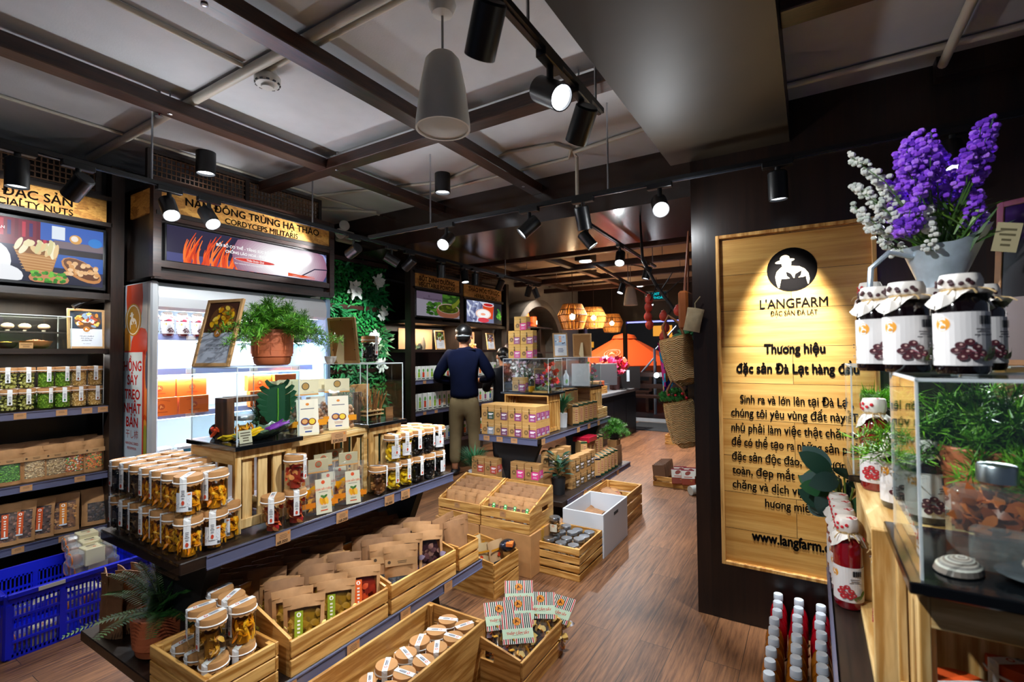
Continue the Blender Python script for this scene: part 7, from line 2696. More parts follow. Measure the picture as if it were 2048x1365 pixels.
# ------------------------------------------------------------------ brand sign on the pier
SY = 2.80
BX0, BX1, BZ0, BZ1 = -.425, .267, .303, 2.038
t = thing('brand_sign', 'large framed pine brand sign with black lettering on the dark pier', 'sign', ((BX0 + BX1) / 2, SY, BZ0))
w, h = BX1 - BX0, BZ1 - BZ0
SIGNM = planks('sign_boards', 'a8702a', 'dcae62', .19, 9.0, 0, rough=.38, gap=.0012, across=2, fine=30, rand=.35)
q = MB(); q.box((0, .01, h / 2), (w - .02, .018, h - .02), 0); q.build('board', SIGNM, t)
q = MB()
for s in (-1, 1):
 q.box((s * (w / 2 - .009), 0, h / 2), (.018, .038, h), 0, bevel=.002)
 q.box((0, 0, h / 2 + s * (h / 2 - .009)), (w - .036, .038, .018), 0, bevel=.002)
q.build('frame', PINE[2], t)
p = Pic()
INK = '0f0d0c'
def sp(px, py):
 v = G(px, py, y=SY)
 return v.x - (BX0 + BX1) / 2, v.z - BZ0 - h / 2
def fit(body, x0, x1, z, size, bold=.0, shear=0):
 vs, fs = text_geo(body, size, bold=bold, shear=shear)
 xa, xb = min(v[0] for v in vs), max(v[0] for v in vs)
 k = (x1 - x0) / (xb - xa)
 zz = .0006
 p.b.add([(x0 + (v[0] - xa) * k, z + v[1], zz + v[2]) for v in vs], fs, 0, False, None, INK)
lx, lz = sp(1583, 539)
rl = (sp(1634, 539)[0] - sp(1533, 539)[0]) / 2
p.emblem(lx, lz, rl, INK, 'f0d49a')
def ln(body, pl, pr, size, bold):
 a, b_ = sp(*pl), sp(*pr)
 fit(body, a[0], b_[0], (a[1] + b_[1]) / 2, size, bold)
ln("L'ANGFARM", (1520, 619), (1656, 611), .066, .007)
ln('ĐẶC SẢN ĐÀ LẠT', (1541, 633), (1635, 628), .034, .006)
ln('Thương hiệu', (1528, 707), (1651, 706), .066, .04)
ln('đặc sản Đà Lạt hàng đầu', (1473, 742), (1719, 752), .066, .04)
xl, xr = sp(1463, 860)[0], -sp(1463, 860)[0]
zs = [sp(1467, yy)[1] for yy in (805, 832, 862, 890, 919, 947, 975)]
for i, body in enumerate(('Sinh ra và lớn lên tại Đà Lạt,', 'chúng tôi yêu vùng đất này. Tự', 'nhủ phải làm việc thật chăm chỉ', 'để có thể tạo ra những sản phẩm', 'đặc sản độc đáo, chất lượng, an', 'toàn, đẹp mắt với giá cả phải', 'chăng và dịch vụ tốt nhất cho')):
 fit(body, xl + (.045 if i == 0 else 0), xr - (.0 if i else .045), zs[i], .058, .02)
fit('hương miền đất', xl + .15, xr - .12, sp(1532, 1014)[1], .058, .02)
fit('www.langfarm.com', xl + .085, xr - .085, sp(1502, 1080)[1], .07, .045)
p.build('lettering', INKM, t, tr(0, -.0002, h / 2) @ FRONT)

# ------------------------------------------------------------------ right counter
ZR = .741
def side_crate(label, x, y0, y1):
 """pale crate on its side, open to the left, solid top ledge"""
 t = thing('slatted_crate', label, 'crate', (x, (y0 + y1) / 2, ZR))
 L = y1 - y0
 for s in (-1, 1):
  q = MB(); q.box((.16, s * (L / 2 - .007), .16), (.32, .014, .32), 0, bevel=.0015); q.build('end_board', PALE[2], t)
 q = MB(); q.box((.16, 0, .313), (.32, L - .03, .014), 0); q.box((.16, 0, .007), (.32, L - .03, .014), 0)
 for i in range(3):
  q.box((.314, 0, .07 + i * .09), (.012, L - .03, .06), 0)
 q.build('slats', PALE[1], t)
 return t
side_crate('pale crate lying open under the middle ledge of the right counter', .095, 1.215, 1.62)
o = pedestal('pale slatted crate under the near clear case of the right counter', .25, .34, .318); o.location = (.30, 1.08, ZR); o.rotation_euler = (0, 0, PI / 2)
o = pedestal('pale slatted crate under the far clear case of the right counter', .26, .32, .318); o.location = (.26, 1.77, ZR); o.rotation_euler = (0, 0, PI / 2)
ZSR = ZR + .3205
o = slab(.42, .30, 'black slate slab under the near clear case at the right edge'); o.location = (.325, 1.07, ZSR)
o = slab(.38, .29, 'black slate slab under the far clear case before the brand sign'); o.location = (.27, 1.765, ZSR)
ZAR = ZSR + .0185
o = acrylic_cover(.39, .275, .295, 'near clear acrylic case with shells and flask at the right edge'); o.location = (.325, 1.07, ZAR)
o = acrylic_cover(.35, .26, .295, 'far clear acrylic case in front of the brand sign'); o.location = (.265, 1.765, ZAR)
RED = lambda: syrup('7a0a14', 'c8202c', .235, .033, .38)
DRK = lambda: syrup('0c0508', '3a1c20', .172, .036, .52, 'jam_bottle')
for i, y in enumerate((1.585, 1.665, 1.745, 1.825)):
 place('red_syrup', RED, (.071 - .003 * i, y, ZR), -14 + 5 * i, 'red syrup bottle with dotted cap on the counter edge, %s from camera' % ORD[i], 'red syrup bottles on the right counter edge')
for i, (x, y) in enumerate(((.150, 1.33), (.145, 1.42))):
 place('red_syrup', RED, (x, y, ZR + .0145), -80, 'red syrup bottle inside the open crate of the right counter, %s' % ('nearer', 'farther')[i], 'red syrup bottles inside the crate')
place('red_syrup', RED, (.135, 1.565, ZSR), -25, 'red syrup bottle standing on the pale ledge between the clear cases', None)
place('red_syrup', RED, (.145, 1.70, ZAR + .297), -55, 'red syrup bottle standing alone on the far clear case', None)
for i, (x, y) in enumerate(((.165, 1.41), (.20, 1.33), (.245, 1.50), (.30, 1.56))):
 place('dark_jam', DRK, (x, y, ZSR), -6 + 8 * i, 'dark jam bottle with brown-dotted cap on the middle ledge, %s from the aisle' % ORD[i], 'dark jam bottles on the middle ledge')
def Gd(px, py, d):
 return EYE + (cam_r * ((px - 1024) / FPX) + cam_u * (-(py - 682.5) / FPX) + cam_f) * d
for i, (px, d, w_) in enumerate(((1757, .99, 'leftmost'), (1815, .92, 'second from the left, in front'), (1856, 1.02, 'behind the front pair'), (1924, .83, 'rightmost, in front'), (1965, .97, 'behind the rightmost'))):
 v = Gd(px, 720, d)
 place('dark_jam', DRK, (v.x, v.y, ZAR + .297), (4, 0, 8, -2, 10)[i], 'dark jam bottle with dotted cap on the near case, %s' % w_, 'dark jam bottles on the near clear case')
# asparagus fern behind the near case
t = thing('potted_fern', 'bushy green fern in a terracotta pot behind the near case at the right edge', 'potted plant', (.31, 1.335, ZSR))
q = MB(); pot_lines(q, .10, .165); q.build('pot', POT, t)
q = MB(); fluffy(q, 80, .25, .14, 91, [(.10, .30, .012), (.18, .42, .02), (.06, .2, .01)], .022, .3, 62); q.v = [(a, b_, min(c_, .175) + .155) for a, b_, c_ in q.v]; q.build('foliage', PLANT, t)
q = MB(); fluffy(q, 60, .16, .06, 92, [(.14, .38, .012), (.2, .5, .02)], .026, .5, 7)
t = thing('fern_sprig', 'light green sprig inside the far clear case', 'sprig', (.17, 1.72, ZAR)); q.v = [(max(-.05, min(.13, a)), max(-.06, min(.1, b_)), abs(c_) + .18 if abs(c_) < .1 else .27) for a, b_, c_ in q.v]; q.tube([(0, 0, 0), (0, 0, .2)], .003, 0, 5, None, False, (.1, .2, .03)); q.build('foliage', PLANT, t)
t = thing('wire_bowl', 'crumpled silver wire bowl in the far clear case', 'bowl', (.19, 1.75, ZAR))
q = MB()
for i in range(8):
 q.tube([(.05 * math.cos(a_ + i * .4), .05 * math.sin(a_ + i * .4), .03 + .028 * math.sin(a_ * 2 + i)) for a_ in (0, .5, 1, 1.5, 2, 2.5, 3)], .003, 0, 6)
q.build('wire', STEEL, t)
# near case contents
GL = thin_glass('flask_glass', (.93, .96, .95), 1.0, .02, .04)
t = thing('glass_flask', 'square glass flask of brown chips with a silver cap in the near case', 'flask', (.255, 1.10, ZAR))
q = MB(); q.box((0, 0, .055), (.125, .07, .11), 0, bevel=.012); q.lathe([(.022, .11), (.02, .125)], 0, 16); q.build('glass', GL, t)
q = MB(); gg = random.Random(3)
for i in range(70):
 n_ = Vector((gg.uniform(-1, 1), gg.uniform(-1, 1), gg.uniform(-1, 1)))
 q.leaf((gg.uniform(-.05, .05), gg.uniform(-.026, .026), gg.uniform(.045, .095)), n_, (0, -1, .3), .026, .016, 0, .6, 3, ('a8501c', '8a3c14', 'c86a2c')[i % 3])
q.build('chips', FRUIT, t)
q = MB(); q.lathe([(0, .15), (.024, .15), (.026, .147), (.026, .122), (0, .122)], 0, 20); q.build('cap', STEEL, t)
t = thing('glass_bottle', 'clear glass bottle lying on its side in the near case', 'bottle', (.265, 1.015, ZAR + .034), rot=(0, math.radians(92), math.radians(-4)))
q = MB(); q.lathe([(0, -.06), (.03, -.06), (.033, -.055), (.033, .045), (.028, .055), (.014, .065), (.014, .085), (0, .085)], 0, 24); q.build('glass', GL, t)
def shell(label, loc, s, rz):
 t = thing('sea_shell', label, 'shell', loc, rz)
 q = MB()
 vs, n_ = [], 24
 for i in range(13):
  r = i / 12
  for k in range(n_):
   a = 2 * PI * k / n_
   vs.append((s * (r * math.cos(a) + .35 * (1 - r)), s * .72 * r * math.sin(a), s * (.05 + .42 * math.sqrt(max(0, 1 - r * r)) + .012 * (i % 2))))
 for i in range(12):
  for k in range(n_):
   q.add([vs[i * n_ + k], vs[(i + 1) * n_ + k], vs[(i + 1) * n_ + (k + 1) % n_], vs[i * n_ + (k + 1) % n_]], [(0, 1, 2, 3)], 0, True, None, ('b9aca2', '8f8480', 'cfc6bc', '8a7a72')[i % 4])
 q.build('shell', attr_shell, t)
attr_shell = attr_mat('pearl_shell', rough=.2, spec=.8)
shell('small pale shell at the left front of the near case', (.185, 1.00, ZAR), .04, 60)
shell('large striped grey shell at the right of the near case', (.33, 1.045, ZAR + .004), .075, 30)
q = MB(); q.lathe([(0, 0), (.10, 0), (.125, .012), (.12, .015), (0, .005)], 0, 36, sx=1.0, sy=.55); o = q.build('oval_plate', M('3f4247', .25, spec=.7)); o.location = (.35, 1.0, ZAR); tag(o, 'dark oval plate under the shells in the near case', 'plate')
# orange-lidded jars under the near slab
def ojar():
 t = jar('brown', .05, .125, seed=66)
 for c in t.children:
  if c.name.startswith('lid') and not c.name.startswith('lid_'):
   c.data.materials[0] = M('d2501c', .45)
 return t
for i, (px, py, d) in enumerate(((1925, 1290, .80), (1990, 1330, .70), (2046, 1290, .86))):
 v = Gd(px, py, d)
 place('ojar', ojar, (v.x, v.y, ZR + .002), -60, 'orange-lidded jar with white label in the near crate, %s' % ('left', 'front', 'right')[i], 'orange-lidded jars at the right edge')
# pitcher of lavender
t = thing('flower_pitcher', 'galvanised pitcher holding purple lavender and white flowers', 'pitcher', (.290, 1.66, ZAR + .297))
q = MB()
prof = [(0, .002), (.055, .002), (.062, .02), (.058, .12), (.046, .20), (.050, .23), (.078, .31)]
vs, fs = [], []
for i, (r, z) in enumerate(prof):
 for k in range(32):
  a = 2 * PI * k / 32
  lip = max(0, math.cos(a + .1)) ** 3 if i == 6 else 0
  vs.append((r * math.cos(a) * (1 + .35 * lip), r * math.sin(a) * .9, z + .05 * lip))
for i in range(6):
 for k in range(32):
  fs.append((i * 32 + k, i * 32 + (k + 1) % 32, (i + 1) * 32 + (k + 1) % 32, (i + 1) * 32 + k))
q.add(vs, fs, 0, True); q.add([], [], 0)
ZINC = M('b9c6d0', .42, .45, var=.2, scale=25)
q.build('body', ZINC, t)
q = MB()
for i in range(6):
 a = 2 * PI * i / 6
 for s in (-1, 1):
  q.tube([(.0565 * math.cos(a), .051 * math.sin(a), .17), (.060 * math.cos(a + s * .3), .054 * math.sin(a + s * .3), .13), (.061 * math.cos(a + s * .5), .055 * math.sin(a + s * .5), .09)], .0016, 0, 5)
q.build('relief', M('b9c6d2', .4, .5), t)
q = MB(); q.tube([(-.06, -.03, .285), (-.11, -.05, .30), (-.15, -.06, .26), (-.155, -.06, .19), (-.13, -.05, .12), (-.07, -.03, .07)], .007, 0, 8); q.build('handle', ZINC, t)
st, pu, wh = MB(), MB(), MB()
gg = random.Random(12)
def spike(b, base, tip, n_, r, cols, s):
 base, tip = Vector(base), Vector(tip)
 d = tip - base
 u = d.orthogonal().normalized(); v = d.cross(u).normalized()
 st.tube([Vector((0, 0, .28)), base * .5 + Vector((0, 0, .15)), base, tip], [.0022, .002, .0016, .001], 0, 4, None, False, (.05, .12, .02))
 for i in range(n_):
  tt = gg.random(); a = gg.uniform(0, 6.28); rr = r * (1 - .6 * tt) * math.sqrt(gg.uniform(.3, 1))
  p_ = base + d * tt + u * (rr * math.cos(a)) + v * (rr * math.sin(a))
  k = s * gg.uniform(.7, 1.25)
  b.sphere(p_, (k, k, k * .8), 0, 6, 4, None, cols[i % len(cols)])
PU = [(.22, .05, .62), (.32, .09, .8), (.13, .03, .46), (.42, .17, .85)]
for i in range(44):
 bx = gg.uniform(-.09, .075); by = gg.uniform(-.11, .06)
 z0 = gg.uniform(.34, .54) - abs(bx) * .3; L = gg.uniform(.06, .12)
 spike(pu, (bx, by, z0), (bx * 1.25 + gg.uniform(-.035, .035), by * 1.3 + gg.uniform(-.03, .03), z0 + L), 34, .024, PU, .0078)
for i in range(9):
 bx = -.11 - .02 * (i % 3) + gg.uniform(-.01, .01); by = gg.uniform(-.09, .02); z0 = .30 + .022 * i
 spike(wh, (bx * .75, by, z0), (bx * 1.25, by, z0 + .09), 34, .020, [(.62, .64, .60), (.72, .72, .66), (.5, .55, .48)], .0075)
spike(wh, (-.03, -.08, .29), (-.035, -.09, .40), 40, .018, [(.62, .64, .60), (.72, .72, .66)], .0075)
for i in range(120):
 a = gg.uniform(0, 6.28)
 st.leaf((gg.uniform(-.05, .06), gg.uniform(-.05, .03), gg.uniform(.28, .38)), (math.cos(a) * .8, math.sin(a) * .8, gg.uniform(.6, 2)), (0, -.5, .6), gg.uniform(.06, .13), .008, 0, .35, 4, gg.choice([(.07, .17, .015), (.12, .24, .02), (.04, .1, .02)]))
pu.build('lavender', PLANT, t)['kind'] = 'stuff'; wh.build('white_flowers', PLANT, t)['kind'] = 'stuff'; st.build('stems', PLANT, t)
q = Pic(); q.rect(0, 0, .045, .07, 'a89c78'); q.lines(0, 0, .03, .05, 4, '5a5238', 2)
q.build('paper_tag', PRINT, t, tr(.115, -.05, .31) @ ROT('Y', 12) @ FRONT)
def card_shop(p, w, h):
 p.rect(0, 0, w, h, '8a7a78'); p.rect(0, h * .2, w, h * .6, '1a1416')
 for i in range(10):
  p.ell(w * gg.uniform(-.4, .4), h * gg.uniform(-.05, .45), w * .14, h * .05, ('5a2a1c', '2a2a3a', 'a87a5a')[i % 3], gg.uniform(0, 3))
o = frame_card(.30, .43, card_shop, 'large pale wooden picture frame at the right edge behind the jam bottles', wood_=M('a8764c', .5, var=.1, scale=30)); v = Gd(2150, 720, 1.12); o.location = (v.x, v.y, ZAR + .2975); o.rotation_euler = (math.radians(-7), 0, math.radians(-38))
q = MB(); q.box((.56, 1.42, ZSR + .16), (.30, .5, .31), 0); tag(q.build('display_plinth', DARK[1]), 'dark plinth carrying the large frame at the right edge', 'plinth')
t = thing('potted_rubber_plant', 'dark glossy rubber plant in a black pot before the brand sign', 'potted plant', (.085, 1.905, ZR))
q = MB(); q.lathe([(0, 0), (.04, 0), (.052, .13), (.046, .13), (0, .12)], 0, 24); q.build('pot', MATTE, t)
q = MB(); gg = random.Random(41)
for i in range(22):
 a = gg.uniform(1.2, 5.6) if i % 3 else gg.uniform(0, 6.28); z = .14 + .16 * i / 22
 d = Vector((math.cos(a), math.sin(a) * .8, gg.uniform(-.1, .75)))
 b0 = Vector((math.cos(a) * .05, math.sin(a) * .05, z))
 q.tube([(0, 0, .1), b0 * .6 + Vector((0, 0, .06)), b0], .003, 0, 5, None, False, (.15, .22, .04))
 q.leaf(b0, d, (gg.uniform(-.6, .6), -1, gg.uniform(.0, .8)), gg.uniform(.085, .12), .062, 0, .25, 6, gg.choice([(.012, .05, .03), (.02, .09, .03), (.03, .07, .06)]))
q.build('leaves', PLANT, t)
# juice bottles on the floor
caps = [[(268, 730), (262, 790), (220, 855), (233, 935), (224, 1000), (238, 1085), (193, 1165), (224, 1270), (205, 1350)], [(406, 775), (406, 830), (380, 890), (398, 960), (407, 1045), (410, 1130), (392, 1205), (432, 1320)], [(556, 805), (563, 880), (535, 935), (552, 1010), (566, 1095), (597, 1180), (612, 1275), (620, 1355)]]
for c, col in enumerate(caps):
 for i, (x, y) in enumerate(col):
  v = G(1480 + .2965 * x, 960 + .2965 * y, z=.205)
  if i < 9:
   k = 'red' if i < (3, 3, 4)[c] else 'amber'
   yy = 2.77 - i * .0865 - c * .012
   place('juice_' + k, (lambda: juice('b00a1c')) if k == 'red' else (lambda: juice('b0661a')), (-.165 + c * .087 + rnd.uniform(-.004, .004), yy, 0), rnd.uniform(0, 90), '%s juice bottle with white cap on the floor, %s column, %s from the pier' % (k, ('left', 'middle', 'right')[c], ORD[i]), 'juice bottles on the floor by the pier')

# ------------------------------------------------------------------ bags hung on the aisle side of the pier
STRAW = M('c9a063', .7, var=.2, scale=90, bump=.9, bscale=220)
def straw_bag(label, px, py, y, w, h, d, tilt, extra=None):
 c = G(px, py, y=y)
 t = thing('straw_bag', label, 'bag', c, rot=(0, math.radians(tilt), math.radians(14)))
 q = MB()
 vs, fs = [], []
 n_ = 22
 for j in range(15):
  v = j / 14
  k = (.72 + .28 * math.sin(PI * (.15 + .6 * v))) if v > .12 else .45 + 2.2 * v
  for a in range(n_):
   b_ = 2 * PI * a / n_
   z_ = -h * (1 - v) + h * .5
   vs.append((w / 2 * k * math.copysign(abs(math.cos(b_)) ** .8, math.cos(b_)), d / 2 * k * math.copysign(abs(math.sin(b_)) ** .8, math.sin(b_)), z_))
 for j in range(14):
  for a in range(n_):
   fs.append((j * n_ + a, j * n_ + (a + 1) % n_, (j + 1) * n_ + (a + 1) % n_, (j + 1) * n_ + a))
 q.add(vs, fs, 0, True); q.add([vs[a] for a in range(n_)][::-1], [tuple(range(n_))], 0)
 q.build('basket', STRAW, t)
 q = MB()
 for j in range(26):
  z_ = -h * .46 + h * .94 * j / 26
  v = (z_ + h * .5) / h
  k = (.72 + .28 * math.sin(PI * (.15 + .6 * v))) if v > .12 else .45 + 2.2 * v
  q.tube([(w / 2 * k * 1.01 * math.copysign(abs(math.cos(2 * PI * a / 26)) ** .8, math.cos(2 * PI * a / 26)), d / 2 * k * 1.01 * math.copysign(abs(math.sin(2 * PI * a / 26)) ** .8, math.sin(2 * PI * a / 26)), z_ + .004 * (-1) ** a) for a in range(26)], h * .013, 0, 4, None, True)
 q.build('weave', M('d8b47c', .7, var=.15, scale=60), t)
 q = MB()
 for s in (-1, 1):
  q.tube([(-w * .28, s * d * .3, h * .45), (-w * .24, s * d * .3, h * .75), (0, s * d * .1, h * .95), (w * .24, s * d * .3, h * .75), (w * .28, s * d * .3, h * .45)], .007, 0, 8)
 q.build('handle', M('8a5a34', .6), t)
 return t, h
t, h_ = straw_bag('woven straw shopping basket hanging beside the dark pier', 1362, 722, 3.05, .20, .30, .15, -14)
t2, h2 = straw_bag('lower woven straw bag filled with green cloth roses', 1366, 848, 3.02, .18, .28, .14, -12)
q = MB(); gg = random.Random(19)
for i in range(9):
 c = Vector((gg.uniform(-.08, .07), gg.uniform(-.06, .05), h2 * .5 + gg.uniform(0, .05)))
 for k in range(18):
  a = k * 2.4; r = .006 + .0018 * k
  q.leaf(c + Vector((r * math.cos(a), r * math.sin(a) - .01, .01 - k * .0008)), (math.cos(a) * .6, math.sin(a) * .6, .9), (-math.cos(a), -math.sin(a), .5), .026, .026, 0, -.3, 3, ((.05, .25, .05), (.08, .36, .08), (.03, .17, .04))[k % 3])
for i in range(5):
 q.sphere((gg.uniform(-.08, .06), -.06, h2 * .5 + gg.uniform(.0, .05)), .009, 0, 6, 5, None, 'c8182c')
o = q.build('cloth_roses', PLANT); o.location = t2.location; o.rotation_euler = t2.rotation_euler
tag(o, 'bunch of green cloth roses with red buds in the lower straw bag', 'flowers', kind='thing')
def leather_bag():
 c = G(1372, 622, y=2.93)
 t = thing('leather_bag', 'brown leather shoulder bag hanging by its straps at the pier corner', 'bag', c)
 q = MB(); q.box((0, 0, 0), (.055, .16, .22), 0, bevel=.02); q.build('body', M('8a4a20', .4, var=.15, scale=15), t)
 q = MB()
 for dy in (-.05, .05):
  q.tube([(0, dy, .10), (.012, dy * .6, .28), (.02, 0, .46), (.014, -dy * .4, .28), (.004, -dy, .1)], .005, 0, 6)
 q.build('strap', M('6a3418', .45), t)
leather_bag()
c = G(1388, 640, y=2.80)
t = thing('linen_pouch', 'small beige linen pouch hanging over the pier corner', 'pouch', (c.x, 2.79, c.z), rot=(0, math.radians(12), math.radians(5)))
q = MB(); q.weld = True; pt = pillow(.09, .13, .03, 8, 8, seed=4, crumple=.004)
for s in (-1, 1):
 for a in range(8):
  for b_ in range(8):
   q.add([pt(a, b_, s), pt(a + 1, b_, s), pt(a + 1, b_ + 1, s), pt(a, b_ + 1, s)][::-s], [(0, 1, 2, 3)], 0, True)
q.v = [(a, b_, c_ - .065) for a, b_, c_ in q.v]
q.build('cloth', M('9c8a6a', .85, var=.1, scale=40, bump=.4, bscale=400), t)
q = MB(); q.tube([(0, 0, .05), (-.01, 0, .09), (.01, 0, .13)], .003, 0, 5); q.build('cord', M('8a7a5a', .8), t)
c = G(1335, 735, y=3.18)
t = thing('silk_scarf', 'pink and blue patterned silk scarf hanging beside the straw basket', 'scarf', c)
q = MB(); SC = ['c81c78', '1c3ac8', '2a9ac8', 'b8982c', 'd82a9a', '14208a']
for i in range(8):
 for j in range(12):
  f = lambda u, v: (-.06 + .13 * u * (1 - .55 * v) + .03 * v, .02 * math.sin(u * 9 + v * 3), .16 - .34 * v - .03 * math.sin(u * 5))
  q.add([f(i / 8, (j + 1) / 12), f((i + 1) / 8, (j + 1) / 12), f((i + 1) / 8, j / 12), f(i / 8, j / 12)], [(0, 1, 2, 3)], 0, True, None, SC[(i // 2 + j // 2 * 2 + (i * j) // 9) % 6])
q.build('cloth', GLOSS, t)
q = MB(); q.cyl((0, 0, .15), (0, .02, .5), .002, 0, 5); q.build('cord', BLACK, t)
t = thing('twig_branch', 'bare dark branch arching down from the track towards the pier', 'branch', (0, 0, 0))
q = MB()
v = G(1285, 520, y=3.7); q.tube([(v.x - .02, 3.72, 2.475), v, G(1312, 570, y=3.6), G(1345, 615, y=3.5), G(1375, 655, y=3.4)], [.008, .012, .013, .012, .008], 0, 7)
for a, b_ in (((1312, 570), (1300, 602)), ((1345, 615), (1330, 640)), ((1330, 590), (1372, 552)), ((1300, 545), (1262, 530)), ((1322, 582), (1345, 545))):
 q.tube([G(*a, y=3.58), G((a[0] + b_[0]) / 2 + 3, (a[1] + b_[1]) / 2 - 4, y=3.55), G(*b_, y=3.5)], [.007, .005, .003], 0, 5)
q.build('wood', M('1d1512', .7), t)
q = MB()
for i in range(24):
 c = G(1375 + rnd.uniform(-14, 8), 665 + rnd.uniform(-12, 18), y=3.4)
 q.leaf(c, (rnd.uniform(-1, 1), rnd.uniform(-1, 1), rnd.uniform(-1, .4)), (0, -1, .2), .07, .04, 0, .2, 3, (.02, .2, .06))
q.build('leaves', PLANT, t)
def garland(label, pts, y):
 t = thing('berry_garland', label, 'garland', G(pts[0][0], pts[0][1], y=y))
 o_ = Vector(t.location)
 q = MB(); q.tube([G(pts[0][0], pts[0][1] - 14, y=y) - o_] + [G(a, b_, y=y) - o_ for a, b_ in pts], .0022, 0, 5); q.build('cord', M('b9a888', .8), t)
 for i, (a, b_) in enumerate(pts):
  c = G(a, b_, y=y) - o_
  q = MB(); q.sphere(c, (.030, .030, .036), 0, 12, 9); q.lathe([(0, .044), (.014, .04), (.018, .034), (0, .036)], 0, 8, c); q.build('berry', M('c8402c', .5, var=.15, scale=40, bump=.5, bscale=300), t)
garland('left string of four red felt berries hanging from the branch', [(1298, 600), (1297, 615), (1296, 634), (1299, 650)], 3.55)
garland('right string of three red felt berries hanging from the branch', [(1327, 633), (1331, 656), (1327, 674)], 3.5)
garland('short string with one red felt berry beside the leather bag', [(1356, 622)], 3.4)
# ------------------------------------------------------------------ far end of the shop
o = crate(.40, .42, .10, 2, 'low pine crate of dark packs on the floor past the pier', .01); o.location = (-1.27, 5.45, 0)
def flat_pack(c, lab):
 t = thing('flat_pack', 'pack', 'pack')
 q = MB(); q.box((0, 0, .08), (.13, .018, .16), 0, bevel=.006); q.build('bag', M(c, .35), t)
 if lab:
  p = Pic(.0003); p.rect(0, .03, .13, .09, 'd6d2c8'); p.rect(0, .072, .13, .012, '8a2030'); p.ell(0, .04, .03, .02, '8a3a2c', .5); p.rect(0, .0, .08, .008, 'b8442c'); p.build('label', PRINT, t, tr(0, -.0155, .08) @ FRONT)
 return t
for i in range(7):
 place('fp_dark', lambda: flat_pack('6a4830', 0), (-1.40, 5.26 + i * .058, .06), 0, 'dark brown pack leaning in the low crate past the pier, %s' % ORD[i], 'dark packs in the low crate', rot=(-.45, 0, .5))
for i in range(4):
 place('fp_lab', lambda: flat_pack('8a3418', 1), (-1.20 + .1 * (i % 2), 5.22 + .12 * (i // 2), .05), 0, 'red snack pack with white label in the low crate past the pier, %s' % ORD[i], 'labelled red packs in the low crate', rot=(-.5, 0, .35))
t = thing('paper_roll', 'white paper roll standing at the foot of the pier', 'roll', (-1.05, 5.05, .045)); q = MB(); q.cyl((0, 0, 0), (.25, .28, .02), .045, 0, 20); q.build('roll', M('b9beb8', .6), t)
o = crate(.4, .5, .14, 3, 'far pine crate on the floor near the shop front', .01); o.location = (-1.75, 7.9, 0)
q = MB(); q.box((-1.72, 6.2, .005), (.1, .1, .01), 0)
q = MB(); q.box((-2.55, 9.3, .006), (.9, 1.0, .012), 0); tag(q.build('door_mat', M('2d3338', .9, var=.2, scale=60)), 'dark grey door mat at the shop front', 'mat')
# cash counter goods
t = thing('computer_monitor', 'silver all-in-one monitor seen from behind on the cash counter', 'monitor', (-2.92, 7.65, .79))
q = MB(); q.box((0, 0, .27), (.03, .5, .36), 0, bevel=.008, T=ROT('Z', -35)); q.build('display', M('8f959f', .3, .6), t)
q = MB(); q.box((0.02, .0, .06), (.05, .14, .12), 0, T=ROT('Z', -35)); q.box((0, 0, .005), (.2, .2, .01), 0); q.build('stand', M('8f959f', .3, .6), t)
blossoms('flower_pot', 'pot of bright pink flowers on the cash counter', (-2.85, 7.95, 1.0), 150, .24, .34, [(.75, .02, .12), (.85, .05, .2), (.9, .2, .1)], .05)
q = MB(); q.lathe([(0, 0), (.08, 0), (.11, .22), (0, .22)], 0, 18); o = q.build('vase', M('5a3a3c', .5)); o.location = (-2.85, 7.95, .79); tag(o, 'dull red pot under the pink flowers', 'pot')
o = crate(.22, .40, .11, 2, 'small pine crate of packs on the near end of the cash counter', .01); o.location = (-2.84, 7.08, .791)
for i in range(3):
 q = MB(); q.box((-2.84, 6.97 + i * .11, .895), (.16, .09, .17), 0, bevel=.004); tag(q.build('carton', M(('a8825a', '6a5a4a', 'b0522c')[i], .6)), '%s small carton in the crate on the cash counter' % ('tan', 'grey-brown', 'rust')[i], 'carton')
t = thing('menu_board', 'black menu board standing on the cash counter', 'board', (-2.75, 8.35, .79)); q = MB(); q.box((0, 0, .19), (.02, .42, .38), 0, T=ROT('Z', -60)); q.build('board', M('0d0f14', .5), t)
q = MB(); q.box((.012, 0, .22), (.002, .05, .2), 0, T=ROT('Z', -60)); q.build('chalk_mark', M('a9bcd0', .6), t)
t = thing('glass_jar', 'small jar of colourful sweets below the cash counter edge', 'jar', (-2.00, 4.90, ZU2 + .10)); q = MB(); q.lathe([(0, 0), (.035, 0), (.035, .1), (0, .1)], 0, 14); q.build('body', M('b8a060', .2), t); q = MB(); q.lathe([(.036, .1), (.036, .125), (0, .126)], 0, 14); q.build('lid', WHITE, t)
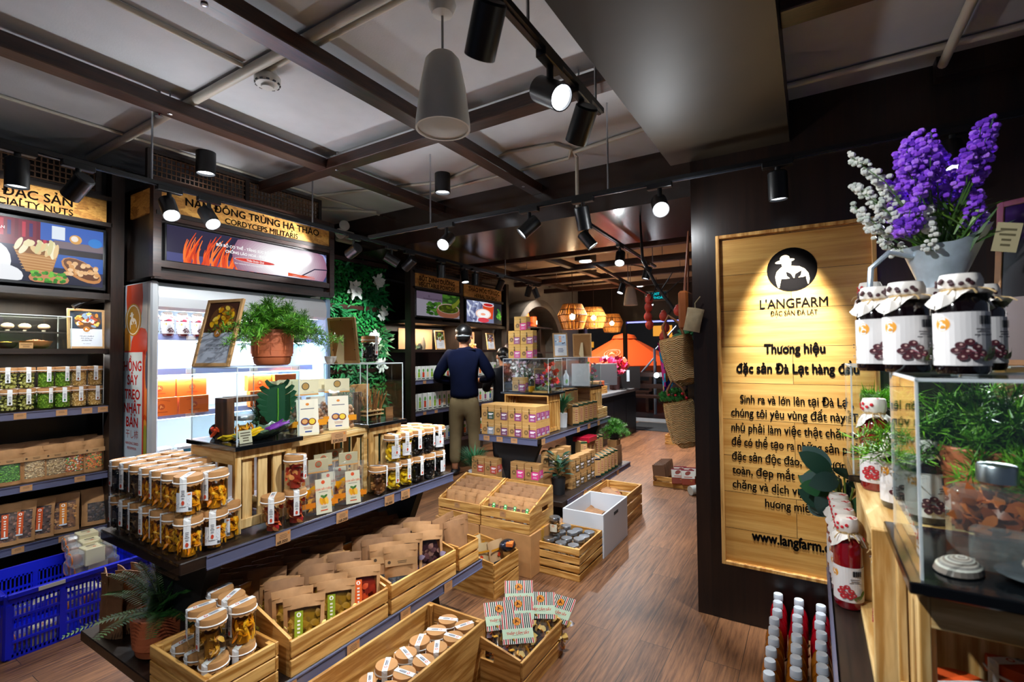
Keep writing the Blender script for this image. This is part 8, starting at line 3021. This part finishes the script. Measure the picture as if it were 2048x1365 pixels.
# woven pendant lamps
RAT = M('d29440', .65, var=.4, scale=60, stretch=(1, 1, .12), bump=.5, bscale=120)
def rattan(label, px, py, d, s):
 c = Gd(px, py, d)
 t = thing('woven_pendant_lamp', label, 'pendant lamp', c)
 q = MB()
 n_ = 60
 prof = [(.15, .20), (.235, .02), (.165, -.20)]
 for i in range(n_):
  a = 2 * PI * i / n_
  for (r0, z0), (r1, z1) in ((prof[0], prof[1]), (prof[1], prof[2])):
   j = rnd.uniform(-.05, .05)
   q.cyl((r0 * s * math.cos(a), r0 * s * math.sin(a), z0 * s), (r1 * s * math.cos(a + j), r1 * s * math.sin(a + j), z1 * s), .0075 * s, 0, 4)
 q.build('woven_shade', RAT, t)
 q = MB()
 for r, z in prof + [(.20, .11), (.20, -.09)]:
  q.tube([(r * s * 1.02 * math.cos(2 * PI * k / 24), r * s * 1.02 * math.sin(2 * PI * k / 24), z * s) for k in range(24)], .006 * s, 0, 5, None, True)
 q.build('hoop', M('5a3214', .6), t)
 q = MB(); q.cyl((0, 0, .03 * s), (0, 0, 2.80 - c.z), .006, 0, 6); q.cyl((0, 0, .06 * s), (0, 0, .14 * s), .02, 0, 8); q.build('cord', M('2c1c14', .6), t)
 q = MB(); q.sphere((0, 0, .0), .05 * s, 0, 12, 8); q.build('bulb', emit('warm_bulb', 'ffe2b8', 26.0), t)
 point_light(c, 170, (1, .66, .34), .05 * s)
rattan('nearest woven rattan pendant lamp, left of the three', 1145, 634, 7.9, 1.0)
rattan('middle woven rattan pendant lamp of the three', 1187, 636, 8.6, .93)
rattan('farthest woven rattan pendant lamp, right of the three', 1224, 647, 9.2, .86)
# exit sign
v = G(1312, 592, y=8.7)
t = thing('exit_sign', 'hanging exit sign with teal letters near the shop front', 'sign', v)
q = MB(); q.box((0, .02, 0), (.40, .04, .18), 0, bevel=.006); q.build('frame', M('6a6258', .5), t)
p = Pic(.0006); p.rect(0, 0, .36, .14, '06181c'); p.text('EXIT', 0, .012, .062, '10b8c0', bold=.02); p.text('LỐI THOÁT', 0, -.055, .058, '10b8c0', bold=.02); p.build('lettering', attr_mat('exit_glow', .8), t, tr(0, -.001, 0) @ FRONT)
q = MB(); q.cyl((0, .02, .09), (0, .02, 2.75 - v.z), .006, 0, 6); q.build('rod', BLACK, t)
# outside: parasols, benches, bulbs, awning
def parasol(label, px, py, d, rx, tilt=0):
 c = Gd(px, py, d)
 t = thing('orange_parasol', label, 'parasol', (c.x, c.y, 0))
 q = MB(); n_ = 8
 h_ = c.z
 vs = [(.28 * math.cos(2 * PI * (k + .5) / n_), .28 * math.sin(2 * PI * (k + .5) / n_), h_ - .13) for k in range(n_)] + [(rx * math.cos(2 * PI * (k + .5) / n_), rx * math.sin(2 * PI * (k + .5) / n_), h_ - .85) for k in range(n_)] + [(rx * math.cos(2 * PI * (k + .5) / n_), rx * math.sin(2 * PI * (k + .5) / n_), h_ - 1.02) for k in range(n_)]
 fs = [(k, n_ + k, n_ + (k + 1) % n_, (k + 1) % n_) for k in range(n_)] + [(n_ + k, 2 * n_ + k, 2 * n_ + (k + 1) % n_, n_ + (k + 1) % n_) for k in range(n_)]
 q.add(vs, fs, 0); q.build('canopy', M('e0520c', .7), t)
 q = MB(); q.lathe([(.36, h_ - .14), (.3, h_ - .05), (.0, h_ + .02)], 0, 8); q.build('vent_cap', M('e0520c', .7), t)
 q = MB(); q.cyl((0, 0, 0), (0, 0, h_ - .05), .03, 0, 8); q.build('pole', M('6a6e74', .4, .5), t)
 p = Pic(.002)
 for r0, r1 in ((.20, .215),):
  p.ring(0, 0, r0, r1, 'f0b088'); p.ring(0, 0, .13, .14, 'f0b088')
 p.emblem(0, 0, .11, 'e0520c', 'f0b088'); p.text("L'ANGFARM", 0, .15, .06, 'f0b088')
 T = tr(0, -.96 * rx / 1.55, h_ - .55) @ ROT('X', 29.5) @ tr(0, 0, .015)
 p.build('printed_emblem', PRINT, t, T)
parasol('larger orange parasol outside the shop front', 1248, 668, 13.5, 1.55)
parasol('second orange parasol outside, partly hidden by the straw basket', 1365, 678, 17.5, 1.6)
area_light((-5.2, 10.6, 3.6), (math.radians(48), 0, math.radians(8)), 2, .4, 160, (1, .93, .85))
def bench(label, px, y):
 v = G(px, 800, y=y)
 t = thing('wooden_bench', label, 'bench', (v.x, y, 0))
 q = MB(); q.box((0, 0, .45), (1.3, .35, .05), 0); q.build('seat', BEAM[0], t)
 for z in (.92, .66):
  q = MB(); q.box((0, .2, z), (1.3, .04, .10), 0); q.build('back_rail', BEAM[0], t)
 for x in (-.6, .6):
  q = MB(); q.box((x, .18, .48), (.07, .06, .96), 0); q.box((x, -.14, .22), (.07, .06, .44), 0); q.build('leg', BEAM[0], t)
bench('dark wooden bench just outside the shop front', 1308, 10.7)
bench('dark wooden bench behind the first one outside', 1250, 11.8)
for px, py, d, lb in ((1254, 759, 10.2, 'round white glowing lamp by the menu board'), (1313, 751, 10.6, 'round white glowing lamp beyond the bench')):
 v = Gd(px, py, d); t = thing('globe_lamp', lb, 'lamp', v); q = MB(); q.sphere((0, 0, 0), .055, 0, 14, 10); q.build('globe', emit('globe_glow', 'eaf4ff', 14.0), t); q = MB(); q.cyl((0, 0, .05), (0, 0, .3), .008, 0, 6); q.build('stem', BLACK, t)
q = MB(); v = Gd(1290, 736, 14.8); q.box((v.x - .6, v.y, v.z), (5, .3, .42), 0); tag(q.build('street_stall', M('5a1c2c', .6)), 'dull crimson stall across the pavement outside', 'stall')
q = MB(); v = G(1285, 641, y=10.14); q.box((v.x - .4, 10.145, v.z), (3.8, .05, .10), 0); tag(q.build('neon_strip', emit('strip_glow', '7f86ff', 1.6)), 'long pale violet light strip above the shop window', 'light strip')
for i, (px, py, w_, h_) in enumerate(((1325, 662, .9, .5), (1352, 690, .6, .9), (1180, 690, .4, .3), (1347, 735, .35, .35))):
 v = G(px, py, y=23.88); q = MB(); q.box((v.x, 23.88, v.z), (w_, .05, h_), 0); tag(q.build('lit_window', emit('far_window', 'd8902c', .7)), 'dim amber lit window across the street, %s' % ('upper', 'tall lower', 'left', 'low right')[i], 'window', kind='thing')
t = thing('parked_scooter', 'dark parked scooter outside the shop front', 'scooter', (-2.9, 12.9, 0))
q = MB()
for y in (-.55, .55):
 q.tube([(0, y + .24 * math.cos(2 * PI * k / 18), .26 + .24 * math.sin(2 * PI * k / 18)) for k in range(18)], .05, 0, 7, None, True)
q.build('wheel', MATTE, t)
q = MB(); q.box((0, 0, .55), (.24, .9, .25), 0, bevel=.08); q.box((0, -.45, .8), (.3, .12, .5), 0, bevel=.05); q.build('body', M('1c2638', .15, coat=.8), t)
q = MB(); q.box((0, .2, .74), (.26, .6, .10), 0, bevel=.04); q.build('seat', BLACK, t)
q = MB(); q.tube([(-.32, -.4, 1.0), (0, -.5, 1.05), (.32, -.4, 1.0)], .018, 0, 7); q.build('handlebar', STEEL, t)
t = thing('folded_umbrella_stand', 'grey metal parasol pole with crank outside', 'pole', (G(1310, 760, y=11.2).x, 11.2, 0)); q = MB(); q.cyl((0, 0, 0), (0, 0, 1.5), .03, 0, 8); q.cyl((-.0, 0, 1.3), (-.35, 0, .9), .022, 0, 8); q.cyl((0, 0, 1.45), (.5, 0, 2.0), .02, 0, 8); q.build('pole', M('8f9aa8', .35, .6), t)
# timber strips that hold the woven ceiling over the pendant lamps
for i in range(7):
 q = MB(); q.box((-3.75 + .0, 6.9 + i * .42, 2.735), (1.7, .03, .03), 0); struct('trim_%d' % (40 + i), q, BEAM[0])

# ------------------------------------------------------------------ people
def skin_mesh(name, pts, edges, mat_, parent, sub=2):
 me = bpy.data.meshes.new(name)
 me.from_pydata([p[:3] for p in pts], edges, [])
 me.materials.append(mat_)
 o = bpy.data.objects.new(name, me); COL.objects.link(o); o.parent = parent
 s = o.modifiers.new('skin', 'SKIN'); s.use_smooth_shade = True
 if not me.skin_vertices:
  with bpy.context.temp_override(object=o, active_object=o):
   bpy.ops.mesh.customdata_skin_add()
 for i, p in enumerate(pts):
  r = p[3] if isinstance(p[3], tuple) else (p[3], p[3])
  me.skin_vertices[0].data[i].radius = r
 me.skin_vertices[0].data[0].use_root = True
 u = o.modifiers.new('smooth', 'SUBSURF'); u.levels = u.render_levels = sub
 return o
def person(label, loc, rz, s, jacket, trousers, hair, arms, vest=None, ponytail=False, mask=True, hairlen=.0):
 t = thing('person', label, 'person', loc, rz); t.scale = (s,) * 3
 SK = M('b9805e', .5)
 P_ = [(0, 0, .95, (.13, .10)), (0, -.01, 1.12, (.125, .095)), (0, .0, 1.30, (.15, .11)), (0, -.01, 1.43, (.08, .07)), (0, 0, 1.50, .055), (0, .015, 1.575, (.078, .088)), (0, .02, 1.65, (.084, .10)), (0, .0, 1.705, (.06, .075))]
 E_ = [(i, i + 1) for i in range(7)]
 J, JE, T_, TE = [], [], [], []
 for sx in (-1, 1):
  b = len(P_)
  el, wr = arms[0 if sx < 0 else 1]
  P_ += [(sx * .165, -.01, 1.40, .06), (*el, .042), (*wr, .028)]
  E_ += [(2, b), (b, b + 1), (b + 1, b + 2)]
  w = Vector(wr); d = (w - Vector(el)).normalized(); side = d.cross(Vector((0, 0, 1))).normalized()
  pc = w + d * .06
  P_.append((*pc, (.036, .018))); E_.append((b + 2, b + 3))
  for f in range(5):
   base = pc + side * (.026 - .017 * f) + d * .015 if f else pc + side * (.036 * -sx) - d * .03
   L = (.05, .075, .082, .075, .06)[f]
   dd = d if f else (d + side * -sx * .9).normalized()
   k = len(P_)
   P_ += [(*base, .0085), (*(base + dd * L * .55 + Vector((0, 0, -.006))), .008), (*(base + dd * L + Vector((0, 0, -.026))), .0065)]
   E_ += [(b + 3, k), (k, k + 1), (k + 1, k + 2)]
  h = len(P_)
  P_ += [(sx * .09, 0, .88, .088), (sx * .105, .02, .50, .058), (sx * .115, -.02, .09, .038), (sx * .125, .12, .035, (.04, .028))]
  E_ += [(0, h), (h, h + 1), (h + 1, h + 2), (h + 2, h + 3)]
 body = skin_mesh('body', P_, E_, SK, t)
 J = [(0, 0, .86, (.18, .14)), (0, 0, .95, (.185, .145)), (0, -.01, 1.10, (.165, .125)), (0, 0, 1.29, (.18, .135)), (0, -.01, 1.425, (.115, .095)), (0, .0, 1.485, .072)]
 JE = [(0, 1), (1, 2), (2, 3), (3, 4), (4, 5)]
 for sx in (-1, 1):
  el, wr = arms[0 if sx < 0 else 1]
  b = len(J)
  J += [(sx * .175, -.01, 1.385, .085), (*el, .064), (*(Vector(el).lerp(Vector(wr), .92)), .044)]
  JE += [(3, b), (b, b + 1), (b + 1, b + 2)]
 skin_mesh('jacket', J, JE, jacket, t)
 if vest:
  skin_mesh('vest', [(0, 0, .84, (.19, .15)), (0, -.01, 1.10, (.185, .145)), (0, 0, 1.3, (.2, .15))], [(0, 1), (1, 2)], vest, t)
 T_ = [(0, 0, 1.0, (.155, .12)), (0, -.015, .85, (.155, .13))]
 TE = [(0, 1)]
 for sx in (-1, 1):
  b = len(T_)
  T_ += [(sx * .095, -.01, .74, (.095, .105)), (sx * .108, .02, .48, .078), (sx * .116, -.015, .12, .066)]
  TE += [(1, b), (b, b + 1), (b + 1, b + 2)]
 skin_mesh('trousers', T_, TE, trousers, t)
 for sx in (-1, 1):
  q = MB(); q.sphere((sx * .122, .05, .04), (.05, .135, .045), 0, 12, 8); q.build('shoe', M('17181c', .5), t)
 q = MB()
 q.sphere((0, -.012, 1.655), (.098, .112, .095), 0, 18, 12)
 q.sphere((0, -.055, 1.60), (.085, .065, .075), 0, 14, 10)
 if hairlen:
  q.sphere((0, -.07, 1.55), (.09, .06, .13 + hairlen), 0, 14, 10)
 if ponytail:
  q.tube([(0, -.11, 1.66), (0, -.17, 1.64), (0, -.19, 1.54), (0, -.17, 1.42)], [.03, .042, .04, .012], 0, 10)
 h = q.build('hair', hair, t)
 q = MB()
 for sx in (-1, 1):
  q.sphere((sx * .092, .01, 1.60), (.014, .022, .032), 0, 8, 6)
 q.sphere((0, .115, 1.585), (.014, .022, .022), 0, 8, 6)
 q.build('ears_and_nose', SK, body)
 for sx in (-1, 1):
  q = MB(); q.sphere((sx * .034, .098, 1.615), (.014, .008, .007), 0, 8, 6); q.build('eye', M('140e0c', .2), body)
 if mask:
  q = MB(); q.sphere((0, .062, 1.555), (.072, .062, .055), 0, 14, 9)
  q.tube([(-.07, .07, 1.57), (-.098, -.0, 1.60), (-.075, -.10, 1.605), (0, -.125, 1.607), (.075, -.10, 1.605), (.098, 0, 1.60), (.07, .07, 1.57)], .0025, 0, 5)
  q.build('face_mask', M('c9d0d6', .6), t)
 else:
  q = MB(); q.sphere((0, .108, 1.55), (.024, .008, .007), 0, 8, 6); q.build('mouth', M('8a4038', .5), body)
 return t
BLK = M('0a0909', .35)
person('person in a navy jacket and khaki trousers seen from behind before the tea shelves', (-3.49, 4.60, 0), 26, 1.015, M('070d24', .85, var=.15, scale=8, bump=.2, bscale=14, spec=.08), M('75664a', .85, var=.12, scale=7, bump=.3, bscale=12, spec=.1), BLK, (((-.34, .02, 1.12), (-.16, .24, 1.06)), ((.32, .03, 1.12), (.14, .25, 1.08))))
person('person in a black padded jacket with tied black hair beside the rear gondola', (-3.34, 5.22, 0), 60, .86, M('0a0b10', .6, bump=.6, bscale=20, spec=.2), M('15161c', .7), BLK, (((-.27, .06, 1.14), (-.12, .25, 1.12)), ((.27, .06, 1.14), (.12, .25, 1.12))), None, True)
person('masked person in an orange vest standing behind the black padded jacket', (-3.55, 5.72, 0), 205, .90, M('17181e', .6), M('15161c', .7), M('2c1710', .4), (((-.25, .06, 1.12), (-.13, .24, 1.08)), ((.25, .06, 1.12), (.13, .24, 1.08))), M('d84a14', .6), False, True, .05)
# ------------------------------------------------------------------ tracks, spot heads, ceiling lamps
def track(p0, p1, label, rods):
 p0, p1 = Vector(p0), Vector(p1)
 t = thing('lighting_track', label, 'track', p0)
 d = p1 - p0
 ang = math.atan2(d.y, d.x)
 q = MB()
 L = d.length
 q.box((L / 2, 0, 0), (L, .034, .02), 0, T=ROT('Z', math.degrees(ang)))
 q.box((L / 2, 0, -.012), (L - .01, .012, .008), 1, T=ROT('Z', math.degrees(ang)))
 q.build('rail', [BLACK, M('2c2f36', .25)], t)
 for k in rods:
  c = d * k
  q = MB(); q.cyl((c.x, c.y, .01), (c.x, c.y, 2.82 - p0.z), .0055, 0, 6)
  q.build('hanger_rod', STEEL, t)
 return t
TZ = 2.385
track((-3.03, .3, TZ), (-3.27, 6.1, TZ), 'long black lighting track along the left side in front of the wall signs', (.16, .34, .83))
track((-2.85, 2.58, 2.318), (1.2, 2.58, 2.318), 'black lighting track crossing the shop in front of the bulkhead', (.15, .47))
track((-.70, .3, TZ), (-.70, 1.83, TZ), 'black lighting track beside the dark soffit at the top', (.62, .97))
track((-1.40, 3.36, TZ), (-1.48, 5.5, TZ), 'black lighting track over the rear aisle under the bulkhead', (.95,))
track((-2.0, 5.0, TZ), (-2.3, 8.2, TZ), 'far black lighting track over the rear gondola', (.5,))

LENS_ON = emit('lamp_lens', 'f4f9ff', 22.0)
LENS_DIM = emit('lamp_lens_dim', 'dfeaf6', 2.2)
def head(px, py, line, aim, label, lit=True, power=0, angle=42, target=None, color=COOL, pos=None, hot=False, blend=.6):
 """a spotlight hanging from a track; line = two track points, (px, py) the housing in the photograph"""
 a, b_ = Vector(line[0]), Vector(line[1])
 if pos is None:
  # where the track runs above the housing's centre line
  d = b_ - a
  best = None
  for i in range(401):
   p = a + d * (i / 400) + Vector((0, 0, -.115))
   v = p - EYE
   w = v.dot(cam_f)
   if w < .1:
    continue
   u = 1024 + FPX * v.dot(cam_r) / w
   e = abs(u - px)
   if best is None or e < best[0]:
    best = (e, a + d * (i / 400))
  pos = best[1]
 aim = Vector(aim).normalized()
 t = thing('track_spotlight', label, 'spotlight', pos)
 td = (b_ - a).normalized()
 ang = math.degrees(math.atan2(td.y, td.x))
 q = MB(); q.box((0, 0, -.022), (.13, .036, .03), 0, T=ROT('Z', ang), bevel=.003)
 q.build('adapter', BLACK, t)
 q = MB(); q.cyl((0, 0, -.03), (0, 0, -.085), .012, 0, 10)
 q.build('arm', BLACK, t)
 T = tr(0, 0, -.125) @ aim.to_track_quat('Z', 'Y').to_matrix().to_4x4()
 q = MB()
 q.lathe([(.0, -.066), (.036, -.066), (.042, -.06), (.042, .066), (.038, .066), (.036, .052), (0, .052)], 0, 24, T=T)
 h = q.build('housing', BLACK, t)
 q = MB(); q.lathe([(.0, .0), (.0355, .0), (.0355, .003), (0, .004)], 0, 20, T=T @ tr(0, 0, .054))
 q.build('lens', (LENS_ON if hot else emit('lamp_lens_mid', 'eef5ff', 7.0)) if lit else LENS_DIM, h)
 if hot:
  point_light(Vector(pos) + Vector((0, 0, -.125)) + aim * .10, SPILL, COOL, .03)
 if power:
  o = Vector(pos) + Vector((0, 0, -.125)) + aim * .075
  spot_light(o, o + aim if target is None else target, power * LAMP, angle, color, blend)
 return t
LAMP = 1.6
SPILL = 5
LT = ((-3.03, .3, TZ), (-3.27, 6.1, TZ))
XT = ((-2.85, 2.58, 2.318), (1.2, 2.58, 2.318))
TT = ((-.70, .3, TZ), (-.70, 1.83, TZ))
FT = ((-1.40, 3.36, TZ), (-1.48, 5.5, TZ))
GT = ((-2.0, 5.0, TZ), (-2.3, 8.2, TZ))
head(30, 345, LT, (0, 0, -1), 'black spotlight pointing straight down before the specialty nuts sign', False, 22, 50, (-3.7, .8, 1.0))
head(155, 372, LT, (-.75, -.25, -.65), 'unlit black spotlight tilted at the right end of the specialty nuts sign', False, 22, 75, (-3.85, .95, 2.0))
head(338, 412, LT, (.62, -.05, -.78), 'lit spotlight before the left end of the cordyceps sign', True, 34, 60, (-2.2, 1.2, .8), hot=True)
head(417, 432, LT, (.66, .06, -.75), 'lit spotlight before the cordyceps sign, second along it', True, 34, 60, (-2.1, 1.8, .8), hot=True)
head(708, 500, LT, (-.9, .1, -.3), 'unlit spotlight beside the emergency light unit', False, 22, 70, (-3.46, 2.1, 2.3))
head(783, 500, LT, (.55, .65, -.5), 'black spotlight turned to the right above the green wall', True, 25, 60, (-2.2, 4.4, .8))
head(818, 530, LT, (-.8, -.1, -.6), 'dark spotlight tilted towards the green wall', False, 40, 60, (-4.2, 3.5, 1.5))
head(882, 545, LT, (-.1, .1, -1), 'black spotlight hanging over the vegetable powder sign', True, 25, 60, (-3.7, 4.6, 1.0))
head(930, 555, LT, (.2, -.1, -1), 'black spotlight with lens showing between the two tea shelf signs', True, 16, 60, (-3.5, 5.0, 0.8))
head(950, 562, LT, (-.1, .1, -1), 'black spotlight hanging at the left end of the herbal tea sign', False)
head(1000, 580, LT, (-.5, .1, -.8), 'black spotlight tilted over the right end of the herbal tea sign', False, 20, 60, (-3.8, 5.7, 1.2))
head(1057, 575, LT, (-.4, .2, -.9), 'first of a pair of small spotlights at the far end of the left track', False)
head(1072, 578, LT, (.3, .2, -.9), 'second of a pair of small spotlights at the far end of the left track', False)
head(893, 480, XT, (.15, -.78, -.60), 'glaring lit spotlight on the cross track above the tea shelves', True, 44, 55, (-2.1, 1.4, .9), hot=True)
head(1058, 455, XT, (-.62, -.42, -.66), 'black spotlight on the cross track tilted left over the front gondola', True, 44, 50, (-1.9, 1.9, .8))
head(1166, 440, XT, (.05, .3, -.95), 'black spotlight hanging straight on the cross track above the rear aisle', False, 40, 60, (-1.5, 3.4, .3))
head(1320, 410, XT, (.28, -.75, -.6), 'glaring star-like spotlight on the cross track left of the dark pier', True, 60, 60, (-1.0, 1.6, 0), hot=True)
head(1558, 375, XT, (.02, .05, -1), 'black spotlight hanging over the wooden brand sign', False, 100, 50, (-.09, 2.81, 1.50), COOL, blend=.9)
head(1905, 300, XT, (.1, -.4, -.9), 'shaded spotlight on the cross track behind the lavender', False, 70, 60, (.28, 1.5, 1.6))
head(970, 60, TT, (-.58, .42, -.68), 'nearest black spotlight at the top beside the pendant speaker', False, 34, 55, (-2.0, 1.1, .9))
head(1100, 180, TT, (.72, -.28, -.55), 'black spotlight at the top whose white lens faces right', True, 28, 55, (.3, 1.0, 1.0))
head(1163, 272, TT, (-.55, .45, -.7), 'black spotlight at the end of the top track, aimed away', False, 60, 55, (-2.0, 2.8, .5))
head(1170, 480, FT, (.5, .2, -.7), 'black spotlight at the near end of the rear aisle track', True, 35, 60, (-1.1, 4.6, .0))
head(1240, 515, FT, (.1, -.55, -.8), 'lit spotlight midway along the rear aisle track', True, 35, 60, (-1.7, 3.6, .5), hot=True)
head(1294, 550, FT, (-.25, -.1, -.95), 'black spotlight at the far end of the rear aisle track', True, 30, 60, (-2.0, 4.6, .9))
head(1243, 565, GT, (-.2, -.35, -.9), 'lit spotlight on the far track above the pendant speaker', True, 25, 60, (-2.2, 4.6, 1.0))
head(1330, 625, GT, (.4, -.2, -.8), 'small spotlight at the far end of the far track', True)
# unseen lamps added around the camera as fill, as though the tracks ran on
for p, tg, pw in (((-.7, .5, 2.3), (-1.9, .9, .9), 16), ((-.7, .2, 2.3), (.3, 1.35, 1.45), 60), ((-3.0, -.3, 2.3), (-3.6, .8, .5), 16), ((-.9, -.6, 2.35), (-1.3, 1.9, 0), 30)):
 spot_light(p, tg, pw, 62, COOL)

def downlight(px, py, label, z=2.82):
 c = G(px, py, z=z)
 t = thing('ceiling_downlight', label, 'ceiling lamp', c)
 q = MB(); q.lathe([(0, 0), (.06, 0), (.06, -.15), (.055, -.15), (.052, -.13), (0, -.13)], 0, 28)
 q.build('housing', BLACK, t)
 q = MB(); q.lathe([(0, -.131), (.05, -.131), (.05, -.134), (0, -.135)], 0, 24)
 q.build('lens', emit('lamp_lens_mid', 'eef5ff', 7.0), t)
 spot_light(c + Vector((0, 0, -.15)), c + Vector((0, 0, -1)), 24, 85, COOL)
downlight(412, 305, 'black cylinder ceiling lamp in front of the lattice screen')
downlight(885, 348, 'black cylinder ceiling lamp in front of the bulkhead')
t = thing('ceiling_downlight', 'flat black ceiling lamp over the cash counter', 'ceiling lamp', G(1171, 520, z=2.66))
q = MB(); q.box((0, 0, .03), (.22, .22, .10), 0, bevel=.006); q.build('housing', BLACK, t)
q = MB(); q.lathe([(0, -.022), (.08, -.022), (.08, -.026), (0, -.027)], 0, 20); q.build('lens', emit('lamp_lens_mid', 'eef5ff', 7.0), t)
t = thing('ceiling_downlight', 'small round recessed lamp near the exit sign', 'ceiling lamp', G(1277, 573, z=2.62))
q = MB(); q.lathe([(0, .05), (.11, .05), (.11, 0), (.08, 0), (0, .004)], 0, 20); q.build('housing', WHITE, t)
q = MB(); q.lathe([(0, -.003), (.075, -.003), (0, -.006)], 0, 20); q.build('lens', emit('lamp_lens_mid', 'eef5ff', 7.0), t)
spot_light((-2.6, 7.6, 2.55), (-2.6, 7.6, 0), 260, 130, (1, .9, .8))
spot_light((-1.8, 6.2, 2.5), (-1.6, 6.4, 0), 170, 100, COOL)
spot_light((-3.5, 7.0, 2.5), (-4.2, 7.3, 1.4), 70, 80, (1, .9, .8))
